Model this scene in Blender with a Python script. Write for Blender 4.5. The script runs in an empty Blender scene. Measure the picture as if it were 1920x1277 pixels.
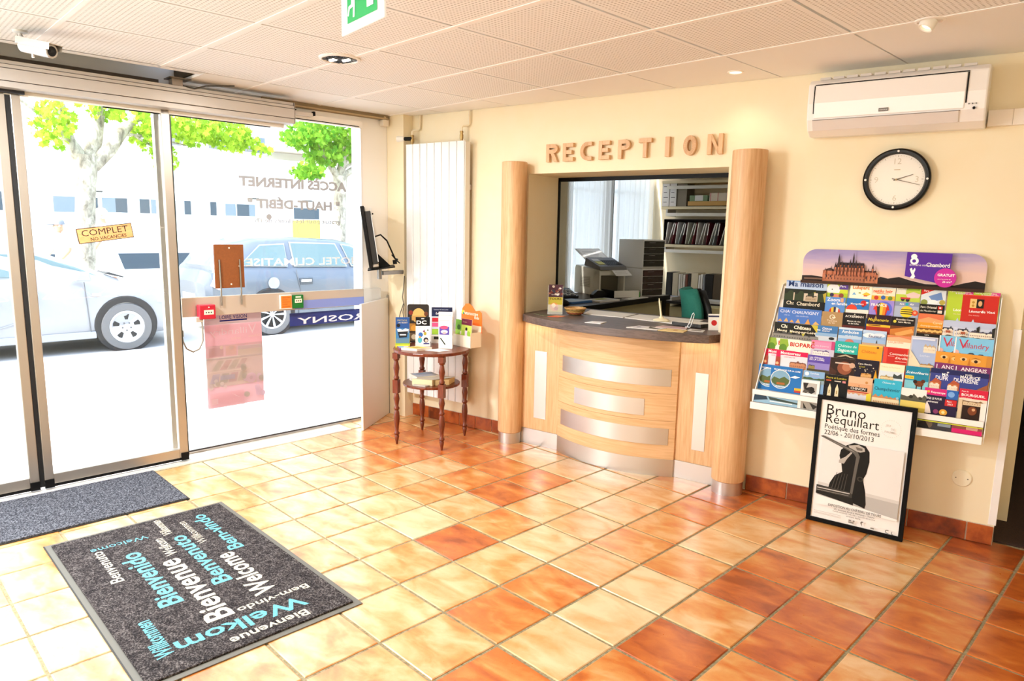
import bpy, bmesh, math, random
from math import sin, cos, pi, radians, sqrt, atan2
from mathutils import Matrix, Vector
S = bpy.context.scene
C = S.collection
rnd = random.Random(7)
TH = 0.181181            # the facade, floor grid and ceiling grid stand at this angle to the reception wall
H = 2.384
CT, ST = cos(TH), sin(TH)

# ---------------------------------------------------------------- camera, sky, sun, exposure
cd = bpy.data.cameras.new('camera')
cam = bpy.data.objects.new('camera', cd); C.objects.link(cam)
cam.location = (3.917, -4.121, 1.529)
cam.rotation_euler = (1.41275, -0.0189, 0.61764)
cd.sensor_width = 36; cd.lens = 1305.04/1920*36; cd.clip_start = .02; cd.clip_end = 200
S.camera = cam

w = bpy.data.worlds.new('sky'); S.world = w; w.use_nodes = True
nt = w.node_tree; bg = nt.nodes['Background']
sky = nt.nodes.new('ShaderNodeTexSky'); sky.sky_type = 'NISHITA'; sky.sun_disc = False
sky.sun_elevation = radians(48); sky.sun_rotation = radians(200); sky.dust_density = 4.0; sky.air_density = 1.0
mixn = nt.nodes.new('ShaderNodeMixRGB'); mixn.inputs[0].default_value = .62; mixn.inputs[2].default_value = (.62, .66, .70, 1)
nt.links.new(sky.outputs[0], mixn.inputs[1]); nt.links.new(mixn.outputs[0], bg.inputs[0])
bg.inputs[1].default_value = 7.0

def lamp(name, kind, loc, rot, energy, color=(1, 1, 1), **k):
    l = bpy.data.lights.new(name, kind); l.energy = energy; l.color = color
    for a, b in k.items(): setattr(l, a, b)
    o = bpy.data.objects.new(name, l); o.location = loc; o.rotation_euler = rot; C.objects.link(o)
    return o
lamp('sun', 'SUN', (0, 0, 20), (radians(42), 0, radians(-20)), 12.0, (1, .96, .9), angle=radians(1))
# unseen fill lights added to brighten the lobby, behind and left of the camera
lamp('lobby_left_fill', 'AREA', (-.95, -5.0, 1.45), (radians(86), 0, radians(-72)), 520, (.95, .98, 1), shape='RECTANGLE', size=2.6, size_y=2.0)  # added side fill for the falloff from left to right
lamp('lobby_rear_fill', 'AREA', (2.6, -6.8, 1.8), (radians(84), 0, radians(-6)), 85, (1, .97, .94), shape='RECTANGLE', size=3.0, size_y=1.4)  # added weak fill from the rear
lamp('lobby_overhead_fill', 'AREA', (4.0, -5.4, 2.33), (0, 0, 0), 22, (1, .96, .92), shape='RECTANGLE', size=1.8, size_y=1.2)  # added overhead fill, not a ceiling fitting

S.view_settings.view_transform = 'Standard'; S.view_settings.look = 'None'
S.view_settings.exposure = -0.96; S.view_settings.gamma = 1.0; S.view_settings.use_curve_mapping = False
S.cycles.use_denoising = True; S.cycles.max_bounces = 10; S.cycles.diffuse_bounces = 6
S.cycles.glossy_bounces = 4; S.cycles.transparent_max_bounces = 16; S.cycles.sample_clamp_indirect = 8
S.cycles.caustics_reflective = False; S.cycles.caustics_refractive = False

# ---------------------------------------------------------------- materials
def lin(h):
    h = h.lstrip('#'); r = [int(h[i:i+2], 16)/255 for i in (0, 2, 4)]
    return tuple(c/12.92 if c <= .04045 else ((c+.055)/1.055)**2.4 for c in r)+(1,)
MC = {}
def P(h, rough=.5, metal=0.0, coat=0.0, spec=.5, emit=0.0):
    """plain procedural material of one colour"""
    k = (h, rough, metal, coat, spec, emit)
    if k in MC: return MC[k]
    m = bpy.data.materials.new('paint_'+h.strip('#')); m.use_nodes = True
    b = m.node_tree.nodes['Principled BSDF']
    b.inputs['Base Color'].default_value = lin(h); b.inputs['Roughness'].default_value = rough
    b.inputs['Metallic'].default_value = metal; b.inputs['Coat Weight'].default_value = coat
    b.inputs['Specular IOR Level'].default_value = spec
    if emit:
        b.inputs['Emission Color'].default_value = lin(h); b.inputs['Emission Strength'].default_value = emit
    MC[k] = m; return m
class N:
    """tiny node-graph helper"""
    def __init__(s, name):
        s.m = bpy.data.materials.new(name); s.m.use_nodes = True; s.t = s.m.node_tree
        s.b = s.t.nodes['Principled BSDF']; s.out = s.t.nodes['Material Output']
    def n(s, typ, **k):
        x = s.t.nodes.new(typ)
        for a, v in k.items(): setattr(x, a, v)
        return x
    def l(s, a, b): s.t.links.new(a, b)
    def coord(s, which='Object'): return s.n('ShaderNodeTexCoord').outputs[which]
    def mapping(s, src, scale=(1, 1, 1), loc=(0, 0, 0), rot=(0, 0, 0)):
        x = s.n('ShaderNodeMapping'); s.l(src, x.inputs[0]); x.inputs['Scale'].default_value = scale
        x.inputs['Location'].default_value = loc; x.inputs['Rotation'].default_value = rot
        return x.outputs[0]
    def noise(s, src, scale, detail=3, rough=.5, dist=0):
        x = s.n('ShaderNodeTexNoise'); s.l(src, x.inputs['Vector']); x.inputs['Scale'].default_value = scale
        x.inputs['Detail'].default_value = detail; x.inputs['Roughness'].default_value = rough; x.inputs['Distortion'].default_value = dist
        return x.outputs['Fac']
    def ramp(s, src, stops, interp='LINEAR'):
        x = s.n('ShaderNodeValToRGB'); s.l(src, x.inputs[0]); e = x.color_ramp.elements; x.color_ramp.interpolation = interp
        while len(e) < len(stops): e.new(.5)
        for i, (p, c) in enumerate(stops):
            e[i].position = p; e[i].color = lin(c) if isinstance(c, str) else (c, c, c, 1)
        return x.outputs[0]
    def math(s, op, a, b=0.0):
        x = s.n('ShaderNodeMath', operation=op)
        for i, v in enumerate((a, b)):
            if hasattr(v, 'is_linked'): s.l(v, x.inputs[i])
            else: x.inputs[i].default_value = v
        return x.outputs[0]
    def mix(s, f, a, b):
        x = s.n('ShaderNodeMixRGB')
        for i, v in enumerate((f, a, b)):
            if hasattr(v, 'is_linked'): s.l(v, x.inputs[i])
            else: x.inputs[i].default_value = v if i == 0 else (lin(v) if isinstance(v, str) else v)
        return x.outputs[0]
    def bump(s, h, strength=.3, dist=.002):
        x = s.n('ShaderNodeBump'); s.l(h, x.inputs['Height']); x.inputs['Strength'].default_value = strength; x.inputs['Distance'].default_value = dist
        s.l(x.outputs[0], s.b.inputs['Normal'])
    def set(s, **k):
        for a, v in k.items():
            i = s.b.inputs[a.replace('_', ' ')]
            if hasattr(v, 'is_linked'): s.l(v, i)
            elif isinstance(v, str): i.default_value = lin(v)
            else: i.default_value = v
        return s.m

def wood(name, base, dark, scale=14, stretch=(1, 1, .06), rough=.45):
    g = N(name); c = g.mapping(g.coord(), stretch)
    n1 = g.noise(c, scale*6, 4, .6, .3); n2 = g.noise(c, scale, 2)
    f = g.math('ADD', g.math('MULTIPLY', n1, .7), g.math('MULTIPLY', n2, .3))
    g.bump(n1, .06, .001)
    return g.set(Base_Color=g.ramp(f, [(.3, dark), (.62, base)]), Roughness=rough)
OAK = wood('pale_oak', '#DCB68A', '#C29262')
OAKH = wood('pale_oak_horizontal', '#E0BA8E', '#C99E6E', 14, (.06, .06, 1))
WENGE = wood('dark_wenge', '#6A5A54', '#3A302D', 16, (.05, 1, 1), .4)
REDWOOD = wood('turned_redwood', '#7A3418', '#48190B', 20, (1, 1, .12), .28)
BROWNBOARD = wood('brown_board', '#8A4E22', '#75401A', 60, (1, 1, 1), .55)
def brushed(name, col, rough=.32, axis=(1, 1, .04)):
    g = N(name); n = g.noise(g.mapping(g.coord(), axis), 260, 2)
    g.bump(n, .05, .0005)
    return g.set(Base_Color=col, Metallic=1.0, Roughness=rough)
STEEL = brushed('brushed_steel', '#D6D3D0', .36, (.03, .03, 1))
ALU = brushed('anodised_aluminium', '#C2BCB4', .42)
g = N('plaster_wall'); nz = g.noise(g.coord(), 7, 5, .6); nf = g.noise(g.coord(), 160, 2)
g.bump(g.math('ADD', nz, g.math('MULTIPLY', nf, .15)), .12, .004)
WALL = g.set(Base_Color=g.mix(nz, '#EFE0BC', '#F0E6CC'), Roughness=.75)
WHITE = P('#F2EFEA', .5); BLACK = P('#08080A', .45, spec=.2); OFFW = P('#E9E2D2', .55)
def glassy(name, tint=(1, 1, 1), refl=.05):
    g = N(name); t = g.n('ShaderNodeBsdfTransparent'); t.inputs[0].default_value = tint+(1,)
    gl = g.n('ShaderNodeBsdfGlossy'); gl.inputs['Roughness'].default_value = .02
    fr = g.n('ShaderNodeFresnel'); fr.inputs[0].default_value = 1.45
    mx = g.n('ShaderNodeMixShader'); g.l(g.math('MULTIPLY', fr.outputs[0], refl*20), mx.inputs[0])
    g.l(t.outputs[0], mx.inputs[1]); g.l(gl.outputs[0], mx.inputs[2]); g.l(mx.outputs[0], g.out.inputs[0])
    return g.m
GLASS = glassy('clear_glass', (.95, .98, .97), .04)
def film(name, col, alpha):
    g = N(name); return g.set(Base_Color=col, Alpha=alpha, Roughness=.6)

# ---------------------------------------------------------------- mesh builder
FONT = {}
def glyphs(s, bold=0.0, shear=0.0):
    k = (s, bold, shear)
    if k not in FONT:
        cu = bpy.data.curves.new('t', 'FONT'); cu.body = s; cu.size = 1; cu.offset = bold; cu.shear = shear; cu.resolution_u = 2
        o = bpy.data.objects.new('t', cu); C.objects.link(o)
        me = bpy.data.meshes.new_from_object(o.evaluated_get(bpy.context.evaluated_depsgraph_get()))
        vs = [(v.co.x, v.co.y) for v in me.vertices]; fs = [tuple(p.vertices) for p in me.polygons]
        bpy.data.objects.remove(o); bpy.data.curves.remove(cu); bpy.data.meshes.remove(me)
        xs = [a for a, b in vs] or [0]
        FONT[k] = (vs, fs, min(xs), max(xs))
    return FONT[k]
class MB:
    def __init__(s): s.v, s.f, s.mi, s.mats, s.M = [], [], [], [], Matrix()
    def mat(s, m):
        if m not in s.mats: s.mats.append(m)
        return s.mats.index(m)
    def add(s, vs, fs, m):
        o = len(s.v); i = s.mat(m)
        s.v += [tuple(s.M @ Vector(p)) for p in vs]
        for f in fs: s.f.append(tuple(o+k for k in f)); s.mi.append(i)
        return s
    def box(s, x0, y0, z0, x1, y1, z1, m):
        vs = [(x, y, z) for z in (z0, z1) for y in (y0, y1) for x in (x0, x1)]
        return s.add(vs, [(0, 2, 3, 1), (4, 5, 7, 6), (0, 1, 5, 4), (2, 6, 7, 3), (0, 4, 6, 2), (1, 3, 7, 5)], m)
    def prism(s, pts, ax, a0, a1, m):
        n = len(pts)
        ar = sum(pts[i][0]*pts[(i+1) % n][1]-pts[(i+1) % n][0]*pts[i][1] for i in range(n))
        if (ar > 0) == (ax == 'y'): pts = pts[::-1]
        def q(p, a): return {'z': (p[0], p[1], a), 'y': (p[0], a, p[1]), 'x': (a, p[0], p[1])}[ax]
        lo, hi = min(a0, a1), max(a0, a1)
        vs = [q(p, lo) for p in pts]+[q(p, hi) for p in pts]
        fs = [tuple(range(n))[::-1], tuple(range(n, 2*n))]+[(i, (i+1) % n, n+(i+1) % n, n+i) for i in range(n)]
        return s.add(vs, fs, m)
    def cyl(s, a, b, r0, m, r1=None, n=16, caps=True):
        a, b = Vector(a), Vector(b); r1 = r0 if r1 is None else r1
        d = (b-a).normalized(); u = d.orthogonal().normalized(); w_ = d.cross(u)
        vs = []
        for c, r in ((a, r0), (b, r1)):
            vs += [tuple(c+u*r*cos(2*pi*i/n)+w_*r*sin(2*pi*i/n)) for i in range(n)]
        fs = [(i, (i+1) % n, n+(i+1) % n, n+i) for i in range(n)]
        if caps: fs += [tuple(range(n))[::-1], tuple(range(n, 2*n))]
        return s.add(vs, fs, m)
    def lathe(s, prof, m, n=20, c=(0, 0, 0), ax='z', caps=True):
        vs, fs = [], []
        for r, z in prof:
            for i in range(n):
                a = 2*pi*i/n; p = (r*cos(a), r*sin(a), z)
                if ax == 'y': p = (p[0], p[2], p[1])
                if ax == 'x': p = (p[2], p[0], p[1])
                vs.append((p[0]+c[0], p[1]+c[1], p[2]+c[2]))
        k = len(prof)
        for j in range(k-1):
            for i in range(n):
                q = (j*n+i, j*n+(i+1) % n, (j+1)*n+(i+1) % n, (j+1)*n+i)
                fs.append(q if ax != 'y' else q[::-1])
        e0, e1 = tuple(range(n))[::-1], tuple(range((k-1)*n, k*n))
        if ax == 'y': e0, e1 = e0[::-1], e1[::-1]
        if caps: fs += [e0, e1]
        return s.add(vs, fs, m)
    def tube(s, pts, r, m, n=8):
        pts = [Vector(p) for p in pts]; vs, fs = [], []; u = None
        rr = r if isinstance(r, (list, tuple)) else [r]*len(pts)
        for i, p in enumerate(pts):
            d = (pts[min(i+1, len(pts)-1)]-pts[max(i-1, 0)]).normalized()
            u = d.orthogonal().normalized() if u is None else (u-d*u.dot(d)).normalized()
            w_ = d.cross(u)
            vs += [tuple(p+u*rr[i]*cos(2*pi*k/n)+w_*rr[i]*sin(2*pi*k/n)) for k in range(n)]
        for j in range(len(pts)-1):
            for k in range(n): fs.append((j*n+k, j*n+(k+1) % n, (j+1)*n+(k+1) % n, (j+1)*n+k))
        fs += [tuple(range(n))[::-1], tuple(range((len(pts)-1)*n, len(pts)*n))]
        return s.add(vs, fs, m)
    def poly(s, pts, m): return s.add(pts, [tuple(range(len(pts)))], m)
    def grid(s, rows, m, close=False):
        k = len(rows[0]); vs = [p for r in rows for p in r]
        fs = [(j*k+i, j*k+(i+1) % k, (j+1)*k+(i+1) % k, (j+1)*k+i) for j in range(len(rows)-1) for i in range(k if close else k-1)]
        return s.add(vs, fs, m)
    def text(s, t, fn, m, x=0, y=0, size=.1, align='l', bold=0.0, width=None, shear=0.0):
        vs, fs, x0, x1 = glyphs(t, bold, shear)
        sx = size if width is None else width/max(x1-x0, 1e-6)
        off = {'l': -x0, 'c': -(x0+x1)/2, 'r': -x1}[align]
        return s.add([fn(x+(a+off)*sx, y+b*size) for a, b in vs], fs, m)
    def mesh(s, name, smooth=0):
        me = bpy.data.meshes.new(name); me.from_pydata(s.v, [], s.f); me.polygons.foreach_set('material_index', s.mi)
        for m in s.mats: me.materials.append(m)
        if smooth:
            me.polygons.foreach_set('use_smooth', [True]*len(me.polygons)); me.set_sharp_from_angle(angle=radians(smooth))
        me.update(); return me
    def build(s, name, parent=None, loc=(0, 0, 0), rz=0, smooth=0, bevel=0, rx=0):
        o = bpy.data.objects.new(name, s.mesh(name, smooth)); C.objects.link(o)
        o.location = loc; o.rotation_euler = (rx, 0, rz)
        if parent: o.parent = parent
        if bevel:
            b = o.modifiers.new('bevel', 'BEVEL'); b.width = bevel; b.segments = 2; b.limit_method = 'ANGLE'; b.angle_limit = radians(40)
        return o
def tag(o, label, cat, group=None):
    o['label'] = label; o['category'] = cat
    if group: o['group'] = group
    return o
def thing(name, label, cat, loc=(0, 0, 0), rz=0, group=None, rx=0):
    o = bpy.data.objects.new(name, None); o.empty_display_size = .05; C.objects.link(o)
    o.location = loc; o.rotation_euler = (rx, 0, rz)
    return tag(o, label, cat, group)
def struct(o): o['kind'] = 'structure'; return o
def snode(name, G=True):
    o = bpy.data.objects.new(name, None); C.objects.link(o); o.rotation_euler = (0, 0, -TH if G else 0)
    return struct(o)
def copy_tree(o, parent=None):
    c = o.copy(); C.objects.link(c)
    if parent: c.parent = parent
    for ch in [x for x in bpy.data.objects if x.parent == o]: copy_tree(ch, c)
    return c
def gw(x, y, z=0):            # facade grid -> world
    return (CT*x+ST*y, -ST*x+CT*y, z)
GR = -TH
def sheet(mb, w, h, t, m, back=None):   # a printed card: front faces -y, top edge at z=0
    mb.box(0, 0, -h, w, t, 0, m)
class Print:
    """flat print on a card face: x 0..1 of width, y 0..1 of height downwards"""
    def __init__(s, mb, w, h, x0=0, z0=0, y=0.0): s.mb, s.w, s.h, s.x0, s.z0, s.y, s.k = mb, w, h, x0, z0, y, 0
    def q(s, x, y): return (s.x0+x*s.w, s.y-s.k*.00022-.0003, s.z0-y*s.h)
    def poly(s, pts, c):
        s.k += 1; n = len(pts)
        ar = sum(pts[i][0]*pts[(i+1) % n][1]-pts[(i+1) % n][0]*pts[i][1] for i in range(n))
        if ar > 0: pts = pts[::-1]
        s.mb.poly([s.q(*p) for p in pts], c if not isinstance(c, str) else P(c, .55, 0.0, 0.0, .25))
    def r(s, x0, y0, x1, y1, c): s.poly([(x0, y0), (x1, y0), (x1, y1), (x0, y1)], c)
    def e(s, cx, cy, rx, c, ry=None, n=18, a0=0, a1=2*pi):
        ry = rx*s.w/s.h if ry is None else ry
        s.poly([(cx+rx*cos(a0+(a1-a0)*i/n), cy+ry*sin(a0+(a1-a0)*i/n)) for i in range(n+(a1-a0 < 6.2))], c)
    def t(s, txt, x, y, size, c, align='l', bold=.012, width=None, shear=0):
        s.k += 1
        s.mb.text(txt, lambda a, b: (s.x0+x*s.w+a*s.w, s.y-s.k*.00022-.0003, s.z0-y*s.h+b*s.w), c if not isinstance(c, str) else P(c, .55, 0.0, 0.0, .25), 0, 0, size, align, bold, width, shear)
    def hills(s, y, amp, c, yb=1, n=12, seed=1):
        r = random.Random(seed); s.poly([(0, yb)]+[(i/n, y+amp*(r.random()-.5)) for i in range(n+1)]+[(1, yb)], c)
    def castle(s, x0, y0, x1, y1, wall, roof, n=3, seed=1):
        r = random.Random(seed); W, Hh = x1-x0, y1-y0
        s.r(x0, y0+Hh*.45, x1, y1, wall); s.poly([(x0, y0+Hh*.45), (x0+W*.06, y0+Hh*.25), (x1-W*.06, y0+Hh*.25), (x1, y0+Hh*.45)], roof)
        for i in range(n):
            cx = x0+W*(i+.5)/n+(r.random()-.5)*W*.1; tw = W*.13
            s.r(cx-tw, y0+Hh*.35, cx+tw, y1, wall); s.poly([(cx-tw*1.1, y0+Hh*.35), (cx, y0+Hh*.3*r.random()), (cx+tw*1.1, y0+Hh*.35)], roof)
        for i in range(n*3):
            cx = x0+W*(i+.5)/(n*3); s.r(cx-W*.012, y0+Hh*.6, cx+W*.012, y0+Hh*.75, roof)
    def balloon(s, cx, cy, rx, cols):
        n = len(cols); ry = rx*s.w/s.h
        for i, c in enumerate(cols):
            a, b = -1+2*i/n, -1+2*(i+1)/n
            up = [(cx+rx*t, cy-ry*sqrt(max(0, 1-t*t))) for t in (a, a*.5+b*.5, b)]
            dn = [(cx+rx*t*(.75), cy+ry*1.05*sqrt(max(0, 1-t*t))) for t in (b, a*.5+b*.5, a)]
            s.poly(up+dn, c)

# ================================================================ FLOOR
g = N('terracotta_tile')
oi = g.n('ShaderNodeObjectInfo'); sep = g.n('ShaderNodeSeparateColor'); g.l(oi.outputs['Color'], sep.inputs[0])
geo = g.n('ShaderNodeNewGeometry')
va = g.n('ShaderNodeVectorMath', operation='ADD'); cmb = g.n('ShaderNodeCombineXYZ')
g.l(g.math('MULTIPLY', oi.outputs['Random'], 37.0), cmb.inputs[0]); g.l(g.math('MULTIPLY', oi.outputs['Random'], 91.0), cmb.inputs[1])
g.l(geo.outputs['Position'], va.inputs[0]); g.l(cmb.outputs[0], va.inputs[1])
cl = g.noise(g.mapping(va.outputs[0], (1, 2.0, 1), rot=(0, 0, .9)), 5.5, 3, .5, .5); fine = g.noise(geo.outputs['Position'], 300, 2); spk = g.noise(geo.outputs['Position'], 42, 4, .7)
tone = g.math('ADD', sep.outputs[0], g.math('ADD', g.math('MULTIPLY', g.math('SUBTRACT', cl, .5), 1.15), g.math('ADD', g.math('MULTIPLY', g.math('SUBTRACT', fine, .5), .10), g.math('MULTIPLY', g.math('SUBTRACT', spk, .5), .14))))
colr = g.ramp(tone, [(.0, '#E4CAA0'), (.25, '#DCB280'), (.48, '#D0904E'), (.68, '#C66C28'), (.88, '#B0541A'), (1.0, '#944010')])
g.bump(g.math('ADD', spk, g.math('MULTIPLY', fine, .4)), .10, .003)
TILE = g.set(Base_Color=colr, Roughness=g.math('ADD', .23, g.math('MULTIPLY', spk, .14)), Specular_IOR_Level=.8, Coat_Weight=.45, Coat_Roughness=.22)
g = N('grout'); n1 = g.noise(g.coord(), 90, 4); g.bump(n1, .4, .003)
GROUT = g.set(Base_Color=g.ramp(n1, [(.3, '#766B4C'), (.7, '#A4997A')]), Roughness=.9)
mb = MB(); mb.box(-.14, -8.2, -.12, 6.8, 6.2, -.004, GROUT)
floor = struct(mb.build('floor', rz=GR))
TS = .30832; TROT = radians(.679)
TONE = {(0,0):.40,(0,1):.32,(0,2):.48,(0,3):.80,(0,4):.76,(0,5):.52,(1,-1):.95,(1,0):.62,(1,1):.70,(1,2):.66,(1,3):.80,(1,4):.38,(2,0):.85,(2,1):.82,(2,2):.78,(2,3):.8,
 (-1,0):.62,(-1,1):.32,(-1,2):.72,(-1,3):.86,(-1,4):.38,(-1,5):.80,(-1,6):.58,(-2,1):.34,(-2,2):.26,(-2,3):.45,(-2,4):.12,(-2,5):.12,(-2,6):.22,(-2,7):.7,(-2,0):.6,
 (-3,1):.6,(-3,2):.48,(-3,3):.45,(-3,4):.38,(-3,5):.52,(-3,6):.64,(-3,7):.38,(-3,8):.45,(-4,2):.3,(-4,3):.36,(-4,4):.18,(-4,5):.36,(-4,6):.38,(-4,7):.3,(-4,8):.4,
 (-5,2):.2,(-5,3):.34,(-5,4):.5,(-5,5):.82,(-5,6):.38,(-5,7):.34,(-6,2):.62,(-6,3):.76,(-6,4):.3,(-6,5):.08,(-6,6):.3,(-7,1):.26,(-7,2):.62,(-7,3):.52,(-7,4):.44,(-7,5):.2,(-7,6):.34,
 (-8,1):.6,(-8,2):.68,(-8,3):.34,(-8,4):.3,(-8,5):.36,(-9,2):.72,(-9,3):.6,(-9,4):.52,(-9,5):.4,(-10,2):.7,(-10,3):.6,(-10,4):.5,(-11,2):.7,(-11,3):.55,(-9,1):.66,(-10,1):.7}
hw = TS/2-.0055
mb = MB(); b_ = .004
mb.add([(-hw, -hw, -.012), (hw, -hw, -.012), (hw, hw, -.012), (-hw, hw, -.012), (-hw, -hw, -b_*.6), (hw, -hw, -b_*.6), (hw, hw, -b_*.6), (-hw, hw, -b_*.6),
        (-hw+b_, -hw+b_, 0), (hw-b_, -hw+b_, 0), (hw-b_, hw-b_, 0), (-hw+b_, hw-b_, 0)],
       [(8, 9, 10, 11)]+[(i, (i+1) % 4, 4+(i+1) % 4, 4+i) for i in range(4)]+[(4+i, 4+(i+1) % 4, 8+(i+1) % 4, 8+i) for i in range(4)], TILE)
tmesh = mb.mesh('tile')
cr, sr = cos(TROT), sin(TROT)
for i in range(-13, 5):
    for j in range(-3, 13):
        a, b = TS*(i+.5), -TS*(j+.5)
        x, y = 3.45948+a*cr-b*sr, .46111+a*sr+b*cr
        W = gw(x, y)
        if x < -.15 or W[1] > .15 or W[1] < -3.75 or W[0] > 4.95: continue
        # outside the picture on the left and right of the camera
        dx, dy = W[0]-3.917, W[1]+4.121
        dep = -.579*dx+.815*dy; lat = .815*dx+.579*dy
        if dep < .8 or abs(lat)/dep > 1.0: continue
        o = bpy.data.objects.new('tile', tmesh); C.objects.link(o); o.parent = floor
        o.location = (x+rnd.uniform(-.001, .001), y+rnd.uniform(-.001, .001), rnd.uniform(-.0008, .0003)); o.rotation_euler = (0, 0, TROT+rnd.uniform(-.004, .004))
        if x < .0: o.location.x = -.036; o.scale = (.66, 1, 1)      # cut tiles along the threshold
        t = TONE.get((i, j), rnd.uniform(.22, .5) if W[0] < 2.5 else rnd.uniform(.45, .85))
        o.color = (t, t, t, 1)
# corridor carpet
g = N('dark_carpet'); n1 = g.noise(g.coord(), 400, 2); g.bump(n1, .6, .004)
mb = MB(); mb.box(4.005, .06, -.02, 5.29, 4.19, .004, g.set(Base_Color=g.ramp(n1, [(.35, '#241610'), (.7, '#4A3024')]), Roughness=.95))
tag(mb.build('carpet'), 'dark brown carpet in the corridor beyond the wall end', 'carpet')

# ================================================================ CEILING
g = N('perforated_panel'); c = g.coord()
sc = g.n('ShaderNodeVectorMath', operation='SCALE'); g.l(c, sc.inputs[0]); sc.inputs['Scale'].default_value = 1/.0196
fr = g.n('ShaderNodeVectorMath', operation='FRACTION'); g.l(sc.outputs[0], fr.inputs[0])
sb = g.n('ShaderNodeVectorMath', operation='SUBTRACT'); g.l(fr.outputs[0], sb.inputs[0]); sb.inputs[1].default_value = (.5, .5, .5)
sx = g.n('ShaderNodeSeparateXYZ'); g.l(sb.outputs[0], sx.inputs[0])
d2 = g.math('ADD', g.math('POWER', g.math('ABSOLUTE', sx.outputs[0]), 2), g.math('POWER', g.math('ABSOLUTE', sx.outputs[1]), 2))
hole = g.math('LESS_THAN', d2, .058)
so = g.n('ShaderNodeSeparateXYZ'); g.l(c, so.inputs[0])
inn = g.math('MULTIPLY', g.math('LESS_THAN', g.math('ABSOLUTE', so.outputs[0]), .2745), g.math('LESS_THAN', g.math('ABSOLUTE', so.outputs[1]), .2745))
hl = g.math('MULTIPLY', hole, inn)
PERF = g.set(Base_Color=g.mix(hl, '#F3F1EF', '#BEBAB4'), Roughness=.7)
CEILW = P('#F1EFEC', .65); JOINT = P('#54452E', .8); TBAR = P('#F7F3EF', .5)
mb = MB(); mb.box(.36, -8.2, H+.022, 6.8, 6.2, H+.12, JOINT); mb.box(-.16, -1.70, H+.022, .36, 6.2, H+.12, JOINT); mb.box(-.16, -8.2, H+.20, .36, -1.70, H+.30, JOINT); mb.box(.34, -8.2, H+.12, .36, -1.70, H+.30, JOINT); ceiling = struct(mb.build('ceiling', rz=GR))
mb = MB(); q = .2932; mb.box(-q, -.297, 0, q, .297, .016, PERF); pm = mb.mesh('ceiling_panel')
CX, CY = 2.75, -.12986
for m in range(-4, 4):
    for n in range(0, 9):
        x, y = CX+.6*(m+.5), CY-.6*(n+.5)
        W = gw(x, y); dx, dy = W[0]-3.917, W[1]+4.121; dep = -.579*dx+.815*dy; lat = .815*dx+.579*dy
        if dep < -1.2: continue
        o = bpy.data.objects.new('ceiling_panel', pm); C.objects.link(o); o.parent = ceiling; o.location = (x, y, H)
tanT = math.tan(TH)
for m in range(-4, 4):   # plain strips up to the angled reception wall
    x0, x1 = CX+.6*m+.0045, CX+.6*(m+1)-.0045
    if x0*tanT < CY+.02: x0c = x0
    mb = MB(); mb.prism([(x0, CY+.003), (x1, CY+.003), (x1, x1*tanT-.006), (x0, x0*tanT-.006)], 'z', H, H+.016, CEILW)
    mb.build('edge_panel', ceiling)
SHADE_COVE = [(.3455, H), (.28, H+.003), (.20, H+.016), (.12, H+.042), (.05, H+.085), (.0, H+.15)]
for ya_, yb_ in ((-1.70, -1.927), (-1.933, -2.527), (-2.533, -3.4), (-3.405, -4.6), (-4.605, -8.2)):   # strip given an invented upsweep to deepen the shade over the sliding doors
    mb = MB(); mb.grid([[(x, y, z) for x, z in SHADE_COVE] for y in (ya_, yb_)], CEILW); mb.grid([[(x, y, z+.012) for x, z in SHADE_COVE] for y in (yb_, ya_)], CEILW); mb.build('edge_panel', ceiling, smooth=50)
for n in range(0, 3):    # plain strip along the shop front
    mb = MB(); mb.box(-.10, max(CY-.6*(n+1)+.003, -1.697), H, CX-2.4-.0045, CY-.6*n-.003, H+.016, CEILW); mb.build('edge_panel', ceiling)
mb = MB(); mb.prism([(-.10, CY+.003), (.345, CY+.003), (.345, .345*tanT-.006), (-.10, -.10*tanT-.03)], 'z', H, H+.016, CEILW); mb.build('edge_panel', ceiling)
for n in range(0, 6):    # white bars running across the dark joints
    mb = MB(); mb.box(-.10 if n < 3 else .34, CY-.6*n-.011, H-.0025, 5.2, CY-.6*n+.011, H+.006, TBAR); mb.build('ceiling_bar', ceiling)

# ================================================================ WALLS
mb = MB()
mb.box(-.30, 0, 0, 1.126, .40, H+.03, WALL); mb.box(2.532, 0, 0, 4.0, .40, H+.03, WALL); mb.box(1.126, 0, 1.914, 2.532, .40, H+.03, WALL)
mb.box(3.9, .40, 0, 4.06, 4.2, H+.03, WALL)
wall_back = struct(mb.build('wall_back'))
mb = MB(); mb.box(4.0, 4.2, 0, 5.4, 4.3, H+.03, WALL); struct(mb.build('wall_corridor')); mb = MB(); mb.box(5.3, -7.3, 0, 5.4, 4.2, H+.03, WALL); struct(mb.build('wall_right'))
mb = MB(); mb.box(-3.0, -7.4, 0, 5.4, -7.3, H+.03, WALL); struct(mb.build('wall_front'))
# corridor door at its far end
mb = MB(); mb.box(4.08, 4.14, 0, 5.0, 4.198, 2.05, P('#4A3626', .5)); d3 = struct(mb.build('door_3'))
mb = MB(); mb.cyl((4.2, 4.12, 1.02), (4.2, 4.05, 1.02), .012, STEEL); mb.cyl((4.2, 4.06, 1.02), (4.33, 4.06, 1.02), .01, STEEL); mb.build('door_handle', d3, smooth=40)
# white corner protector strip on the wall end
mb = MB(); mb.box(3.972, -.006, .105, 4.006, .03, 1.10, P('#F4F2F0', .3)); struct(mb.build('trim_1', bevel=.002))
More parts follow.
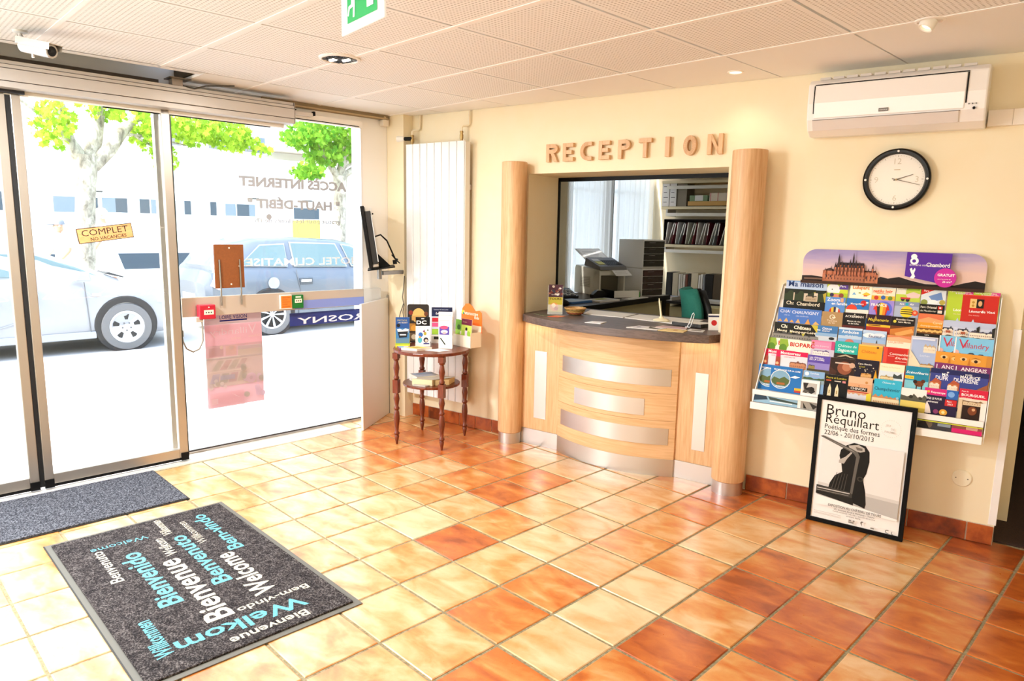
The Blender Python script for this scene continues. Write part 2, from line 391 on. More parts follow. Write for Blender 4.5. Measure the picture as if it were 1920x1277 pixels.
# terracotta baseboard along the reception wall
BT = N('baseboard_tile'); oi = BT.n('ShaderNodeObjectInfo'); nz = BT.noise(BT.coord(), 14, 4, .6)
BASET = BT.set(Base_Color=BT.ramp(BT.math('ADD', nz, BT.math('MULTIPLY', BT.math('SUBTRACT', oi.outputs['Random'], .5), .4)), [(.25, '#B35A26'), (.5, '#8C3D18'), (.75, '#5E2710')]), Roughness=.3)
for name, (ua, ub) in dict(left=(.02, 1.0), right=(2.76, 4.0)).items():
    mb = MB(); mb.box(ua, -.004, 0, ub, 0, .100, P('#D9CDB8', .8)); bb = struct(mb.build('baseboard_'+name))
    u = ua+(.12 if name == 'left' else .0); first = True
    xs = [ua]
    if name == 'left': xs = [.02, .20, .36, .52, .68, .84, 1.0]
    else: xs = [2.76, 3.0, 3.31, 3.62, 3.885, 4.0]
    for a, b in zip(xs, xs[1:]):
        mb = MB(); mb.box(a+.003, -.011, .002, b-.003, -.004, .097, BASET); mb.build('tile', bb, bevel=.0015)

# ================================================================ SHOP FRONT (built in the facade grid)
PAINTW = P('#F3F1EC', .5)
for bx_, mt_ in (((-.26, -.37, 0, -.14, -.06, H+.2), PAINTW), ((-.26, -8.2, H-.03, -.14, -.05, H+.4), PAINTW), ((-.26, -8.2, 0, -.14, -4.6, H), WALL), ((-.20, -4.6, 2.24, -.03, -1.83, H-.005), P('#5A5048', .8)), ((-.30, -.10, 0, -.18, 2.1, H+.03), WALL), ((-.34, 3.86, 0, -.22, 6.2, H+.03), WALL),  # dark lintel colour stands in for the shade above the door housing
                 ((-.34, 2.1, 2.18, -.22, 3.86, H+.03), WALL), ((-.34, 2.1, 0, -.22, 3.86, .75), WALL)):
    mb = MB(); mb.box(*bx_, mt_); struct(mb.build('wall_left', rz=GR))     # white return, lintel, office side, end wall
mb = MB(); mb.box(-.157, -.10, 0, .020, 0, H+.02, WALL); struct(mb.build('trim_2'))     # corner pillar
# window_1: big fixed pane
win = snode('window_1')
mb = MB(); mb.box(-.139, -1.80, .012, -.131, -.37, 2.29, GLASS); mb.build('pane', win)
mb = MB(); mb.box(-.17, -1.83, 2.265, -.10, -.37, 2.31, PAINTW); mb.box(-.17, -1.83, 2.31, -.12, -.37, 2.36, PAINTW); mb.box(-.118, -1.05, 2.268, -.098, -.40, 2.274, BLACK); mb.build('top_frame', win, bevel=.002)
mb = MB(); mb.box(-.175, -1.83, 0, -.105, -.37, .014, ALU); mb.box(-.128, -1.8, .014, -.118, -.37, .02, P('#3B2A22', .5)); mb.build('sill', win)
mb = MB(); mb.box(-.16, -1.845, 0, -.115, -1.80, 2.27, ALU); mb.build('post', win, bevel=.003)
LET = film('frosted_lettering', '#A6AAB0', .985); LETW = film('white_lettering', '#FFFFFF', .75)
def glasstext(t, y0, y1, z, size, m, bold=.015):
    """mirrored as seen from indoors: reads from outside; y0 is the right-hand end"""
    mb = MB(); mb.text(t, lambda a, b: (-.1285, y0-a, z+b), m, 0, 0, size, 'l', bold, abs(y1-y0)); return mb.build('lettering', win)
glasstext('ACCÈS INTERNET', -.50, -1.325, 1.79, .088, LET, .048)
glasstext('" HAUT-DÉBIT "', -.56, -1.27, 1.645, .085, LET, .048)
glasstext("gratuit pour les clients de l'h", -.56, -1.22, 1.545, .045, LET, .02)
mb = MB(); mb.lathe([(.020, 0), (.020, .0006)], LET, 20, (-.1288, -1.12, 1.585), 'x'); mb.build('lettering', win)
glasstext('HOTEL CLIMATISE', -.40, -1.30, 1.245, .075, LETW)
mb = MB(); mb.box(-.1292, -.99, .80, -.1288, -.385, .895, film('blue_lettering_field', '#27357F', .95)); mb.build('lettering_field', win)
glasstext('ROSNY', -.36, -.93, .812, .066, film('pale_lettering', '#E9ECF8', .97))
w3 = snode('window_3'); mb = MB(); mb.box(-.139, -4.56, .012, -.131, -3.47, 2.24, GLASS); mb.build('pane', w3)
mb = MB(); mb.box(-.16, -3.47, 0, -.115, -3.42, 2.27, ALU); mb.build('post', w3, bevel=.003)
# sliding door leaves
def leaf(name, ya, yb, stile_l, stile_r):
    d = snode(name)
    mb = MB(); mb.box(-.004, ya+.03, .07, .004, yb-.03, 2.20, GLASS); mb.build('pane', d)
    for y0, wd in ((ya, stile_l), (yb-stile_r, stile_r)):
        mb = MB(); mb.box(-.02, y0, .03, .02, y0+wd, 2.22, ALU); mb.build('stile', d, bevel=.004)
    mb = MB(); mb.box(-.019, ya+stile_l, .03, .019, yb-stile_r, .088, ALU); mb.box(-.016, ya, .012, .016, yb, .031, BLACK); mb.build('bottom_rail', d, bevel=.002)
    mb = MB(); mb.box(-.019, ya+stile_l, 2.19, .019, yb-stile_r, 2.23, PAINTW); mb.build('top_rail', d)
    for y0 in (ya, yb-.045):
        mb = MB(); mb.box(.0201, y0-.001, .012, .028, y0+.046, .062, BLACK); mb.build('corner_cap', d, bevel=.002)
    return d
d1 = leaf('door_1', -2.588, -1.795, .046, .052)
d2 = leaf('door_2', -3.42, -2.612, .05, .046)
mb = MB(); mb.box(-.018, -2.611, .02, .012, -2.589, 2.2, P('#08080A', .6)); mb.build('seal', d1)
mb = MB(); mb.box(-.015, -1.795, .03, .012, -1.787, 2.2, P('#2C3A3A', .4)); mb.build('edge_seal', d1)
mb = MB(); mb.box(.0, -2.80, 2.183, .05, -2.527, 2.203, P('#15151C', .5)); mb.build('lock_cover', d2)
# triangle bands stuck to the leaf glass so that nobody walks into it
ZIG = film('etched_band', '#C8B9B4', .22)
for d, (ya, yb) in ((d1, (-2.53, -1.86)), (d2, (-3.36, -2.67))):
    for zc in (1.50, 1.095):
        mb = MB(); n = 5; stp = (yb-ya)/n
        for i in range(n):
            a = ya+i*stp+.01
            for p, q_ in (((a, zc), (a+stp*.45, zc+.055)), ((a+stp*.45, zc+.055), (a+stp*.9, zc)), ((a, zc), (a+stp*.9, zc))):
                dy, dz = q_[0]-p[0], q_[1]-p[1]; L = sqrt(dy*dy+dz*dz); ny, nz_ = -dz/L*.0035, dy/L*.0035
                mb.poly([(.0046, p[0]-ny, p[1]-nz_), (.0046, q_[0]-ny, q_[1]-nz_), (.0046, q_[0]+ny, q_[1]+nz_), (.0046, p[0]+ny, p[1]+nz_)], ZIG)
        mb.build('etched_band', d)
# floor tracks
mb = MB()
for x in (-.095, -.03, .035, .06): mb.box(x, -4.5, -.003, x+.012, -.62, .0035, P('#DDD8D2', .35, .3))
mb.box(-.105, -4.5, -.004, .075, -.62, .0012, P('#E8DFD4', .5)); mb.build('door_track', struct(MB().build('trim_4', rz=GR)))
# operator housing above the leaves
oh = thing('door_operator', 'long beige aluminium housing above the sliding glass doors', 'door operator', gw(.05, -2.4, 2.2), GR)
SILV = P('#C2BDB8', .4, .25)
for a, b, x in ((0, .030, .07), (.033, .093, .074), (.096, .114, .07), (.117, .135, .062)):
    mb = MB(); mb.box(-.07, -2.2, a, x, 1.365, b, SILV); mb.build('cover_strip', oh, bevel=.002)
mb = MB(); mb.box(-.068, -2.19, .002, .06, 1.36, .13, P('#57504A', .6)); mb.build('core', oh)
mb = MB(); mb.box(-.072, 1.366, 0, .074, 1.369, .135, P('#8E857C', .5)); mb.build('end_cap', oh)
mb = MB(); mb.box(-.05, -2.2, -.022, -.03, 1.34, -.001, PAINTW); mb.box(-.05, .25, -.028, -.046, 1.25, -.022, BLACK); mb.build('guide', oh)
mb = MB(); mb.box(.0, .60, .136, .06, .66, .175, P('#9C9389', .4, .5)); mb.box(-.02, .58, .172, .09, .70, .178, P('#6E665E', .4, .5)); mb.tube([(.05, .66, .14), (.08, .72, .128), (.10, .78, .15), (.11, .95, .174)], .004, P('#3A3632', .5)); mb.build('bracket', oh)
# latch mechanism right of the housing, ceiling edge profile
mb = MB(); mb.box(-.105, -1.02, 2.29, -.06, -.80, 2.315, P('#D9D5D0', .4, .3)); mb.box(-.1, -1.03, 2.318, -.05, -.93, 2.326, BLACK); mb.box(-.10, -.79, 2.30, -.07, -.775, 2.33, BLACK)
tag(mb.build('door_latch', rz=GR, bevel=.002), 'small grey latch mechanism on the white frame right of the door housing', 'latch')
mb = MB(); mb.box(-.12, -1.15, 2.345, -.10, -.14, 2.385, P('#8C7A5C', .5)); mb.box(-.10, -1.15, 2.35, -.088, -.14, 2.36, P('#B5A07A', .5)); struct(mb.build('trim_3', rz=GR))
mb = MB(); mb.box(-.13, -.20, 2.30, -.08, -.145, 2.345, P('#E6DCCB', .5)); mb.cyl((-.105, -.17, 2.345), (-.105, -.17, 2.372), .012, P('#C8B48E', .5)); tag(mb.build('junction_box', rz=GR, bevel=.003), 'tiny cream junction box at the ceiling corner above the white return', 'junction box')

# ================================================================ RECEPTION
mb = MB()
mb.box(1.122, .392, .93, 1.136, .412, 1.90, BLACK); mb.box(1.122, .392, 1.886, 2.532, .412, 1.914, BLACK); mb.box(2.522, .392, .93, 2.534, .412, 1.914, P('#B8AE98', .5))
tag(mb.build('hatch_frame'), 'thin black frame lining the back edge of the reception hatch', 'frame')
def column(u, v, r, top, label):
    t = thing('column', label, 'column', (u, v, 0))
    mb = MB(); n = 40
    prof = [(r-.004, .078), (r, .082), (r, top-.003), (r-.003, top)]
    mb.lathe(prof, OAK, n); mb.build('shaft', t, smooth=40)
    mb = MB(); mb.lathe([(r-.006, 0), (r-.006, .080), (r-.012, .083)], STEEL, n); mb.build('base_ring', t, smooth=40)
column(1.072, -.097, .088, 1.988, 'round pale oak column left of the reception counter')
column(2.680, -.100, .095, 1.990, 'round pale oak column right of the reception counter')

# counter: flat side panels, bulging middle
def bulge(u):      # front line of the middle panel
    a = (u-1.895)/.43
    return -.075-.118*(1-a*a)
desk = thing('reception_desk', 'pale oak reception desk front with bulging middle and steel strips', 'reception desk', (0, 0, 0))
for a, b in ((1.150, 1.465), (2.325, 2.592)):
    mb = MB(); mb.box(a, -.062, .112, b, -.03, .888, OAK); pn = mb.build('side_panel', desk, bevel=.0015)
    mb = MB(); mb.box(a, -.066, .0, b, -.03, .112, STEEL); mb.build('plinth', desk)
    i0, i1 = ((1.255, 1.356) if a < 2 else (2.432, 2.514))
    mb = MB(); mb.box(i0, -.0645, .200, i1, -.060, .688, STEEL); mb.build('steel_inlay', pn, bevel=.0008)
def curved(a, b, z0, z1, off, th, m, n=26):
    rows = []
    for i in range(n+1):
        u = a+(b-a)*i/n; v = bulge(u)-off
        rows.append([(u, v+th, z0), (u, v, z0), (u, v, z1), (u, v+th, z1)])
    mb = MB(); mb.grid(rows, m, True); mb.poly(rows[0], m); mb.poly(rows[-1][::-1], m); return mb
mid = curved(1.465, 2.325, .112, .888, 0, .02, OAKH).build('front_panel', desk, smooth=35)
curved(1.465, 2.325, .0, .112, .003, .02, STEEL).build('plinth', desk, smooth=35)
for a, b, z0, z1 in ((1.505, 2.290, .583, .690), (1.635, 2.145, .388, .495), (1.500, 2.290, .205, .312)):
    curved(a, b, z0, z1, .003, .004, STEEL).build('steel_strip', mid, smooth=35)
for z in (.535, .36):
    curved(1.466, 2.324, z-.0012, z+.0012, .0008, .002, P('#A97C4C', .6)).build('panel_joint', mid)
mb = MB(); mb.box(1.2, .0, .0, 2.5, .02, .885, P('#B48A58', .6)); mb.build('back_board', desk)
# worktop
pts = []
for i in range(31):
    u = 1.128+(2.590-1.128)*i/30; a = (u-1.93)/.78
    pts.append((u, -.075-.235*max(0, 1-a*a)**.85 if abs(a) < 1 else -.075))
pts = [(1.118, -.062)]+pts[1:-1]+[(2.588, -.062), (2.53, .0), (2.53, .55), (1.128, .55), (1.128, .0)]
mb = MB(); mb.prism(pts, 'z', .892, .942, WENGE)
wt = tag(mb.build('worktop', bevel=.003), 'curved dark wood worktop on the reception desk', 'worktop')
mb = MB(); mb.box(1.16, .35, 0, 2.52, .52, .891, P('#8C7A5E', .6)); tag(mb.build('desk_carcass'), 'plain tan support wall under the rear of the worktop', 'support')
# strip lamps tucked under the worktop overhang
for n_, u in (('left', 1.30), ('right', 2.45)):
    lamp('under_counter_lamp_'+n_, 'AREA', (u, -.105, .886), (0, 0, 0), .35, (1, .9, .62), shape='RECTANGLE', size=.22, size_y=.03)

# letters
LWOOD = wood('letter_wood', '#D8B184', '#C3966A', 20, (1, 1, .2))
def letter(ch, u0, u1, z0, z1, label):
    t0, t1, wd = -.028, -.001, .026
    mb = MB()
    w_, h_ = u1-u0, z1-z0
    def B(a, b, c, d): mb.box(u0+a*w_, t0, z0+b*h_, u0+c*w_, t1, z0+d*h_, LWOOD)
    k = wd/w_; kv = wd/h_
    def arc(cx, cz, rx, rz, a0, a1, tx, tz, n=12):
        outer = [(u0+(cx+rx*cos(a0+(a1-a0)*i/n))*w_, z0+(cz+rz*sin(a0+(a1-a0)*i/n))*h_) for i in range(n+1)]
        inner = [(u0+(cx+(rx-tx)*cos(a0+(a1-a0)*i/n))*w_, z0+(cz+(rz-tz)*sin(a0+(a1-a0)*i/n))*h_) for i in range(n+1)]
        for i in range(n): mb.prism([outer[i], outer[i+1], inner[i+1], inner[i]], 'y', t0, t1, LWOOD)
    def bar(p, q, r, s_): mb.prism([(u0+a*w_, z0+b*h_) for a, b in (p, q, r, s_)], 'y', t0, t1, LWOOD)
    if ch in 'EPR': B(0, 0, k, 1)
    if ch == 'E': B(k, 0, 1, kv); B(k, 1-kv, 1, 1); B(k, .5-kv/2, .86, .5+kv/2)
    if ch in 'PR': B(k, 1-kv, .55, 1); B(k, .46, .55, .46+kv); arc(.55, .73, .45, .27, -pi/2, pi/2, k, kv)
    if ch == 'R': bar((.40, .46), (.40+k*1.1, .46), (1, 0), (1-k*1.1, 0))
    if ch == 'C': arc(.6, .5, .6, .5, pi*.42, pi*1.58, k, kv, 18); B(.68, 0, 1, kv*.9); B(.68, 1-kv*.9, 1, 1)
    if ch == 'O': arc(.5, .5, .5, .5, 0, 2*pi, k, kv, 24)
    if ch == 'T': B(0, 1-kv, 1, 1); B(.5-k/2, 0, .5+k/2, 1-kv)
    if ch == 'I': B(0, 0, 1, 1)
    if ch == 'N': B(0, 0, k, 1); B(1-k, 0, 1, 1); bar((k, 1), (k, 1-.34), (1-k, 0), (1-k, .34))
    tag(mb.build('wooden_letter', bevel=.0015), label, 'letter', 'wooden letters of the reception sign')
for ch, a, b, la in (('R', 1.281, 1.371, 'wooden letter R, leftmost of the wall sign'), ('E', 1.412, 1.493, 'wooden letter E between the R and the C on the wall sign'), ('C', 1.545, 1.632, 'wooden letter C on the wall sign'),
        ('E', 1.682, 1.762, 'wooden letter E between the C and the P on the wall sign'), ('P', 1.821, 1.904, 'wooden letter P on the wall sign'), ('T', 1.962, 2.049, 'wooden letter T on the wall sign'),
        ('I', 2.139, 2.168, 'narrow wooden letter I on the wall sign'), ('O', 2.254, 2.336, 'wooden letter O on the wall sign'), ('N', 2.402, 2.494, 'wooden letter N, rightmost of the wall sign')):
    letter(ch, a, b, 1.986, 2.103, la)

# air conditioner
ac = thing('air_conditioner', 'white wall mounted air conditioner under the ceiling', 'air conditioner', (2.985, 0, 2.045))
ACW = P('#F0ECE9', .3, coat=.3)
prof = [(0, .0), (-.10, -.005), (-.165, .02), (-.195, .07), (-.205, .15), (-.20, .245), (-.17, .268), (-.10, .278), (0, .278)]
mb = MB(); mb.prism(prof, 'x', 0, .775, ACW); mb.build('body', ac, bevel=.008)
mb = MB(); mb.prism([(-.2, .075), (-.2095, .15), (-.2055, .238), (-.19, .238), (-.19, .075)], 'x', .035, .690, P('#F4F0EE', .18, coat=.5)); fp = mb.build('front_panel', ac, bevel=.005)
mb = MB()
for a, b in ((.030, .034), (.691, .697)): mb.prism([(-.20, .10), (-.2085, .15), (-.2045, .236), (-.195, .236), (-.19, .10)], 'x', a, b, BLACK)
mb.prism([(-.2062, .238), (-.2052, .2415), (-.19, .2415), (-.19, .238)], 'x', .034, .697, BLACK); mb.build('panel_gap', ac)
mb = MB(); mb.prism([(-.202, .066), (-.17, .018), (-.165, .024), (-.195, .068)], 'x', .03, .67, P('#DDD6D2', .35)); mb.prism([(-.203, .0665), (-.2025, .069), (-.19, .069), (-.19, .0665)], 'x', .03, .675, P('#7A7470', .5)); mb.build('air_flap', ac, bevel=.001)
mb = MB()
for i in range(11):
    for k in range(3): mb.box(.05+i*.062, -.185+k*.025, .266+k*.0045, .05+i*.062+.05, -.185+k*.025+.010, .2775+k*.0005, P('#CFC9C4', .5))
mb.build('top_grille', ac)
mb = MB(); mb.box(.335, -.2095, .088, .377, -.2035, .104, P('#77736F', .4)); mb.text('TIMAX', lambda a, b: (.338+a, -.2100, .0925+b), P('#EEEEEE', .4), 0, 0, .0075, 'l', .01, .036); mb.build('badge', ac)
mb = MB()
for i in range(3): mb.lathe([(.0025, -.209), (.0025, -.200)], P('#4A4A4A', .4), 8, (.707+i*.014, 0, .094), 'y')
mb.lathe([(.006, -.209), (.006, -.198)], BLACK, 12, (.728, 0, .074), 'y'); mb.build('indicator', ac)
mb = MB(); mb.box(3.765, -.035, 2.055, 4.06, 0, 2.128, P('#EFE6DA', .4)); mb.box(3.862, -.0365, 2.055, 3.864, -.034, 2.128, P('#B9AE9C', .5))
tag(mb.build('cable_trunking', bevel=.003), 'off white cable trunking right of the air conditioner', 'trunking')

# clock
ck = thing('wall_clock', 'round wall clock with black rim and pale face', 'clock', (3.405, 0, 1.818))
mb = MB(); mb.lathe([(.150, 0), (.155, -.02), (.153, -.036), (.145, -.043), (.134, -.042), (.127, -.030), (.1265, -.02)], P('#060606', .25, spec=.3), 64, ax='y'); mb.build('rim', ck, smooth=40)
for a_ in range(4):
    mb = MB(); mb.lathe([(.0055, -.040), (.0055, -.0445), (.003, -.046)], P('#F4F2EE', .3), 10, (.1395*sin(a_*pi/2), 0, .1395*cos(a_*pi/2)), 'y'); mb.build('stud', ck)
mb = MB(); mb.lathe([(.128, -.018), (.128, -.022)], P('#EEE9E0', .5), 48, ax='y')
GOLD = P('#B9A27A', .5)
for txt, x, z in (('12', 0, .077), ('3', .092, -.014), ('6', 0, -.106), ('9', -.092, -.014)):
    mb.text(txt, lambda a, b: (x+a, -.0228, z+b), P('#C9BEA8', .5), 0, 0, .042, 'c', -.008)
for i in range(60):
    a = 2*pi*i/60; r0, r1, t_ = (.112, .121, .0012) if i % 5 == 0 else (.117, .121, .0006)
    d, n_ = (sin(a), cos(a)), (cos(a), -sin(a))
    mb.poly([(d[0]*r0-n_[0]*t_, -.0227, d[1]*r0-n_[1]*t_), (d[0]*r0+n_[0]*t_, -.0227, d[1]*r0+n_[1]*t_), (d[0]*r1+n_[0]*t_, -.0227, d[1]*r1+n_[1]*t_), (d[0]*r1-n_[0]*t_, -.0227, d[1]*r1-n_[1]*t_)], P('#A89F90', .5))
mb.box(-.014, -.0229, .048, .014, -.0226, .051, GOLD)
mb.build('dial', ck)
def hand(ang, L, wd, y, tail):
    mb = MB(); d = (sin(ang), cos(ang)); n_ = (d[1], -d[0])
    mb.prism([(-d[0]*tail-n_[0]*wd, -d[1]*tail-n_[1]*wd), (d[0]*L-n_[0]*wd*.5, d[1]*L-n_[1]*wd*.5), (d[0]*L+n_[0]*wd*.5, d[1]*L+n_[1]*wd*.5), (-d[0]*tail+n_[0]*wd, -d[1]*tail+n_[1]*wd)], 'y', y, y-.0015, P('#6E6350', .4)); return mb
hand(radians(72), .078, .0026, -.0245, .012).build('hour_hand', ck); hand(radians(105), .112, .002, -.0265, .02).build('minute_hand', ck)
mb = MB(); mb.lathe([(.005, -.022), (.005, -.030), (.002, -.032)], GOLD, 12, ax='y'); mb.build('hub', ck)

# round blanking plate
mb = MB(); mb.lathe([(.044, 0), (.044, -.004), (.040, -.007), (.0, -.0075)], P('#EFE6CC', .5), 32, ax='y')
for s_ in (-.026, .026): mb.lathe([(.003, -.0072), (.003, -.0085)], P('#6E6654', .5), 8, (s_, 0, 0), 'y')
tag(mb.build('socket_cover', loc=(3.84, 0, .318), smooth=30), 'round cream blanking plate low on the wall under the brochure rack', 'socket cover')

# ceiling fittings
es = thing('exit_sign', 'white framed green emergency exit sign hanging from the ceiling', 'exit sign', (1.97, -2.40, H-.004), radians(-16.5))
mb = MB(); mb.box(-.02, -.03, -.035, .30, .03, .004, P('#EDEDEA', .4)); mb.build('mount', es, bevel=.003)
mb = MB(); mb.box(-.01, -.004, -.205, .30, .004, -.035, film('acrylic_plate', '#F4F6F6', .55)); mb.build('plate', es, bevel=.002)
mb = MB(); pr = Print(mb, .215, .155, .04, -.02, -.0046); GRN = '#1E9A50'
pr.r(0, 0, 1, 1, GRN)
pr.e(.20, .18, .035, '#FFFFFF'); pr.poly([(.12, .27), (.26, .25), (.27, .5), (.16, .55)], '#FFFFFF'); pr.poly([(.25, .26), (.34, .42), (.31, .46), (.23, .34)], '#FFFFFF'); pr.poly([(.13, .28), (.05, .42), (.08, .46), (.15, .36)], '#FFFFFF')
pr.poly([(.16, .52), (.24, .5), (.22, .7), (.10, .72), (.06, .86), (.02, .84), (.06, .66), (.15, .64)], '#FFFFFF'); pr.poly([(.2, .52), (.27, .5), (.28, .7), (.26, .92), (.21, .92), (.22, .7)], '#FFFFFF')
pr.r(.37, .42, .52, .52, '#FFFFFF'); pr.poly([(.52, .34), (.62, .47), (.52, .6)], '#FFFFFF'); pr.r(.69, .12, .90, .86, '#FFFFFF')
mb.build('pictogram', es)
lamp('entrance_fill', 'AREA', (.5, -3.4, H-.03), (0, 0, 0), 230, (.96, .98, 1), shape='DISK', size=.3)      # unseen fill added to brighten the floor by the door
dl = thing('downlight', 'round recessed downlight with mirror louvre in the perforated ceiling', 'downlight', (.997, -1.572, H))
mb = MB(); mb.lathe([(.105, .0), (.105, -.006), (.092, -.010), (.086, -.004), (.078, .002)], P('#F3F0EC', .35), 40); mb.build('rim', dl, smooth=40)
mb = MB(); mb.lathe([(.086, -.004), (.07, -.001), (.0, -.0012)], P('#DAD6D0', .35, .6), 32)
mb.build('reflector', dl, smooth=40)
mb = MB()
for k in range(-3, 4): mb.box(-.08+abs(k)*.008, k*.022-.001, -.009, .08-abs(k)*.008, k*.022+.001, -.001, P('#8D8780', .15, 1.0)); mb.box(k*.022-.001, -.08+abs(k)*.008, -.009, k*.022+.001, .08-abs(k)*.008, -.001, P('#6F6A66', .15, 1.0))
mb.build('louvre', dl)
mb = MB()
for sx_ in (-1, 1): mb.cyl((sx_*.028-.022, sx_*.02, -.006), (sx_*.028+.022, sx_*.02, -.006), .011, P('#FFFDF6', .3, emit=3), n=10)
mb.build('bulb', dl, smooth=40)
lamp('downlight_lamp', 'AREA', (.997, -1.572, H-.02), (0, 0, 0), 55, (1, .95, .88), shape='DISK', size=.15)
sp = thing('spotlight', 'small white swivel spotlight in the ceiling near the air conditioner', 'spotlight', (3.56, -.77, H))
mb = MB(); mb.lathe([(.055, .0), (.055, -.004), (.046, -.006), (.044, -.001)], P('#F3EFEA', .4), 28); mb.build('ring', sp, smooth=40)
mb = MB(); mb.M = Matrix.Rotation(radians(28), 4, Vector((-.6, 1, 0))); mb.lathe([(.030, .0), (.031, -.022), (.027, -.036), (.022, -.034), (.018, -.022)], P('#F2EEE6', .4), 24); mb.build('barrel', sp, smooth=40)
mb = MB(); mb.M = Matrix.Rotation(radians(28), 4, Vector((-.6, 1, 0))); mb.lathe([(.02, -.026), (.0, -.0262)], P('#FFF3CF', .3, emit=2), 20); mb.build('lens', sp)
lamp('spotlight_lamp', 'SPOT', (3.55, -.77, H-.05), (radians(30), 0, radians(20)), 10, (1, .88, .66), spot_size=radians(70), spot_blend=.6, shadow_soft_size=.03)
lamp('wall_washer', 'SPOT', (2.62, -.24, H-.05), (radians(20), 0, 0), 3.5, (1, .9, .68), spot_size=radians(110), spot_blend=.8, shadow_soft_size=.04)
ww = thing('spotlight', 'small flush spotlight in the plain ceiling strip above the right column', 'spotlight', (2.62, -.26, H))
mb = MB(); mb.lathe([(.042, 0), (.042, -.004), (.034, -.006), (.03, -.001)], P('#F8F3EA', .4), 24); mb.build('ring', ww, smooth=40)
mb = MB(); mb.lathe([(.031, -.0025), (.0, -.0026)], P('#FFF3D0', .3, emit=5), 20); mb.build('lens', ww)

# ================================================================ MATS
g = N('mat_pile'); n1 = g.noise(g.coord(), 150, 3, .7); n2 = g.noise(g.coord(), 30, 3, .6); g.bump(n1, .9, .006)
MATC = g.set(Base_Color=g.ramp(g.math('ADD', g.math('MULTIPLY', n1, .75), g.math('MULTIPLY', n2, .25)), [(.36, '#121112'), (.50, '#3A3536'), (.64, '#7A7472')]), Roughness=.95, Specular_IOR_Level=.1)
g = N('grey_mat_pile'); n1 = g.noise(g.coord(), 150, 3, .7); g.bump(n1, .9, .006)
MATG = g.set(Base_Color=g.ramp(n1, [(.36, '#1C1D24'), (.50, '#4C4E56'), (.64, '#8A8C94')]), Roughness=.95, Specular_IOR_Level=.1)
RUB = P('#66645C', .6); RUBD = P('#2A2A28', .6)
m1 = thing('door_mat', 'plain grey floor mat in front of the sliding door', 'mat', gw(.385, -2.95, .0012), GR)
mb = MB(); mb.box(-.305, -1.0, 0, .305, .922, .003, RUBD); mb.build('backing', m1)
mb = MB(); mb.box(-.297, -.995, .003, .297, .914, .010, MATG); mb.build('pile', m1, bevel=.003)
m2 = thing('welcome_mat', 'dark grey floor mat printed with welcome words in many languages', 'mat', gw(.848, -2.755, .0012), GR)
mb = MB(); mb.box(0, 0, 0, 1.44, .838, .0035, RUB); mb.box(0, -.001, 0, 1.44, .004, .004, RUBD); mb.build('border', m2)
mb = MB(); mb.box(.028, .026, .003, 1.412, .812, .011, MATC); mb.build('pile', m2, bevel=.003)
def pilec(name, a, b):
    g = N(name); n1 = g.noise(g.coord(), 340, 2); g.bump(n1, .9, .006)
    return g.set(Base_Color=g.ramp(n1, [(.33, a), (.62, b)]), Roughness=.95, Specular_IOR_Level=.1)
MBLUE = pilec('blue_pile', '#4E93A6', '#86D0DF'); MCREAM = pilec('cream_pile', '#A89F8C', '#F2EBD8')
def mw(t, x0, y0, x1, y1, h, m, bold=.012, up=1):
    """word from (x0,y0) to (x1,y1) in facade-grid metres; cap height h"""
    x0 -= .848; x1 -= .848; y0 += 2.755; y1 += 2.755
    L = sqrt((x1-x0)**2+(y1-y0)**2); dx, dy = (x1-x0)/L, (y1-y0)/L; nx, ny = -dy, dx
    mb = MB(); mb.text(t, lambda a, b: (x0+dx*a+nx*b, y0+dy*a+ny*b, .0118), m, 0, 0, h/.72, 'l', bold, L); mb.build('lettering', m2)
mw('Willkommen', 2.146, -2.600, 1.852, -2.598, .062, MBLUE, .02)
mw('Benvenuto', 1.462, -2.575, 1.095, -2.570, .052, MCREAM)
mw('Welcome', 1.05, -2.365, 1.05, -2.609, .045, MBLUE, .0)
mw('Bienvenido', 1.799, -2.450, 1.208, -2.448, .092, MBLUE, .022)
mw('Bienvenue', 2.03, -2.338, 1.392, -2.336, .108, MCREAM, .022)
mw('Welkom', 1.352, -2.318, 1.133, -2.318, .05, MCREAM)
mw('Benvenuto', 1.756, -2.232, 1.161, -2.228, .080, MBLUE, .02)
mw('Välkommen', 1.117, -2.262, .902, -2.258, .045, MCREAM)
mw('Welcome', 1.965, -2.128, 1.495, -2.128, .095, MCREAM, .025)
mw('Willkommen', 1.318, -2.168, 1.003, -2.168, .042, MCREAM, .0)
mw('Bem-vindo', 1.481, -2.062, .97, -2.062, .070, MBLUE, .02)
mw('Welkom', 2.075, -2.085, 2.075, -2.585, .085, MBLUE, .018)
mw('Bem-vindo', 2.000, -2.018, 2.000, -2.320, .042, MCREAM, .015)
mw('Bienvenue', 2.185, -2.118, 2.185, -2.425, .048, MCREAM, .02)

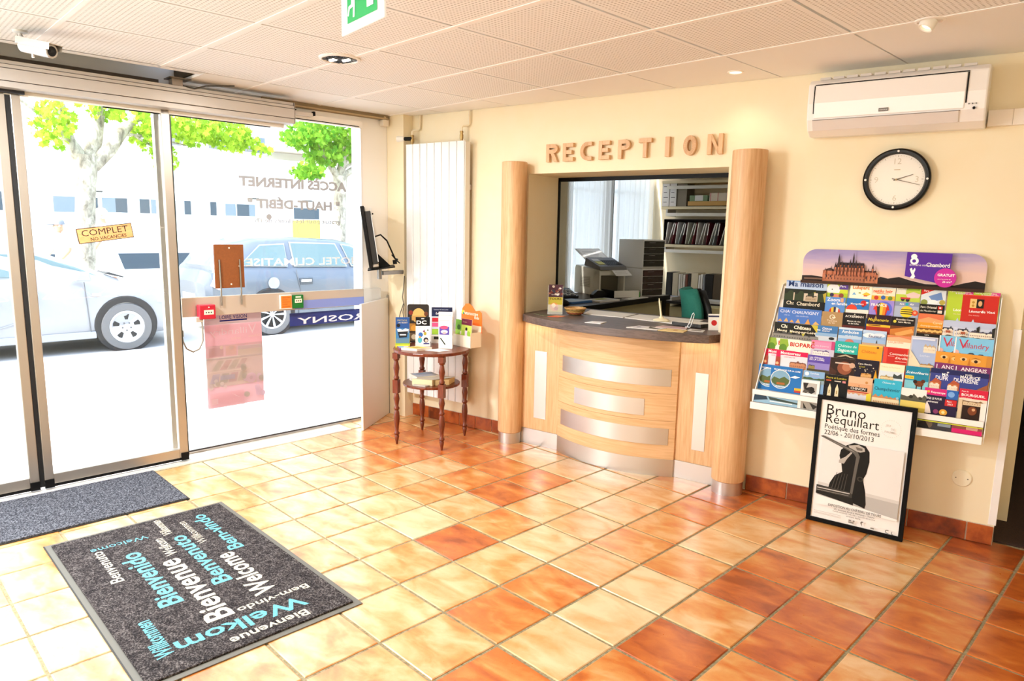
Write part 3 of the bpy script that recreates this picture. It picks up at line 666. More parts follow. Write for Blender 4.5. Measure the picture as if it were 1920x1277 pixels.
# ================================================================ BROCHURE RACK
SLOPE = .22                       # the rack face: v = -.04 - SLOPE*(1.28 - z)
def rv(z): return -.04-SLOPE*(1.28-z)
def ul(z): return 2.905+(2.822-2.905)*(1.285-z)/.70      # left edge of the stepped face
RACKW = P('#F4F2EE', .35, coat=.2)
rk = thing('brochure_rack', 'white stepped brochure rack mounted on the wall', 'rack')
for side in (0, 1):
    mb = MB()
    def sx_(z): return (ul(z)-.008) if side == 0 else 3.908
    pts = [(-.001, 1.26), (rv(1.25)+.004, 1.25)]
    for z in (1.19, 1.115, 1.04, .96, .885, .80): pts += [(rv(z)+.010, z+.03), (rv(z)-.004, z)]
    pts += [(rv(.67)-.003, .67), (-.188, .56), (-.001, .56)]
    vs0 = [(sx_(z), v, z) for v, z in pts]; vs1 = [(sx_(z)+.004, v, z) for v, z in pts]; n = len(pts)
    mb.add(vs0+vs1, [tuple(range(n)), tuple(range(n, 2*n))[::-1]]+[(i, n+i, n+(i+1) % n, (i+1) % n) for i in range(n)], RACKW)
    mb.build('side_panel', rk)
mb = MB(); mb.box(2.93, -.012, .57, 3.90, -.001, 1.27, RACKW); mb.build('back_panel', rk)
for k, z in enumerate((1.275, 1.20, 1.125, 1.047, .967, .888, .803)):
    zb = max(z-.205, .655); mb = MB()
    mb.box(ul(zb)-.004, rv(z)-.014, zb-.006, 3.905, rv(z)+.0, zb-.002, RACKW)
    mb.add([(ul(z)-.004, rv(z)+.0125, z-.03), (3.905, rv(z)+.0125, z-.03), (3.905, rv(z)+.0125-.075*(z-.03-zb), zb), (ul(zb)-.004, rv(z)+.0125-.075*(z-.03-zb), zb)], [(0, 1, 2, 3)], RACKW)
    mb.build('tier', rk)
mb = MB(); mb.box(2.812, -.186, .636, 3.903, -.176, .664, RACKW); mb.build('front_rail', rk, bevel=.002)
mb = MB(); mb.box(2.808, -.199, .553, 3.904, -.187, .592, RACKW); mb.box(2.808, -.197, .553, 3.904, -.002, .558, RACKW); mb.build('bottom_rail', rk, bevel=.002)
mb = MB(); mb.box(2.812, -.1795, .592, 3.902, -.1735, .640, P('#ECE9E4', .4)); pr = Print(mb, 1.09, .048, 2.812, .640, -.1797)
pr.r(.008, .1, .225, .98, '#8FB4CC'); pr.poly([(.008, .1), (.07, .1), (.08, .5), (.008, .8)], '#2D4254'); pr.poly([(.08, .15), (.225, .45), (.225, .62), (.09, .5)], '#3A4A44'); pr.r(.09, .6, .2, .72, '#DCE9EF')
pr.r(.24, .1, .33, .95, '#9C968C'); pr.poly([(.25, .2), (.27, .9), (.255, .9)], '#26231F'); pr.poly([(.28, .15), (.32, .5), (.3, .9)], '#33302B')
pr.r(.75, .0, .885, 1, '#3C3A3E'); pr.e(.79, .5, .02, '#6B5A48'); pr.r(.83, .3, .88, .6, '#8C97A2'); pr.poly([(.75, .5), (.78, .2), (.80, 1), (.75, 1)], '#1C1A1E')
pr.r(.885, 0, .998, .55, '#8E4A48'); pr.e(.96, .35, .022, '#C89A8A'); pr.r(.885, .55, .998, 1, '#D2216A')
mb.build('picture_strip', rk)
mb = MB(); mb.box(3.60, -.188, .629, 3.903, -.186, .634, P('#C5CF3A', .4)); mb.build('price_strip', rk)

# header card behind the rack
hc = thing('header_card', 'wide rounded header card showing a castle at dusk with purple panel above the brochures', 'sign', (2.992, -.033, 1.455))
wd, ht, rr = .845, .185, .07
def rc(r0, inset=0.0):
    p = [(0+inset, ht)]
    p += [(r0-r0*cos(a), r0-r0*sin(a)) for a in [pi/2*i/8 for i in range(9)]]
    p += [(wd-r0+r0*sin(a), r0-r0*cos(a)) for a in [pi/2*i/8 for i in range(9)]]
    p += [(wd-inset, ht)]; return p
mb = MB(); mb.prism([(x, -z) for x, z in rc(rr)], 'y', 0, .004, P('#EDE8F0', .4)); mb.build('board', hc)
mb = MB(); pr = Print(mb, wd, ht, 0, 0, -.0004)
g = N('dusk_sky_print'); sp_ = g.n('ShaderNodeSeparateXYZ'); g.l(g.coord(), sp_.inputs[0])
nn = g.noise(g.mapping(g.coord(), (2, 1, 14), rot=(0, .12, 0)), 3.5, 4)
tt = g.math('ADD', g.math('MULTIPLY', sp_.outputs[2], -6.2), g.math('ADD', g.math('MULTIPLY', nn, .35), g.math('MULTIPLY', sp_.outputs[0], .25)))
DUSK = g.set(Base_Color=g.ramp(tt, [(.1, '#7A73AE'), (.45, '#A394BE'), (.75, '#CDB3BE'), (1, '#DDBEB4')]), Roughness=.45)
pr.poly([(x/wd, z/ht) for x, z in rc(rr-.003, .003)], DUSK)
pr.poly([(0.0, 1), (.0, .78), (.06, .77), (.12, .80), (.42, .82), (.46, .72), (.50, .76), (.56, .70), (.62, .78), (.70, .86), (.85, .86), (.90, .78), (.95, .72), (1, .76), (1, 1)], '#241B18')
pr.castle(.135, .45, .445, .92, '#C9805E', '#4A3636', 4, 3); pr.castle(.20, .18, .37, .90, '#B87355', '#3B2B30', 3, 5)
for i, (x, t_, w_) in enumerate(((.140, .52, .016), (.175, .46, .013), (.200, .34, .016), (.218, .10, .012), (.240, .30, .014), (.262, .36, .016), (.285, .24, .013), (.302, .06, .010), (.318, .26, .015), (.340, .32, .014), (.362, .38, .016), (.392, .48, .013), (.415, .36, .012), (.432, .54, .014))):
    pr.poly([(x-w_/2, .62), (x-w_/2, t_+.16), (x, t_), (x+w_/2, t_+.16), (x+w_/2, .62)], '#35282C'); pr.r(x-w_*.3, .50 if t_ < .4 else .6, x+w_*.3, .74, '#C4785A'); pr.r(x-w_*.12, .56, x+w_*.12, .62, '#5A3A34')
for i in range(16):
    for y_ in (.70, .80): pr.r(.145+.0185*i, y_, .151+.0185*i, y_+.05, '#6E4238')
pr.r(.02, .83, .13, .88, '#6E5648'); pr.r(.0, .91, 1, 1, '#3A2418')
pr.poly([(.594, .0), (.826, .02), (.820, .86), (.592, .66)], '#55299B')
pr.e(.632, .12, .016, '#FFFFFF'); pr.e(.636, .24, .022, '#FFFFFF'); pr.e(.634, .24, .010, '#55299B'); pr.poly([(.616, .46), (.626, .42), (.632, .5), (.642, .42), (.646, .47), (.64, .58), (.648, .66), (.64, .72), (.62, .71), (.63, .62), (.622, .54)], '#FFFFFF')
pr.t('domaine national de', .612, .37, .018, '#E9E2F6', bold=.0); pr.t('Chambord', .700, .38, .034, '#FFFFFF', width=.118)
pr.e(.802, .66, .056, '#C42E9C', n=28); pr.t('GRATUIT', .762, .62, .021, '#FFFFFF', bold=.02); pr.t('pour les moins de', .765, .71, .009, '#FFFFFF', bold=0); pr.t('26 ans*', .79, .79, .016, '#FFFFFF')
mb.build('print', hc)

# ---- brochures -------------------------------------------------------------
def L_(pr, lines):                     # lines of print: (text, x, y, size, colour[, align])
    for l in lines: pr.t(l[0], l[1], l[2], l[3], l[4], *(l[5:]))
def brochure(u, z, wdt, vis, label, base, draw, group, tilt=0):
    hgt = min(.20, z-.662)
    o = thing('brochure', label, 'brochure', (u, rv(z)+.004, z), 0, group, rx=-math.atan(.08))
    mb = MB(); sheet(mb, wdt, hgt, .0035, P('#F2EFE8', .5)); pr = Print(mb, wdt, vis)
    pr.r(0.0, 0, 1, hgt/vis, base); draw(pr)
    c = mb.build('cover', o)
    # the cover carries the thing: one mesh, so fold it into the thing itself
    bpy.data.objects.remove(o); c.location = (u, rv(z)+.004, z); c.rotation_euler = (-math.atan(.08), 0, radians(tilt)); c.name = 'brochure'
    return tag(c, label, 'brochure', group)
GB = 'brochures in the stepped wall rack'
def second(o, du, label, dv=.0045):
    c = o.copy(); C.objects.link(c); c.location = (o.location[0]+du, o.location[1]+dv, o.location[2]+.001); tag(c, label, 'brochure', GB); return c
W_ = '#FFFFFF'
Z1, Z2, Z3, Z4, Z5, Z6, Z7 = 1.275, 1.202, 1.126, 1.047, .968, .888, .803
# --- wide column at the left end
def d(p): p.r(0, .0, 1, .12, '#7FA6DC'); p.t('Ma maison', .06, .52, .20, '#1F3B74', bold=.02)
a1 = brochure(2.914, 1.278, .212, .06, 'pale blue brochure with navy title at the top left end of the rack', '#BCD0EC', d, GB, 1.5)
def d(p):
    p.hills(.18, .2, '#2E3B22', .7, seed=2); p.r(.3, .2, .42, .62, '#CDBFA9'); p.r(.62, .16, .74, .62, '#D8CBB7'); p.castle(.36, .2, .72, .66, '#B9A78C', '#3A3530', 3, 2); p.poly([(.9, .2), (1, .1), (1, .8)], '#B5A33A'); p.r(0, .64, 1, 1.1, '#10110D')
    p.t('Chambord', .10, .88, .17, '#EFE7CF')
a2 = brochure(2.965, 1.232, .163, .10, 'black brochure with pale castle towers and cream title, front copy', '#1B2214', d, GB)
second(a2, -.056, 'black castle towers brochure peeking out at the left behind its front copy')
def d(p):
    p.t('CHAUVIGNY', .06, .36, .145, '#DDE6F8', width=.86*1); p.t('cité médiévale', .2, .56, .07, '#C9D6F0', bold=0); p.poly([(.0, 1), (.08, .8), (.16, 1)], '#D9A45A'); p.poly([(.2, 1), (.28, .72), (.36, 1)], '#E0B06A'); p.poly([(.5, 1.05), (.6, .66), (.68, 1.05)], '#D99B50'); p.poly([(.75, 1.05), (.84, .8), (.98, 1.05)], '#E2B469')
a3 = brochure(2.954, Z3, .164, .078, 'bright blue brochure with ochre towers along its foot, front copy', '#4C78C8', d, GB)
second(a3, -.064, 'bright blue ochre towers brochure peeking out at the left behind its front copy')
def d(p):
    p.poly([(.78, 0), (1, 0), (1, .5)], '#C7B93C'); p.t('Château', .22, .34, .17, '#F6F1DC', bold=.025); p.t('Meung-sur-Loire', .10, .58, .115, '#F0EBD2', bold=.02, width=.86); p.castle(.0, .55, 1, 1.1, '#8C8A84', '#4A4A48', 4, 4); p.poly([(.5, .62), (.62, .56), (.56, .8)], '#B9B44A')
a4 = brochure(2.950, Z4-.003, .158, .086, 'black brochure with white title over a grey castle, front copy', '#15160F', d, GB)
second(a4, -.070, 'black brochure with grey castle peeking out at the left behind its front copy')
def d(p):
    p.poly([(0, 0), (.25, 0), (.3, .5), (.12, 1.2), (0, 1.2)], '#8DB03C'); p.e(.12, .75, .13, '#5E8A2A', .35); p.t('BIOPARC', .34, .52, .19, '#C4372E', bold=.03)
a5 = brochure(2.921, .956, .165, .070, 'white and green brochure with red title in the leftmost column, front copy', '#F1EEDC', d, GB)
second(a5, -.064, 'white and green brochure peeking out at the left behind its front copy')
def d(p):
    p.r(.14, .28, 1, 1.3, '#D9DCE6'); p.t('Montsoreau', .14, .22, .13, W_, bold=.02); p.t('CHÂTEAU DE', .25, .42, .06, '#C2466A', bold=0); p.castle(.45, .5, .98, 1.05, '#C58A66', '#7A4A3A', 3, 6); p.r(0, .4, .14, 1.3, '#A3402F'); p.e(.06, .8, .05, '#E2B48A')
a6 = brochure(2.911, .893, .166, .092, 'raspberry topped brochure with a pale castle picture, front copy', '#D0144F', d, GB)
second(a6, -.068, 'raspberry topped brochure peeking out at the left behind its front copy')
def d(p):
    p.t('PROMENADES SUR LA LOIRE', .1, .16, .07, W_, width=.84); p.e(.33, .5, .32, '#E7E9E4'); p.e(.33, .5, .30, '#7FA8C4'); p.poly([(.04, .55), (.12, .42), (.3, .48), (.45, .38), (.62, .5), (.6, .62), (.5, .74), (.2, .74), (.08, .66)], '#55673A'); p.r(.22, .62, .48, .70, '#A8622E'); p.t('EN BATEAU', .2, .80, .06, W_)
    p.poly([(.62, .38), (.78, .3), (.95, .34), (.8, .4)], '#E8EEF4'); p.r(.80, .76, 1, .93, '#E8B52A'); p.r(.80, .85, 1, .93, '#B4403A')
a7 = brochure(2.894, .805, .167, .145, 'vivid blue brochure with an oval river picture at the lower left, front copy', '#2470B8', d, GB)
second(a7, -.068, 'vivid blue oval picture brochure peeking out at the left behind its front copy')
# --- column B
def d(p): p.e(.3, .45, .32, '#EFEFF2'); p.e(.24, .42, .03, '#3A3A3A'); p.r(.58, 0, 1, .4, '#5B3F97'); p.t('Parc', .62, .25, .16, W_); p.r(0, .66, 1, 1.3, '#A9C72E'); p.e(.45, .9, .14, '#D98A6A'); p.e(.7, .82, .12, '#8C4A3A'); p.e(.25, .8, .1, '#2F2A55')
brochure(3.129, Z1, .104, .078, 'lime and violet brochure with a white ball and children in the top row', '#CADB3E', d, GB)
def d(p): p.t('Zoom', .1, .3, .25, W_); p.t('en famille', .34, .55, .2, W_); p.balloon(.52, 1.12, .30, ['#C9302A', '#F0C43A', '#33304A', '#E7E2D2', '#D04A2A']); p.r(.76, .05, .9, .35, '#E7A884')
brochure(3.126, Z2, .102, .074, 'sky blue brochure with striped balloon top in the second column', '#5A8FD6', d, GB)
def d(p): p.e(.5, .38, .13, '#EFE4D0'); p.e(.5, .38, .095, '#A98A5E'); p.r(.5, .36, .66, .44, '#EFE4D0'); p.t('Touraine', .5, .72, .13, '#EFE4D0', 'c', 0); p.t('du Vin', .5, .88, .13, '#EFE4D0', 'c', 0)
brochure(3.121, Z3-.003, .104, .072, 'plain tan brochure with a cream round emblem', '#A98A5E', d, GB)
def d(p): p.r(0, 0, 1, .5, '#3F78B4'); p.r(0, .5, 1, .72, '#8AB0D6'); p.r(0, .72, 1, 1.3, '#C9D3DC'); p.t('Chinon', .3, .26, .15, W_); p.t('Saumur', .3, .40, .12, W_, bold=0); p.e(.76, .85, .13, '#22221F', .1); p.r(.06, .3, .22, .36, W_)
brochure(3.099, Z4, .110, .079, 'blue sky brochure with a dark bird shape near its foot', '#5A90C4', d, GB)
def d(p): p.r(0, 0, 1, .12, '#D77FA8'); p.r(.86, 0, 1, .6, '#C0467A'); p.e(.09, .2, .05, '#B4582A'); p.t('Grottes & pierres', .04, .44, .10, '#F7E3EE', bold=0); p.r(0, .6, 1, 1.3, '#C9C3D8'); p.castle(.1, .6, .8, 1.1, '#EDE6E2', '#6A5A8A', 3, 8)
brochure(3.086, Z5-.002, .119, .075, 'pink brochure with lilac lower half in the second column', '#D98FB6', d, GB)
def d(p): p.t('Les châteaux', .08, .2, .12, W_, bold=0); p.t('DE LA LOIRE', .08, .34, .12, W_, bold=.01); p.r(0, .5, 1, 1.3, '#8C82C8'); p.castle(.05, .58, .35, .95, '#9A8A4A', '#3F3A55', 2, 9); p.r(0, .92, 1, 1.3, '#4A4230')
brochure(3.079, Z6-.002, .113, .082, 'violet dusk brochure with small castle at its left', '#5A48A8', d, GB)
def d(p): p.e(.16, .32, .10, '#E9F0F6'); p.t('Loches', .34, .32, .14, '#E6ECF8'); p.t('tourisme', .34, .56, .12, '#B9A3D6', bold=0); p.hills(.72, .14, '#3F5630', 1.3, seed=4); p.r(0, .9, 1, 1.3, '#8FA9B8')
brochure(3.068, Z7-.003, .107, .052, 'pale blue lake brochure above the black and white one', '#86B0DA', d, GB)
def d(p): p.r(.1, .18, .86, .86, '#B9B6B0'); p.poly([(.1, .2), (.4, .18), (.3, .5), (.6, .4), (.8, .7), (.6, .86), (.2, .7)], '#2A2825'); p.e(.62, .56, .12, '#1C1A18'); p.poly([(.2, .6), (.5, .7), (.3, .86), (.12, .8)], '#57534C')
b8 = brochure(3.063, .750, .094, .085, 'white brochure with a black and white engraving in the bottom row', '#F4F3EF', d, GB)
# --- column C
def d(p): p.r(0, 0, 1, .1, '#F4EE9A'); p.t('Luluparc', .12, .34, .22, '#E07A1E', bold=.03); p.poly([(.1, .8), (.2, .6), (.3, .8)], '#6AA8D8'); p.poly([(.55, .75), (.75, .55), (.95, .7), (.8, .85)], '#E9C03A'); p.r(.4, .6, .5, .68, '#7A8A2E'); p.r(.64, .8, .8, .88, '#C4372E')
brochure(3.243, Z1, .106, .068, 'white and yellow brochure with orange title in the top row', '#FAF7E0', d, GB)
def d(p): p.r(0, .75, 1, 1.3, '#EDE3DA'); p.e(.26, .78, .24, '#D8442A', a0=pi, a1=2*pi); p.e(.76, .3, .14, '#C4272A'); p.r(.7, .5, .8, .56, '#7A2A1E'); p.t('Montgolfière', .2, .42, .11, W_); p.r(.86, .2, .96, .3, W_)
brochure(3.233, Z2, .110, .076, 'deep blue brochure with a small red balloon', '#2C74BE', d, GB)
def d(p): p.poly([(.48, .12), (.54, .12), (.51, .04)], '#EFE9DC'); p.t('ACKERMAN', .5, .32, .15, '#EFEAE0', 'c'); p.t('Maison de vins', .5, .62, .10, '#EFEAE0', 'c'); p.t('et de bulles', .5, .78, .10, '#EFEAE0', 'c'); p.r(0, .88, 1, 1.3, '#5A1F1A')
brochure(3.225, Z3, .111, .077, 'black brochure with centred white lines of text in the third column', '#17110F', d, GB)
def d(p): p.r(0, 0, 1, .14, '#C9DDF0'); p.r(0, .14, 1, .55, '#5E94CC'); p.r(0, .55, 1, .75, '#B4CDE6'); p.t('Amboise', .14, .38, .2, W_); p.t('val de Loire', .3, .58, .11, '#EAF2FA', bold=0); p.e(.5, 1.05, .2, '#C97A6A')
brochure(3.214, Z4, .115, .078, 'cloudy blue brochure with pale top edge above the teal one', '#86B2DE', d, GB)
def d(p): p.t('Château de', .12, .34, .18, '#E8FBF8', bold=0, shear=.15); p.t('Sagonne', .12, .62, .22, '#F2FFFC', shear=.15); p.r(0, .74, 1, 1.3, '#2C231C'); p.poly([(.1, .95), (.5, .78), (.9, .95), (.7, .95), (.5, .86), (.3, .95)], '#BCA98C')
brochure(3.207, Z5+.005, .112, .087, 'turquoise brochure with white title over a dark photograph', '#28B0A6', d, GB)
def d(p): p.e(.6, .62, .3, '#8C4F36'); p.e(.68, .55, .18, '#B87A5A'); p.e(.9, .4, .12, '#C9A48C'); p.r(.2, .28, .82, .36, '#D9C9BA'); p.poly([(0, .6), (.3, .9), (.2, 1.3), (0, 1.3)], '#4A2A1E')
brochure(3.195, Z6-.003, .118, .082, 'dark brown brochure with warm glowing shapes in the third column', '#2E1C15', d, GB)
def d(p):
    p.t('Pierre et Lumière', .06, .18, .125, '#D8C83A', width=.86); p.r(.06, .24, .28, .30, '#C4502A'); p.r(.42, .26, .7, .30, '#D9D2C0'); p.r(.76, .24, .9, .33, '#D98A8A')
    for x in (.24, .56): p.poly([(x-.09, 1.2), (x-.07, .62), (x, .40), (x+.07, .62), (x+.09, 1.2)], '#EFE0B8'); p.r(x-.02, .7, x+.02, .86, '#A8843A')
brochure(3.178, Z7-.008, .115, .118, 'black brochure with yellow title and two lit towers in the bottom row', '#0F0D0C', d, GB)
# --- column D
def d(p): p.r(0, 0, 1, .16, '#CFE3EC'); p.t('natilo loir', .05, .48, .21, '#E2632A', bold=.03); p.r(.2, .52, .7, .58, '#EFA77A'); p.r(0, .7, 1, 1.3, '#E7B93A'); p.e(.2, .85, .1, '#C4372E'); p.e(.5, .82, .1, '#3A62A8'); p.e(.8, .85, .1, '#6A8A2E')
brochure(3.350, Z1, .108, .073, 'cream brochure with wavy orange title in the top row', '#F5E6CE', d, GB)
def d(p): p.e(.58, .65, .36, '#5A6AD8'); p.balloon(.5, .72, .34, ['#D8372A', '#2A2A2E', '#E9C43A', '#E8892A', '#C4302A']); p.t('FRANCE', .06, .46, .18, W_)
brochure(3.346, Z2, .113, .071, 'mauve brochure with a large multicoloured balloon', '#9A8AD8', d, GB)
def d(p): p.t('Magnanerie', .05, .44, .19, '#D9C43A', shear=.25, width=.86); p.r(0, .68, 1, .84, '#E2B92E'); p.r(0, .84, 1, 1.3, '#A8301E'); p.poly([(.3, .3), (.36, .02), (.42, .3)], '#A8863A'); p.r(.08, .72, .6, .78, '#7A3A1E')
brochure(3.342, Z3, .112, .075, 'dark plum brochure with yellow script title and yellow band', '#2A1020', d, GB)
def d(p): p.r(0, 0, 1, .2, '#B9D2EE'); p.e(.3, .35, .3, '#F0F4F8', .16); p.e(.7, .3, .26, '#DCE8F4', .14); p.r(0, .6, 1, .85, '#9CBCE2'); p.t('Saumur', .24, .48, .19, '#3A5A94', shear=.2); p.poly([(.58, .85), (.62, .6), (.66, .85)], '#4A4A48'); p.r(0, .86, 1, 1.3, '#C9A98A')
brochure(3.332, Z4-.003, .111, .078, 'white cloud brochure with slate script title in the fourth column', '#8FB4E0', d, GB)
def d(p): p.r(0, 0, 1, .1, '#F2C25A'); p.t('Château', .14, .56, .19, '#C4602A', shear=.1, bold=.0); p.e(.8, .14, .05, '#5A3A1E')
brochure(3.321, Z5, .113, .077, 'plain amber brochure with faint orange script', '#EEA32A', d, GB)
def d(p):
    r = random.Random(3)
    for i in range(14): p.e(r.random(), .15+r.random()*.7, .012+.02*r.random(), r.choice(['#D9C9A8', '#8C7A5A', '#E9DCC0']), n=8)
    p.t('Carte Blanche', .14, .3, .10, '#EFEAE0'); p.t('la nuit', .2, .46, .10, '#D8C83A', bold=0); p.castle(.3, .66, .74, 1.15, '#D9A86A', '#B4803A', 2, 5); p.poly([(.82, 1.1), (.9, .5), (1, 1.1)], '#D8A02A')
brochure(3.313, Z6+.003, .114, .09, 'night blue brochure with scattered lights and golden gables', '#1C1626', d, GB)
def d(p): p.r(0, .0, 1, .3, '#E2B894'); p.e(.76, .22, .06, '#C98A4A'); p.r(.0, .46, .82, .62, '#2A1712'); p.t('CHINON', .12, .58, .155, '#F2EADF'); p.e(.46, .4, .02, '#2A1712'); p.r(0, .66, .9, .70, '#C4372E'); p.hills(.78, .1, '#D9D6DC', 1.3, seed=8); p.poly([(.8, .7), (1, .65), (1, 1.3), (.8, 1.3)], '#E9D23A')
brochure(3.294, Z7-.003, .114, .119, 'peach brochure with a dark title band above the framed poster', '#DDA67C', d, GB)
# --- column E
def d(p): p.r(0, 0, .4, .5, '#E9EAD8'); p.r(.42, .05, .95, .2, '#8CB02E'); p.t('SAUMUR', .06, .2, .11, '#8A8A7A', bold=0); p.poly([(.4, .5), (.7, .3), (1, .45), (.95, .7), (.5, .75)], '#E2C9C4'); p.e(.3, .85, .08, '#2A2A2C'); p.e(.5, .88, .08, '#2A2A2C'); p.r(.2, .7, .6, .82, '#C43A3A')
brochure(3.461, Z1, .110, .074, 'lime edged brochure with a small car drawing in the top row', '#BCD24A', d, GB)
def d(p):
    p.r(0, 0, 1, .3, '#8895B4'); p.e(.5, .16, .07, '#2AA8C4'); p.t('Art', .2, .22, .13, W_); p.t('Air', .62, .22, .13, W_); p.e(.52, .68, .27, '#E9CE2E'); p.e(.86, .72, .13, '#D8502A'); p.e(.86, .7, .06, '#E9A07A')
    for y in (.5, .64, .78): p.r(.28, y, .76, y+.055, '#1C1A18')
brochure(3.462, Z2, .109, .076, 'slate sky brochure with a yellow and black striped balloon', '#A9B6CE', d, GB)
def d(p): p.t('Grandes Caves', .2, .18, .12, '#F2EBDC'); p.t('Saint Martin', .3, .32, .11, '#F2EBDC'); p.e(.16, .26, .07, '#D8CF4A'); p.r(0, .5, 1, 1.3, '#6E3A18'); p.poly([(.0, .7), (1, .45), (1, 1.2), (0, 1.2)], '#C97A34'); p.poly([(.2, .9), (.9, .6), (1, .8), (.3, 1.1)], '#E2A45A')
brochure(3.455, Z3-.002, .107, .094, 'black brochure with glowing brown vault picture in the fifth column', '#1D1411', d, GB)
def d(p): p.r(0, 0, 1, .25, '#D9855A'); p.poly([(0, .2), (.5, .1), (1, .25), (1, .5), (0, .45)], '#E9B48C'); p.t('Les Jardins', .06, .62, .15, '#E9A07A', shear=.2, bold=0)
brochure(3.447, 1.029, .109, .064, 'cream and coral brochure above the red one', '#F7E6D2', d, GB)
def d(p): p.r(.16, .04, .96, .92, '#C42A20'); p.t('Commanderie', .26, .44, .15, '#F7E9DC'); p.t("d'Arville", .5, .66, .15, '#F7E9DC'); p.r(.2, .5, .46, .52, '#F2D9CC'); p.r(.5, .78, .96, .82, '#E9B4A4'); p.r(0, .96, 1, 1.3, '#B4844A')
brochure(3.439, Z5, .112, .088, 'red brochure with white framed lines in the fifth column', '#DB4A3A', d, GB)
def d(p): p.t('Thésée la Romaine', .06, .26, .10, '#C9C08A', bold=0); p.r(0, .48, 1, 1.3, '#D6E3EC'); p.poly([(.55, .9), (.6, .6), (.75, .72), (.9, .55), (.95, .9)], '#3F4A4A'); p.castle(.06, .7, .6, 1.15, '#E2CFA4', '#A8905A', 3, 2)
brochure(3.431, Z6-.004, .113, .08, 'cream and sky brochure with a dark tree sketch', '#F1ECCB', d, GB)
def d(p): p.t('Château de', .3, .16, .10, '#E6F6FB', shear=.15, bold=0); p.t('Champchevrier', .04, .46, .20, '#1C3A4A', width=.92, bold=.0); p.castle(.02, .6, .98, 1.1, '#F0DDB4', '#C98A5A', 5, 7); p.e(.9, .7, .05, '#9AD0E6')
brochure(3.415, Z7, .126, .126, 'aqua blue brochure with dark narrow title and cream castle in the bottom row', '#38B2D2', d, GB)
# --- column F
def d(p):
    p.poly([(0, 0), (.62, 0), (0, .26)], '#D0241C'); p.t('Parc', .1, .12, .12, W_); p.poly([(.62, 0), (1, 0), (1, .62), (0, .62), (0, .26)], '#D9E2EA'); p.poly([(.3, .3), (.8, .12), (.9, .4), (.5, .5)], '#6A8CC4'); p.e(.15, .55, .14, '#8C9A4A'); p.e(.88, .52, .12, '#B4A84A'); p.e(.5, .52, .2, '#F0F2F4', .09)
    p.r(0, .62, 1, 1.2, '#15130F'); p.t('Parc Oriental', .03, .78, .15, '#F4EEDC', width=.66); p.t('de Maulévrier', .03, .92, .12, '#F4EEDC', bold=0, width=.66); p.r(.74, .68, .92, .80, '#D8372A'); p.r(.74, .84, .92, .96, '#E9D9CC'); p.e(.83, .74, .04, W_)
brochure(3.574, 1.274, .107, .126, 'brochure with red corner over a white garden scene and black foot', '#E9EEF0', d, GB)
def d(p): p.r(0, 0, 1, .3, '#D9734A'); p.poly([(0, .3), (.4, .15), (1, .28), (1, .4), (0, .4)], '#E9A26A'); p.t('Caves', .6, .44, .15, '#F7E2B4'); p.t('champignonnières', .12, .58, .11, '#F7E2B4', width=.82); p.r(0, .66, 1, 1.2, '#7A4A1A'); [p.e(.06+.11*i, .76+.03*(i % 2), .07, '#E2B868', .06) for i in range(9)]; p.r(0, .9, 1, 1.4, '#17120C'); p.t('Loire', .34, .985, .08, '#F2EBDC')
brochure(3.574, 1.150, .110, .111, 'golden brochure with a row of mushrooms and black foot', '#E0982A', d, GB)
def d(p): p.r(.05, .04, .97, 1.3, '#A9BCE2'); p.castle(.5, .22, .95, .52, '#EDE3CF', '#C9B08A', 3, 4); p.poly([(0, .45), (.25, .72), (.45, .95), (.6, 1.3), (0, 1.3)], '#EADBBE'); p.t('Loches', .4, .66, .13, '#E4EAF6', bold=0); p.castle(.45, .84, .95, 1.1, '#E2C9A0', '#A8804A', 4, 3); p.r(.06, .05, .9, .11, '#DCE3F2')
brochure(3.556, 1.036, .117, .153, 'tall pale blue brochure with cream hillside houses', '#D8D6DC', d, GB)
def d(p): p.t('Scénoféerie', .04, .32, .17, '#EAF8FC', shear=.2, width=.92); p.r(.0, .42, .38, .56, '#E9C83A'); p.t('Le son', .08, .52, .10, '#8A5A1E'); p.r(0, .62, 1, 1.3, '#7FC6D6'); p.e(.62, .74, .2, '#7A3F1E', .13); p.e(.78, .62, .09, '#5A2C14'); p.e(.45, .66, .09, '#2C1A10'); p.r(.5, .8, .55, .98, '#4A2412'); p.r(.72, .8, .77, .98, '#4A2412'); p.e(.75, .3, .02, W_)
brochure(3.550, Z6-.003, .104, .115, 'teal brochure with a brown rearing horse', '#1F86A8', d, GB)
def d(p): p.r(0, 0, 1, .35, '#F1EEEA'); p.hills(.34, .2, '#57564A', .66, seed=5); p.e(.4, .42, .08, '#2E2C24'); p.e(.78, .46, .07, '#3A382E'); p.r(0, .64, 1, 1.2, '#E9CF6A'); p.r(0, .95, 1, 1.4, '#C9B04A')
brochure(3.543, .775, .111, .098, 'white brochure with a straw yellow field below the horse one', '#F2EFE9', d, GB)
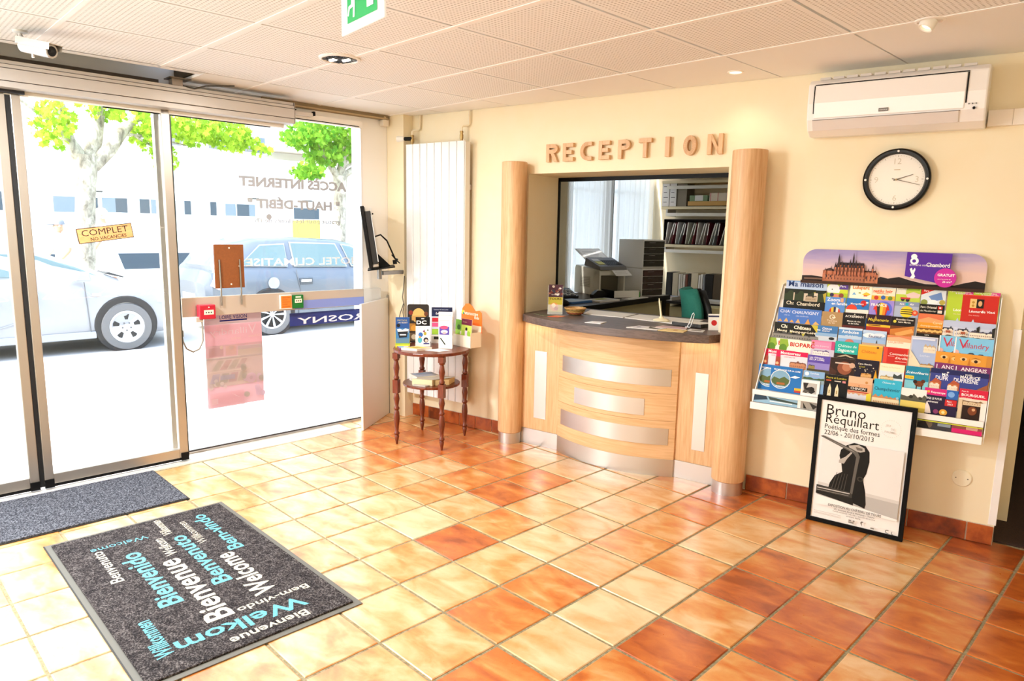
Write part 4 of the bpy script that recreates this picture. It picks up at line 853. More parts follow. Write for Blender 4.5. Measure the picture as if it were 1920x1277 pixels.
# --- wide column at the right end
def d(p): p.r(0, 0, .66, .4, '#B4CF3A'); p.r(.66, 0, 1, .4, '#D03A8A'); p.t('Carte touristique', .06, .16, .09, '#F0F6D8', width=.8); p.t('& itinéraires vélo', .3, .32, .09, '#F7E2EE', width=.64)
g1 = brochure(3.794, 1.271, .109, .05, 'lime and pink topped map brochure behind the red one at the right end', '#B4CF3A', d, GB)
second(g1, -.106, 'lime and pink topped map brochure left of its twin at the right end', .001)
def d(p):
    p.r(.0, .0, 1, .03, '#DD4433'); p.r(.22, .14, .40, .46, '#E3C27A'); p.e(.31, .26, .04, '#B48A3A'); p.e(.31, .38, .04, '#B48A3A'); p.r(.40, .14, .60, .46, '#1C1410'); p.e(.5, .30, .055, '#D9A878', .10); p.t('Léonard', .22, .62, .115, W_); p.t('de Vinci', .56, .62, .115, W_); p.t('Clos, Amboise', .22, .74, .05, '#F2C9C0', bold=0); p.poly([(.0, .96), (.32, .96), (.36, .86), (.40, .96), (1, 1.02), (1, 1.4), (0, 1.4)], '#C8D4EA')
g2 = brochure(3.752, 1.256, .149, .138, 'large red brochure with two small portraits, front copy at the right end', '#C42A20', d, GB)
second(g2, -.065, 'large red brochure peeking out at the left behind its front copy')
def d(p): p.r(0, 0, 1, .35, '#B9C6E2'); p.castle(.02, .25, .32, .9, '#EFE2D2', '#3E4254', 2, 6); p.castle(.36, .4, .94, .92, '#F2E6D4', '#4A4A5C', 4, 9); p.r(.12, .58, .24, .72, '#A8583A'); p.hills(.88, .1, '#5A4A3A', 1.3, seed=2); p.poly([(.92, .3), (1, .2), (1, .8), (.94, .8)], '#2A2A26')
g3 = brochure(3.743, Z3-.003, .157, .083, 'long white chateau brochure under a pale sky, front copy', '#C9D2E8', d, GB)
second(g3, -.063, 'long white chateau brochure peeking out at the left behind its front copy')
def d(p): p.t('V', .10, .66, .42, '#C4324A', bold=.0); p.t('illandry', .27, .6, .23, '#C4324A', bold=.0, width=.62); p.r(.4, .7, .9, .74, '#9ACCE6'); p.e(.06, .9, .08, '#E9B4A8'); p.hills(.96, .2, '#3A4A5A', 1.5, seed=3); p.r(0, 0, .04, 1.4, '#E4F2FA')
g4 = brochure(3.744, 1.049, .158, .083, 'light blue brochure with thin red title, front copy in the right column', '#7FC4EA', d, GB)
second(g4, -.067, 'light blue red title brochure peeking out at the left behind its front copy')
def d(p):
    p.e(.24, .28, .10, '#E9C48A', .10); p.e(.24, .30, .045, '#3A2412'); p.e(.58, .34, .13, '#E9BE7A', .11); p.e(.58, .36, .05, '#3A2412'); p.poly([(.4, .2), (.44, .6), (.36, .6)], '#C47A2A'); p.poly([(.44, .24), (.56, .16), (.74, .24), (.56, .2)], '#8A4A1A'); p.r(.86, 0, 1, .6, '#C98A3A')
    p.r(0, .62, 1, 1.4, '#7A3068'); p.t('L', .06, .98, .24, '#F4EAF0', bold=0); p.t('ANGEAIS', .20, .93, .17, '#F4EAF0', bold=.015, width=.7)
g5 = brochure(3.752, .970, .151, .089, 'orange fresco brochure with painted eyes and plum title band, front copy', '#DE9A3A', d, GB)
second(g5, -.082, 'orange fresco brochure peeking out at the left behind its front copy')
def d(p): p.r(0, 0, 1, .25, '#22265A'); p.t('MUSÉE', .42, .2, .06, W_, bold=.01); p.t('MAURICE', .3, .36, .12, W_, bold=.02); p.t('DUFRESNE', .14, .58, .17, '#E6E9F8', bold=.03, width=.62); p.poly([(0, .8), (.14, .5), (.3, .66), (.3, 1.3), (0, 1.3)], '#B4583A'); p.castle(.0, .6, .26, 1.1, '#EFE0CC', '#C4703A', 2, 3); p.poly([(.7, .9), (1, .55), (1, 1.3), (.7, 1.3)], '#9A5A3A')
g6 = brochure(3.736, Z6-.001, .163, .095, 'navy brochure with white capitals and a cream farmhouse, front copy', '#3B4590', d, GB)
second(g6, -.077, 'navy farmhouse brochure peeking out at the left behind its front copy')
def d(p):
    p.r(0, 0, .66, .26, '#D0287A'); p.t('Futuroscope', .2, .18, .10, W_, width=.42); p.e(.12, .14, .045, '#E9A23A'); p.r(.66, 0, 1, .34, '#2A62B4'); p.e(.8, .16, .1, '#7AA8E2'); p.t('VIVEZ LE FUTUR', .04, .42, .10, W_, width=.5); p.t('autrement', .12, .54, .10, W_, shear=.3, width=.32); p.r(.64, .36, .98, .60, '#C4272A'); p.t('Parc', .7, .46, .08, W_); p.t('2013', .72, .56, .08, W_)
    p.poly([(.04, .85), (.1, .5), (.2, .7), (.26, .95), (.1, 1)], '#E9DCD8'); p.e(.62, .86, .12, '#E2A43A', .12); p.e(.62, .86, .05, '#F4E29A'); p.e(.4, .86, .08, '#8A3A6A'); p.r(.0, .96, 1, 1.2, '#1A1630')
brochure(3.644, .790, .142, .132, 'dark violet brochure with magenta banner and red badge in the bottom row', '#241A3C', d, GB)
def d(p): p.r(0, 0, 1, .30, '#CF2040'); p.t('Pays de', .08, .10, .08, W_, bold=0); p.t('BOURGUEIL', .08, .23, .15, W_, width=.84, bold=.02); p.t('Loire nature', .1, .30, .07, '#F7D9DC', bold=0); p.r(.16, .38, .84, 1.1, '#2C1810'); p.castle(.1, .34, .9, .52, '#D9C3A0', '#8A6A4A', 3, 3); p.e(.52, .68, .16, '#7A3F22', .14); p.e(.56, .64, .06, '#D9A878'); p.r(.8, .4, 1, 1.1, '#F1E6DC'); p.r(0, .34, .14, 1.1, '#D9C3A0')
brochure(3.790, .806, .115, .152, 'crimson topped brochure with a dark doorway at the lower right corner', '#EADBC8', d, GB)

# ================================================================ FRAMED POSTER
lean = math.atan2(.028, .69)
pf = thing('framed_poster', 'black framed exhibition poster leaning against the brochure rack', 'picture', (3.163, -.2445, .002), radians(-.8), rx=-lean)
pw, ph, fw = .466, .690, .022
mb = MB()
for x0, z0, x1, z1 in ((0, 0, pw, fw), (0, ph-fw, pw, ph), (0, fw, fw, ph-fw), (pw-fw, fw, pw, ph-fw)): mb.box(x0, 0, z0, x1, .020, z1, P('#070606', .5, spec=.15))
mb.build('frame', pf, bevel=.0015)
mb = MB(); mb.box(fw, .008, fw, pw-fw, .016, ph-fw, P('#EDEBE8', .4)); mb.build('mount_board', pf)
mb = MB(); pr = Print(mb, pw-2*fw, ph-2*fw, fw, ph-fw, .0078); K = '#17140F'
pr.t('Bruno', .07, .115, .185, K, bold=-.002); pr.t('Réquillart', .07, .185, .165, K, bold=-.002, width=.60); pr.t('Poétique des formes', .065, .235, .085, K, bold=-.002, width=.62); pr.t('22/06 - 20/10/2013', .065, .285, .085, K, bold=-.002, width=.56)
for a in range(28): pr.e(.80+.105*cos(a*2*pi/28), .155+.068*sin(a*2*pi/28), .004, '#CFCBC6', n=6)
for t_, x, y in (('JEU', .74, .14), ('DE', .80, .165), ('PAUME', .735, .19)): pr.t(t_, x, y, .035, '#C4C0BA')
pr.r(.05, .32, .97, .80, '#E0DEDB'); pr.poly([(.05, .70), (.97, .725), (.97, .865), (.05, .80)], '#B6B3AF'); pr.poly([(.05, .69), (.97, .715), (.97, .74), (.05, .72)], '#CDCAC6'); pr.poly([(.05, .80), (.97, .865), (.97, .88), (.05, .88)], '#EDEBE8')
DK = '#14120F'
pr.poly([(.42, .315), (.55, .325), (.60, .37), (.61, .45), (.59, .55), (.56, .60), (.60, .70), (.62, .80), (.61, .835), (.42, .80), (.30, .77), (.17, .76), (.19, .68), (.24, .61), (.32, .57), (.30, .50), (.27, .44), (.28, .39), (.34, .345)], DK)
pr.poly([(.36, .345), (.47, .325), (.54, .345), (.55, .37), (.50, .385), (.43, .38), (.36, .455), (.33, .50), (.27, .50), (.27, .475), (.34, .44), (.40, .39)], '#B3ADA5'); pr.poly([(.44, .345), (.52, .35), (.52, .37), (.46, .37)], '#6B655D')
pr.poly([(.03, .305), (.06, .295), (.40, .365), (.47, .385), (.50, .42), (.49, .48), (.46, .74), (.43, .74), (.455, .48), (.46, .43), (.43, .405), (.38, .39)], '#5E5A54'); pr.poly([(.05, .305), (.40, .375), (.45, .395), (.40, .383)], '#8E8981')
pr.poly([(.04, .715), (.42, .725), (.46, .74), (.46, .77), (.04, .765)], '#3A3732'); pr.r(.05, .735, .43, .742, '#C9C5BF'); pr.poly([(.04, .765), (.46, .77), (.48, .80), (.48, .83), (.44, .825), (.04, .79)], '#1E1C18'); pr.r(.05, .755, .42, .759, '#8F8A83')
for i in range(5): pr.poly([(.26+.03*i, .58), (.265+.03*i, .58), (.225+.035*i, .72), (.215+.035*i, .72)], '#4A463F')
pr.e(.53, .60, .035, '#3A362F', .02); pr.e(.53, .60, .02, DK, .012)
pr.t('EXPOSITION AU CHÂTEAU DE TOURS', .5, .875, .045, '#2E2A26', 'c', .004, .60); pr.t('25, avenue André Malraux - Tours', .5, .897, .03, '#4A4640', 'c', 0, .46); pr.t('mardi-vendredi 14h-18h / samedi-dimanche', .5, .914, .025, '#6A665F', 'c', 0, .48); pr.t('entrée libre', .5, .932, .025, '#4A4640', 'c', 0, .16)
for y in (.935, .948, .955): pr.r(.04, y, .36, y+.002, '#B0ACA6')
for x, y, w_, h_ in ((.45, .95, .03, .012), (.50, .95, .02, .01), (.45, .965, .06, .012), (.70, .972, .04, .012)): pr.r(x, y, x+w_, y+h_, '#8A8680')
pr.poly([(.585, .95), (.60, .94), (.62, .945), (.6, .955), (.605, .98), (.59, .965)], '#6A655E'); pr.t('C', .86, .988, .06, '#3A3630', bold=.01); pr.t('L', .93, .990, .05, '#3A3630', bold=.01)
mb.build('print', pf)

# ================================================================ RADIATOR
RADW = P('#EDEFF1', .22, coat=.6)
rad = thing('radiator', 'tall white vertical panel radiator left of the hatch', 'radiator', (.045, 0, .212))
n = 8; wd = .583/n
for i in range(n):
    mb = MB(); a = i*wd
    mb.prism([(a+.002, -.100), (a+.006, -.104), (a+wd-.006, -.104), (a+wd-.002, -.100), (a+wd-.002, -.088), (a+.002, -.088)], 'z', 0, 1.945, RADW)
    mb.build('panel', rad)
mb = MB(); mb.box(.004, -.087, .01, .580, -.05, 1.935, P('#9C9EA0', .5)); mb.build('core', rad)
mb = MB(); mb.box(.584, -.098, .005, .590, -.045, 1.94, P('#D9D7D2', .4)); mb.box(.55, -.05, .3, .57, -.0, .34, STEEL); mb.box(.55, -.05, 1.6, .57, -.0, 1.64, STEEL); mb.build('side_cover', rad)
PIPE = P('#E8DCC0', .45); BRASS = P('#A58A58', .35, .8)
for x, k in ((.03, 0), (.52, 1)):
    mb = MB(); mb.tube([(x, -.06, 1.945), (x, -.06, 2.02)], .010, BRASS, 10); mb.cyl((x, -.06, 1.965), (x, -.06, 1.995), .014, BRASS, n=8); mb.cyl((x, -.06, 2.005), (x, -.06, 2.02), .013, BRASS, n=8); mb.build('valve', rad, smooth=40)
    mb = MB(); mb.tube([(x, -.06, 2.02), (x, -.06, 2.045), (x+.008, -.052, 2.056), (x+.032, -.028, 2.06), (x+.04, -.02, 2.07), (x+.04, -.02, 2.168)], .008, PIPE, 10); mb.build('pipe', rad, smooth=60)
mb = MB(); mb.cyl((.03, -.06, 1.992), (-.03, -.085, 1.992), .014, BLACK, n=14); mb.cyl((-.03, -.085, 1.992), (-.085, -.108, 1.992), .022, P('#F1EFEA', .4), n=18); mb.build('thermostat_knob', rad, smooth=40)

# ================================================================ CROSSBAR AND ITS FITTINGS (facade grid)
cb = thing('crossbar', 'wide beige aluminium crossbar along the big window pane', 'bar', gw(-.10, -1.75, .925), GR)
mb = MB(); mb.box(-.012, 0, 0, .012, 1.36, .128, P('#C3B7AA', .4, .3)); mb.build('bar', cb, bevel=.003)
mb = MB(); mb.box(-.010, 1.36, .001, .011, 1.52, .127, P('#D5D6D2', .35, .3)); mb.build('end_piece', cb, bevel=.003)
mb = MB(); mb.box(-.022, .02, .02, -.012, .06, .10, P('#8A8278', .5)); mb.build('bracket', cb)
bo = thing('sign_holder', 'plain brown board held upright by two metal prongs above the crossbar', 'board', gw(-.085, -1.53, 1.06), GR)
mb = MB(); mb.box(-.008, 0, .045, .004, .198, .335, BROWNBOARD)
mb.build('board', bo, bevel=.002)
mb = MB()
for y, z in ((.10, .312), (.105, .07), (.165, .19)): mb.lathe([(.0055, .004), (.0055, .007), (.003, .0085)], P('#EFE6D8', .3), 10, (0, y, z), 'x')
mb.build('screw', bo)
for y in (.032, .168):
    mb = MB(); mb.tube([(.012, y, -.07), (.012, y, .05), (.010, y-.002, .235)], .0055, P('#9A968F', .3, .9), 8); mb.build('prong', bo, smooth=60)
RED = P('#B3122E', .3, coat=.3)
rb = thing('call_point', 'red emergency call point box with loose cable at the left end of the crossbar', 'call point', gw(-.087, -1.66, .905), GR)
mb = MB(); mb.box(0, 0, .005, .055, .105, .10, RED); mb.build('housing', rb, bevel=.006)
mb = MB(); mb.box(.055, .028, .036, .057, .09, .066, P('#E9DDCB', .4)); mb.lathe([(.004, .055), (.004, .058)], P('#F3F0EA', .4), 10, (0, .06, .084), 'x')
for k in range(3): mb.lathe([(.0045, .0572), (.0045, .0576)], BLACK, 10, (0, .042+k*.016, .05), 'x')
mb.build('window', rb)
mb = MB(); mb.tube([(.03, .02, .01), (.03, .022, -.06), (.03, .02, -.14), (.03, -.005, -.19), (.03, -.045, -.205), (.03, -.085, -.18), (.03, -.105, -.13), (.028, -.11, -.09)], .006, P('#8B857A', .5), 8); mb.box(.015, -.02, -.012, .045, .025, .02, P('#B9AFA2', .4)); mb.box(.0, -.122, -.10, .03, -.098, -.06, P('#8F877B', .4)); mb.build('cable', rb, smooth=60)
gb = thing('call_point', 'green emergency release box in the middle of the crossbar', 'call point', gw(-.087, -.992, .938), GR)
mb = MB(); mb.box(0, 0, 0, .022, .082, .096, P('#14702C', .35)); mb.build('housing', gb, bevel=.003)
mb = MB(); mb.box(.022, .014, .04, .024, .068, .068, P('#F0E9D6', .4))
for k in range(3): mb.lathe([(.0045, .0242), (.0045, .0246)], BLACK, 10, (0, .027+k*.014, .054), 'x')
mb.box(.0222, .02, .076, .0228, .062, .088, P('#CFE3CF', .4)); mb.build('window', gb)
mb = MB(); mb.box(0, -.004, -.006, .018, .084, .094, P('#EFECE6', .4)); mb.box(.018, .002, 0, .0195, .082, .088, P('#EE7B27', .5))
for k in range(5): mb.box(.0196, .012, .074-k*.016, .0199, .07-(k % 2)*.02, .0775-k*.016, P('#A84A12', .5))
tag(mb.build('instruction_label', loc=gw(-.087, -1.083, .944), rz=GR, bevel=.001), 'orange instruction label on a white backing beside the green box', 'label')
mb = MB(); mb.box(.0125, .78, .004, .0135, 1.36, .066, film('blue_film', '#8FA2E8', .7)); mb.build('blue_film', cb)
# poster stuck on the glass, seen from behind
ps = thing('glass_poster', 'faded pink garden poster taped to the window, seen from behind', 'poster', gw(-.1285, -1.600, .93), GR)
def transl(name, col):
    c_ = lin(col); k_ = 0 if col == '#2A3A86' else .6; c_ = tuple(x+(.92-x)*k_ for x in c_[:3])+(1,); g = N(name); t = g.n('ShaderNodeBsdfTranslucent'); t.inputs[0].default_value = c_; d_ = g.n('ShaderNodeBsdfDiffuse'); d_.inputs[0].default_value = c_  # print colours mixed toward white to imitate strong backlight washing them out
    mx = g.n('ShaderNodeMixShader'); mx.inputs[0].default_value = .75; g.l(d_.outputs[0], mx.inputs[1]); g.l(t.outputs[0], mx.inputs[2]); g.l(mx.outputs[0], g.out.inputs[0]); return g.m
mb = MB(); PW, PH = .395, .645
def pq(x, y, k): return (.0006+k*.00025, x*PW, -y*PH)
kk = [0]
TC = {}
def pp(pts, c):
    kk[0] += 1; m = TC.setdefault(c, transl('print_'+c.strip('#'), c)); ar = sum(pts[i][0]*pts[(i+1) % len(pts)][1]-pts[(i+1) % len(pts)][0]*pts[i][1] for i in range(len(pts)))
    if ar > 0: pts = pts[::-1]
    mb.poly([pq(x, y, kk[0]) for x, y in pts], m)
def pr_(x0, y0, x1, y1, c): pp([(x0, y0), (x1, y0), (x1, y1), (x0, y1)], c)
def pe(cx, cy, rx, ry, c, n=14): pp([(cx+rx*cos(2*pi*i/n), cy+ry*sin(2*pi*i/n)) for i in range(n)], c)
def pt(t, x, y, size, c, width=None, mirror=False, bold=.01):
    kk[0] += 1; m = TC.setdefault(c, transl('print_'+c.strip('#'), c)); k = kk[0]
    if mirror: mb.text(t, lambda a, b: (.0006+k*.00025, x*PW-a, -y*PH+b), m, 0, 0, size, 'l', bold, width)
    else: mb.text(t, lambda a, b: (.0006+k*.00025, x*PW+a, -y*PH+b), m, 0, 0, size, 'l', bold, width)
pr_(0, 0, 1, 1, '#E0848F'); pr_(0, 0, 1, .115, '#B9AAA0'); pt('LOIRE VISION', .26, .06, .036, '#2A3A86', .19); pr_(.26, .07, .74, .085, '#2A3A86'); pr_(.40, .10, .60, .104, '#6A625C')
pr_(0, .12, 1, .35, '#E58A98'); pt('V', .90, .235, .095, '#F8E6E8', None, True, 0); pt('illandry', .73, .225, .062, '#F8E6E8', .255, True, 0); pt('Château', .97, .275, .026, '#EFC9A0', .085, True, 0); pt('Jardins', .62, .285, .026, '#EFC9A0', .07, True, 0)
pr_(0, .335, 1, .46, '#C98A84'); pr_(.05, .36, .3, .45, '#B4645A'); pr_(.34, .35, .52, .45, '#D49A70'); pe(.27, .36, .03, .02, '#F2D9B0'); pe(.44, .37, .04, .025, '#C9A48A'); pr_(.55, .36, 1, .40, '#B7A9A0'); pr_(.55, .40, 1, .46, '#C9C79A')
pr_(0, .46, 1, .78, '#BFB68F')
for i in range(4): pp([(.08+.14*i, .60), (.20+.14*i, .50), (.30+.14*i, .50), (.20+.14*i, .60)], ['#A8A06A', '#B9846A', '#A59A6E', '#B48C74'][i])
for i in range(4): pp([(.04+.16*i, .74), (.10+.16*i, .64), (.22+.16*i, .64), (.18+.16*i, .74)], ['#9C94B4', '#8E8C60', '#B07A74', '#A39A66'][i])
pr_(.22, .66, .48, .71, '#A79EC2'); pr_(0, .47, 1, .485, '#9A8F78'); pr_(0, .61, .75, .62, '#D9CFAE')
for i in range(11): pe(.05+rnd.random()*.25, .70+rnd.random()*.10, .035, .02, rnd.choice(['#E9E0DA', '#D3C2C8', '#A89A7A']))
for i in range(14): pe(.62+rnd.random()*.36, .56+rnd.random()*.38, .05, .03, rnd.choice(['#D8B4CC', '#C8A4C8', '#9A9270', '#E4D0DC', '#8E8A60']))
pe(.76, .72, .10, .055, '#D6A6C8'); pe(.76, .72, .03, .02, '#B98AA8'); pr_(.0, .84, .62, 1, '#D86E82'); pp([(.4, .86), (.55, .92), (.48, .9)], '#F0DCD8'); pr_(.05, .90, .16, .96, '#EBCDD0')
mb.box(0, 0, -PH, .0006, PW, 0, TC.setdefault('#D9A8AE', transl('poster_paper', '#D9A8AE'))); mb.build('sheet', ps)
# hotel full sign on the sliding leaf
sg = thing('vacancy_sign', 'small tilted wooden no vacancies sign stuck on the sliding glass door', 'sign', gw(.006, -2.183, 1.463), GR)
mb = MB(); mb.M = Matrix.Rotation(radians(8.2), 4, 'X'); SW, SH = .292, .086
mb.box(0, -SW/2, -SH/2, .004, SW/2, SH/2, P('#3E2A1C', .5)); mb.box(.004, -SW/2+.004, -SH/2+.004, .0047, SW/2-.004, SH/2-.004, wood('sign_veneer', '#E0A871', '#CF9258', 30, (1, .2, 1)))
mb.text('COMPLET', lambda a, b: (.0051, a, b), P('#2A1812', .5), 0, -.003, .050, 'c', .0, .245); mb.text('NO VACANCIES', lambda a, b: (.0051, a, b), P('#2A1812', .5), .012, -.033, .027, 'c', .012, .19)
mb.build('plaque', sg)

# ================================================================ LOW WHITE SCREEN BOARD
sb_ = thing('screen_board', 'white safety screen panel standing beside the window and the side table', 'screen', (.058, -.602, 0), atan2(.515, -.231))
L = sqrt(.515**2+.231**2)-.03
mb = MB(); mb.box(0, -.012, .002, L, .006, .965, P('#DDD9D3', .4)); mb.build('panel', sb_, bevel=.002)
mb = MB(); mb.box(L, -.014, .002, L+.012, .008, .985, P('#9A948C', .4, .3)); mb.build('hinge_post', sb_)

# ================================================================ MONITOR ON WALL ARM
tv = thing('monitor', 'black flat monitor seen edge on, tilted on a wall arm by the window', 'monitor', (0.02, -.40, 1.215), 0)
ax = Vector((-.72, .694, 0)); nr = Vector((-.694, -.72, 0)); upv = (Vector((0, 0, 1))+nr*.14).normalized(); nn_ = ax.cross(upv)
R_ = Matrix((ax, -nn_ if nn_.dot(nr) < 0 else nn_, upv)).transposed().to_4x4()
def tvb(name, x0, y0, z0, x1, y1, z1, m, bevel=.003):
    mb = MB(); mb.M = R_; mb.box(x0, y0, z0, x1, y1, z1, m); return mb.build(name, tv, bevel=bevel)
tvb('screen', -.20, .018, .022, .20, .046, .47, BLACK); tvb('back_shell', -.19, -.022, .045, .19, .019, .43, P('#121214', .5)); tvb('grey_rim', -.195, -.028, .06, .195, -.022, .40, P('#C9C9C9', .4)); tvb('stand_plate', -.14, -.14, .0, .14, .062, .009, BLACK)
mb = MB(); mb.M = R_; mb.prism([(-.022, .01), (-.022, .12), (-.11, .01)], 'x', -.03, .03, BLACK); mb.build('stand_foot', tv)
mb = MB(); mb.M = R_; mb.box(-.02, -.03, .40, .02, -.02, .455, P('#E6E6E3', .4)); mb.cyl((0, -.02, .41), (0, -.04, .41), .006, BLACK, n=8); mb.build('hook', tv)
mb = MB(); mb.M = R_; mb.tube([(.0, -.02, .24), (.0, -.07, .25), (.0, -.11, .20), (.0, -.13, .13), (.01, -.15, .06), (0, -.17, .05)], .006, BLACK, 8); mb.tube([(.02, -.13, .09), (.05, -.16, .04), (.02, -.18, .02), (-.02, -.16, .05), (.0, -.14, .03)], .004, BLACK, 6); mb.box(-.03, -.16, .02, .03, -.13, .05, BLACK); mb.build('cable', tv)
br = thing('wall_bracket', 'grey metal wall arm under the black monitor', 'bracket', (0, 0, 0))
mb = MB(); mb.box(-.02, -.32, 1.165, .015, -.10, 1.195, P('#9C9A97', .35, .6)); mb.build('arm', br, bevel=.003)
mb = MB(); mb.cyl((-.003, -.345, 1.135), (-.003, -.345, 1.215), .018, P('#8C8A88', .35, .6)); mb.build('pivot', br, smooth=40)
mb = MB(); mb.tube([(.03, -.108, 1.15), (.024, -.112, 1.05), (.010, -.112, .98), (.028, -.112, .92), (.02, -.116, .86), (.035, -.12, .80), (.04, -.118, .72)], .003, P('#2C2A28', .5), 6); mb.tube([(.02, -.110, .93), (.0, -.118, .87), (-.02, -.125, .80), (-.022, -.13, .72)], .003, P('#2C2A28', .5), 6)
tag(mb.build('power_cable', smooth=60), 'thin dark cable hanging down the corner pillar below the monitor arm', 'cable')

# ================================================================ SIDE TABLE
tb = thing('side_table', 'small dark wooden side table with four turned legs and a lower shelf', 'table', (.615, -.44, 0), radians(14.5))
def oct_(r, n=8, off=pi/8): return [(r*cos(off+2*pi*i/n), r*sin(off+2*pi*i/n)) for i in range(n)]
mb = MB(); mb.prism(oct_(.272, 24, 0), 'z', .662, .684, REDWOOD); mb.build('top', tb, bevel=.005)
mb = MB(); mb.prism(oct_(.205, 24, 0), 'z', .418, .434, REDWOOD); mb.build('shelf', tb, bevel=.003)
lp = [(.006, 0), (.013, .035), (.017, .06), (.012, .068), (.020, .075), (.020, .085), (.012, .095), (.015, .13), (.022, .19), (.018, .235), (.013, .25), (.020, .258), (.020, .268), (.013, .278), (.017, .31), (.022, .335), (.016, .365), (.013, .375)]
lp2 = [(.013, .470), (.020, .478), (.020, .488), (.014, .498), (.018, .53), (.022, .555), (.016, .59), (.013, .605), (.021, .612), (.021, .622)]
for sx__, sy__ in ((-1, -1), (1, -1), (1, 1), (-1, 1)):
    x, y = sx__*.178, sy__*.19
    mb = MB(); mb.lathe(lp, REDWOOD, 16, (x, y, 0)); mb.box(x-.020, y-.020, .375, x+.020, y+.020, .470, REDWOOD); mb.lathe(lp2, REDWOOD, 16, (x, y, 0)); mb.box(x-.020, y-.020, .622, x+.020, y+.020, .662, REDWOOD)
    mb.build('leg', tb, smooth=50)
TZ = .6845
# standing display boxes and leaflets on the table; each given by its front lower corners
def stand(name, label, cat, a, b, h, depth, draw, body='#F2F0EA', lean=0.0, z=TZ, group=None):
    dx, dy = b[0]-a[0], b[1]-a[1]; W_l = sqrt(dx*dx+dy*dy)
    o = thing(name, label, cat, (a[0], a[1], z), atan2(dy, dx), group)
    draw(o, W_l, h); return o
def leaf_card(o, w_, h, base, dr, y=0, x=0, z0=0, th=.004, name='leaflet', lean=.06):
    mb = MB(); mb.M = Matrix.Translation((x, y, z0)) @ Matrix.Rotation(-lean, 4, 'X'); mb.box(0, 0, 0, w_, th, h, P('#F2EFE8', .5)); pr = Print(mb, w_, h, 0, h, 0); pr.r(0, 0, 1, 1, base); dr(pr); return mb.build(name, o)
def tray(o, w_, h, dpt, back, m):
    mb = MB(); mb.box(-.003, -.002, 0, w_+.003, 0, h, m); mb.box(-.003, -.002, 0, 0, dpt, h*1.3, m); mb.box(w_, -.002, 0, w_+.003, dpt, h*1.3, m); mb.box(-.003, dpt, 0, w_+.003, dpt+.003, back, m); mb.box(-.003, 0, 0, w_+.003, dpt, .003, m); return mb.build('tray', o)
def d1_(o, w_, h):
    def d(p):
        p.r(0, 0, 1, .36, '#274E8C'); p.t('SPECTACLE', .12, .12, .13, '#B4A86A', width=.7); p.t('AU SECRET', .2, .2, .14, '#C9C2B0', width=.66); p.e(.2, .27, .13, '#16181C', .06); p.poly([(.1, .4), (.3, .38), (.5, .42), (.7, .37), (.95, .40), (.9, .52), (.2, .52)], '#DFE3E6'); p.poly([(.15, .48), (.9, .46), (.8, .66), (.25, .68)], '#20242A'); p.r(.3, .56, .75, .6, '#D8DCE0'); p.r(0, .7, 1, .86, '#5E7F92'); p.r(0, .86, 1, 1, '#9CB02E')
    leaf_card(o, w_, h, '#3F74A4', d, .004, name='leaflet'); tray(o, w_, .02, .03, .10, P('#D9D03A', .4))
stand('leaflet_stand', 'blue show leaflet in a small yellow stand at the left of the side table', 'leaflets', (.424, -.607), (.497, -.542), .215, .03, d1_)
def d2_(o, w_, h):
    def d(p):
        p.e(.52, .30, .30, '#C9A862', .20); p.r(.2, .30, .85, .42, '#B98E4E'); p.e(.16, .22, .1, '#7A2A1E', .06); p.e(.86, .25, .09, '#6A3A24', .06); p.r(.1, .5, .4, .7, '#9A6A2E'); p.e(.3, .62, .14, '#C48A34'); p.r(.1, .74, .45, .95, '#5A4632'); p.e(.3, .85, .12, '#B4A48A')
    mb = MB(); mb.M = Matrix.Rotation(-.08, 4, 'X'); mb.prism([(0, 0), (w_, 0), (w_, h-.015), (w_-.004, h-.004), (w_-.014, h), (.014, h), (.004, h-.004), (0, h-.015)], 'y', 0, .004, P('#1A100C', .4)); pr = Print(mb, w_, h, 0, h, 0); d(pr); mb.build('board', o)
stand('display_card', 'black rounded display card with a golden dome picture at the back of the side table', 'display card', (.335, -.395), (.455, -.29), .285, .05, d2_)
def d3_(o, w_, h):
    def d(p):
        p.r(0, 0, 1, .30, '#0E0E10'); p.t('DC', .06, .24, .36, '#F4F4F2', bold=.03, width=.7); p.r(.4, .04, .6, .07, W_); p.t('tome 1 à 10', .2, .37, .09, '#6A6A72', bold=0); p.e(.35, .6, .16, '#3A6AB4', .08); p.e(.66, .56, .1, '#B4A43A', .06); p.e(.3, .78, .15, '#5AB4C4', .10); p.e(.72, .78, .17, '#2A2C3A', .09); p.e(.74, .80, .10, '#E9C8B4', .05); p.r(.55, .88, .95, .95, '#3A3A7A'); p.e(.3, .68, .06, '#E29A3A', .04); p.poly([(.5, .5), (.6, .42), (.66, .52)], '#7A2A4A'); p.r(.8, .42, .9, .46, '#2A2A2A')
    leaf_card(o, w_, h, '#F2F1EE', d, .002); tray(o, w_, .016, .025, .08, P('#EDEBE6', .4))
stand('leaflet_stand', 'white comic leaflet with black top band beside the blue show leaflet', 'leaflets', (.500, -.482), (.576, -.414), .212, .03, d3_)
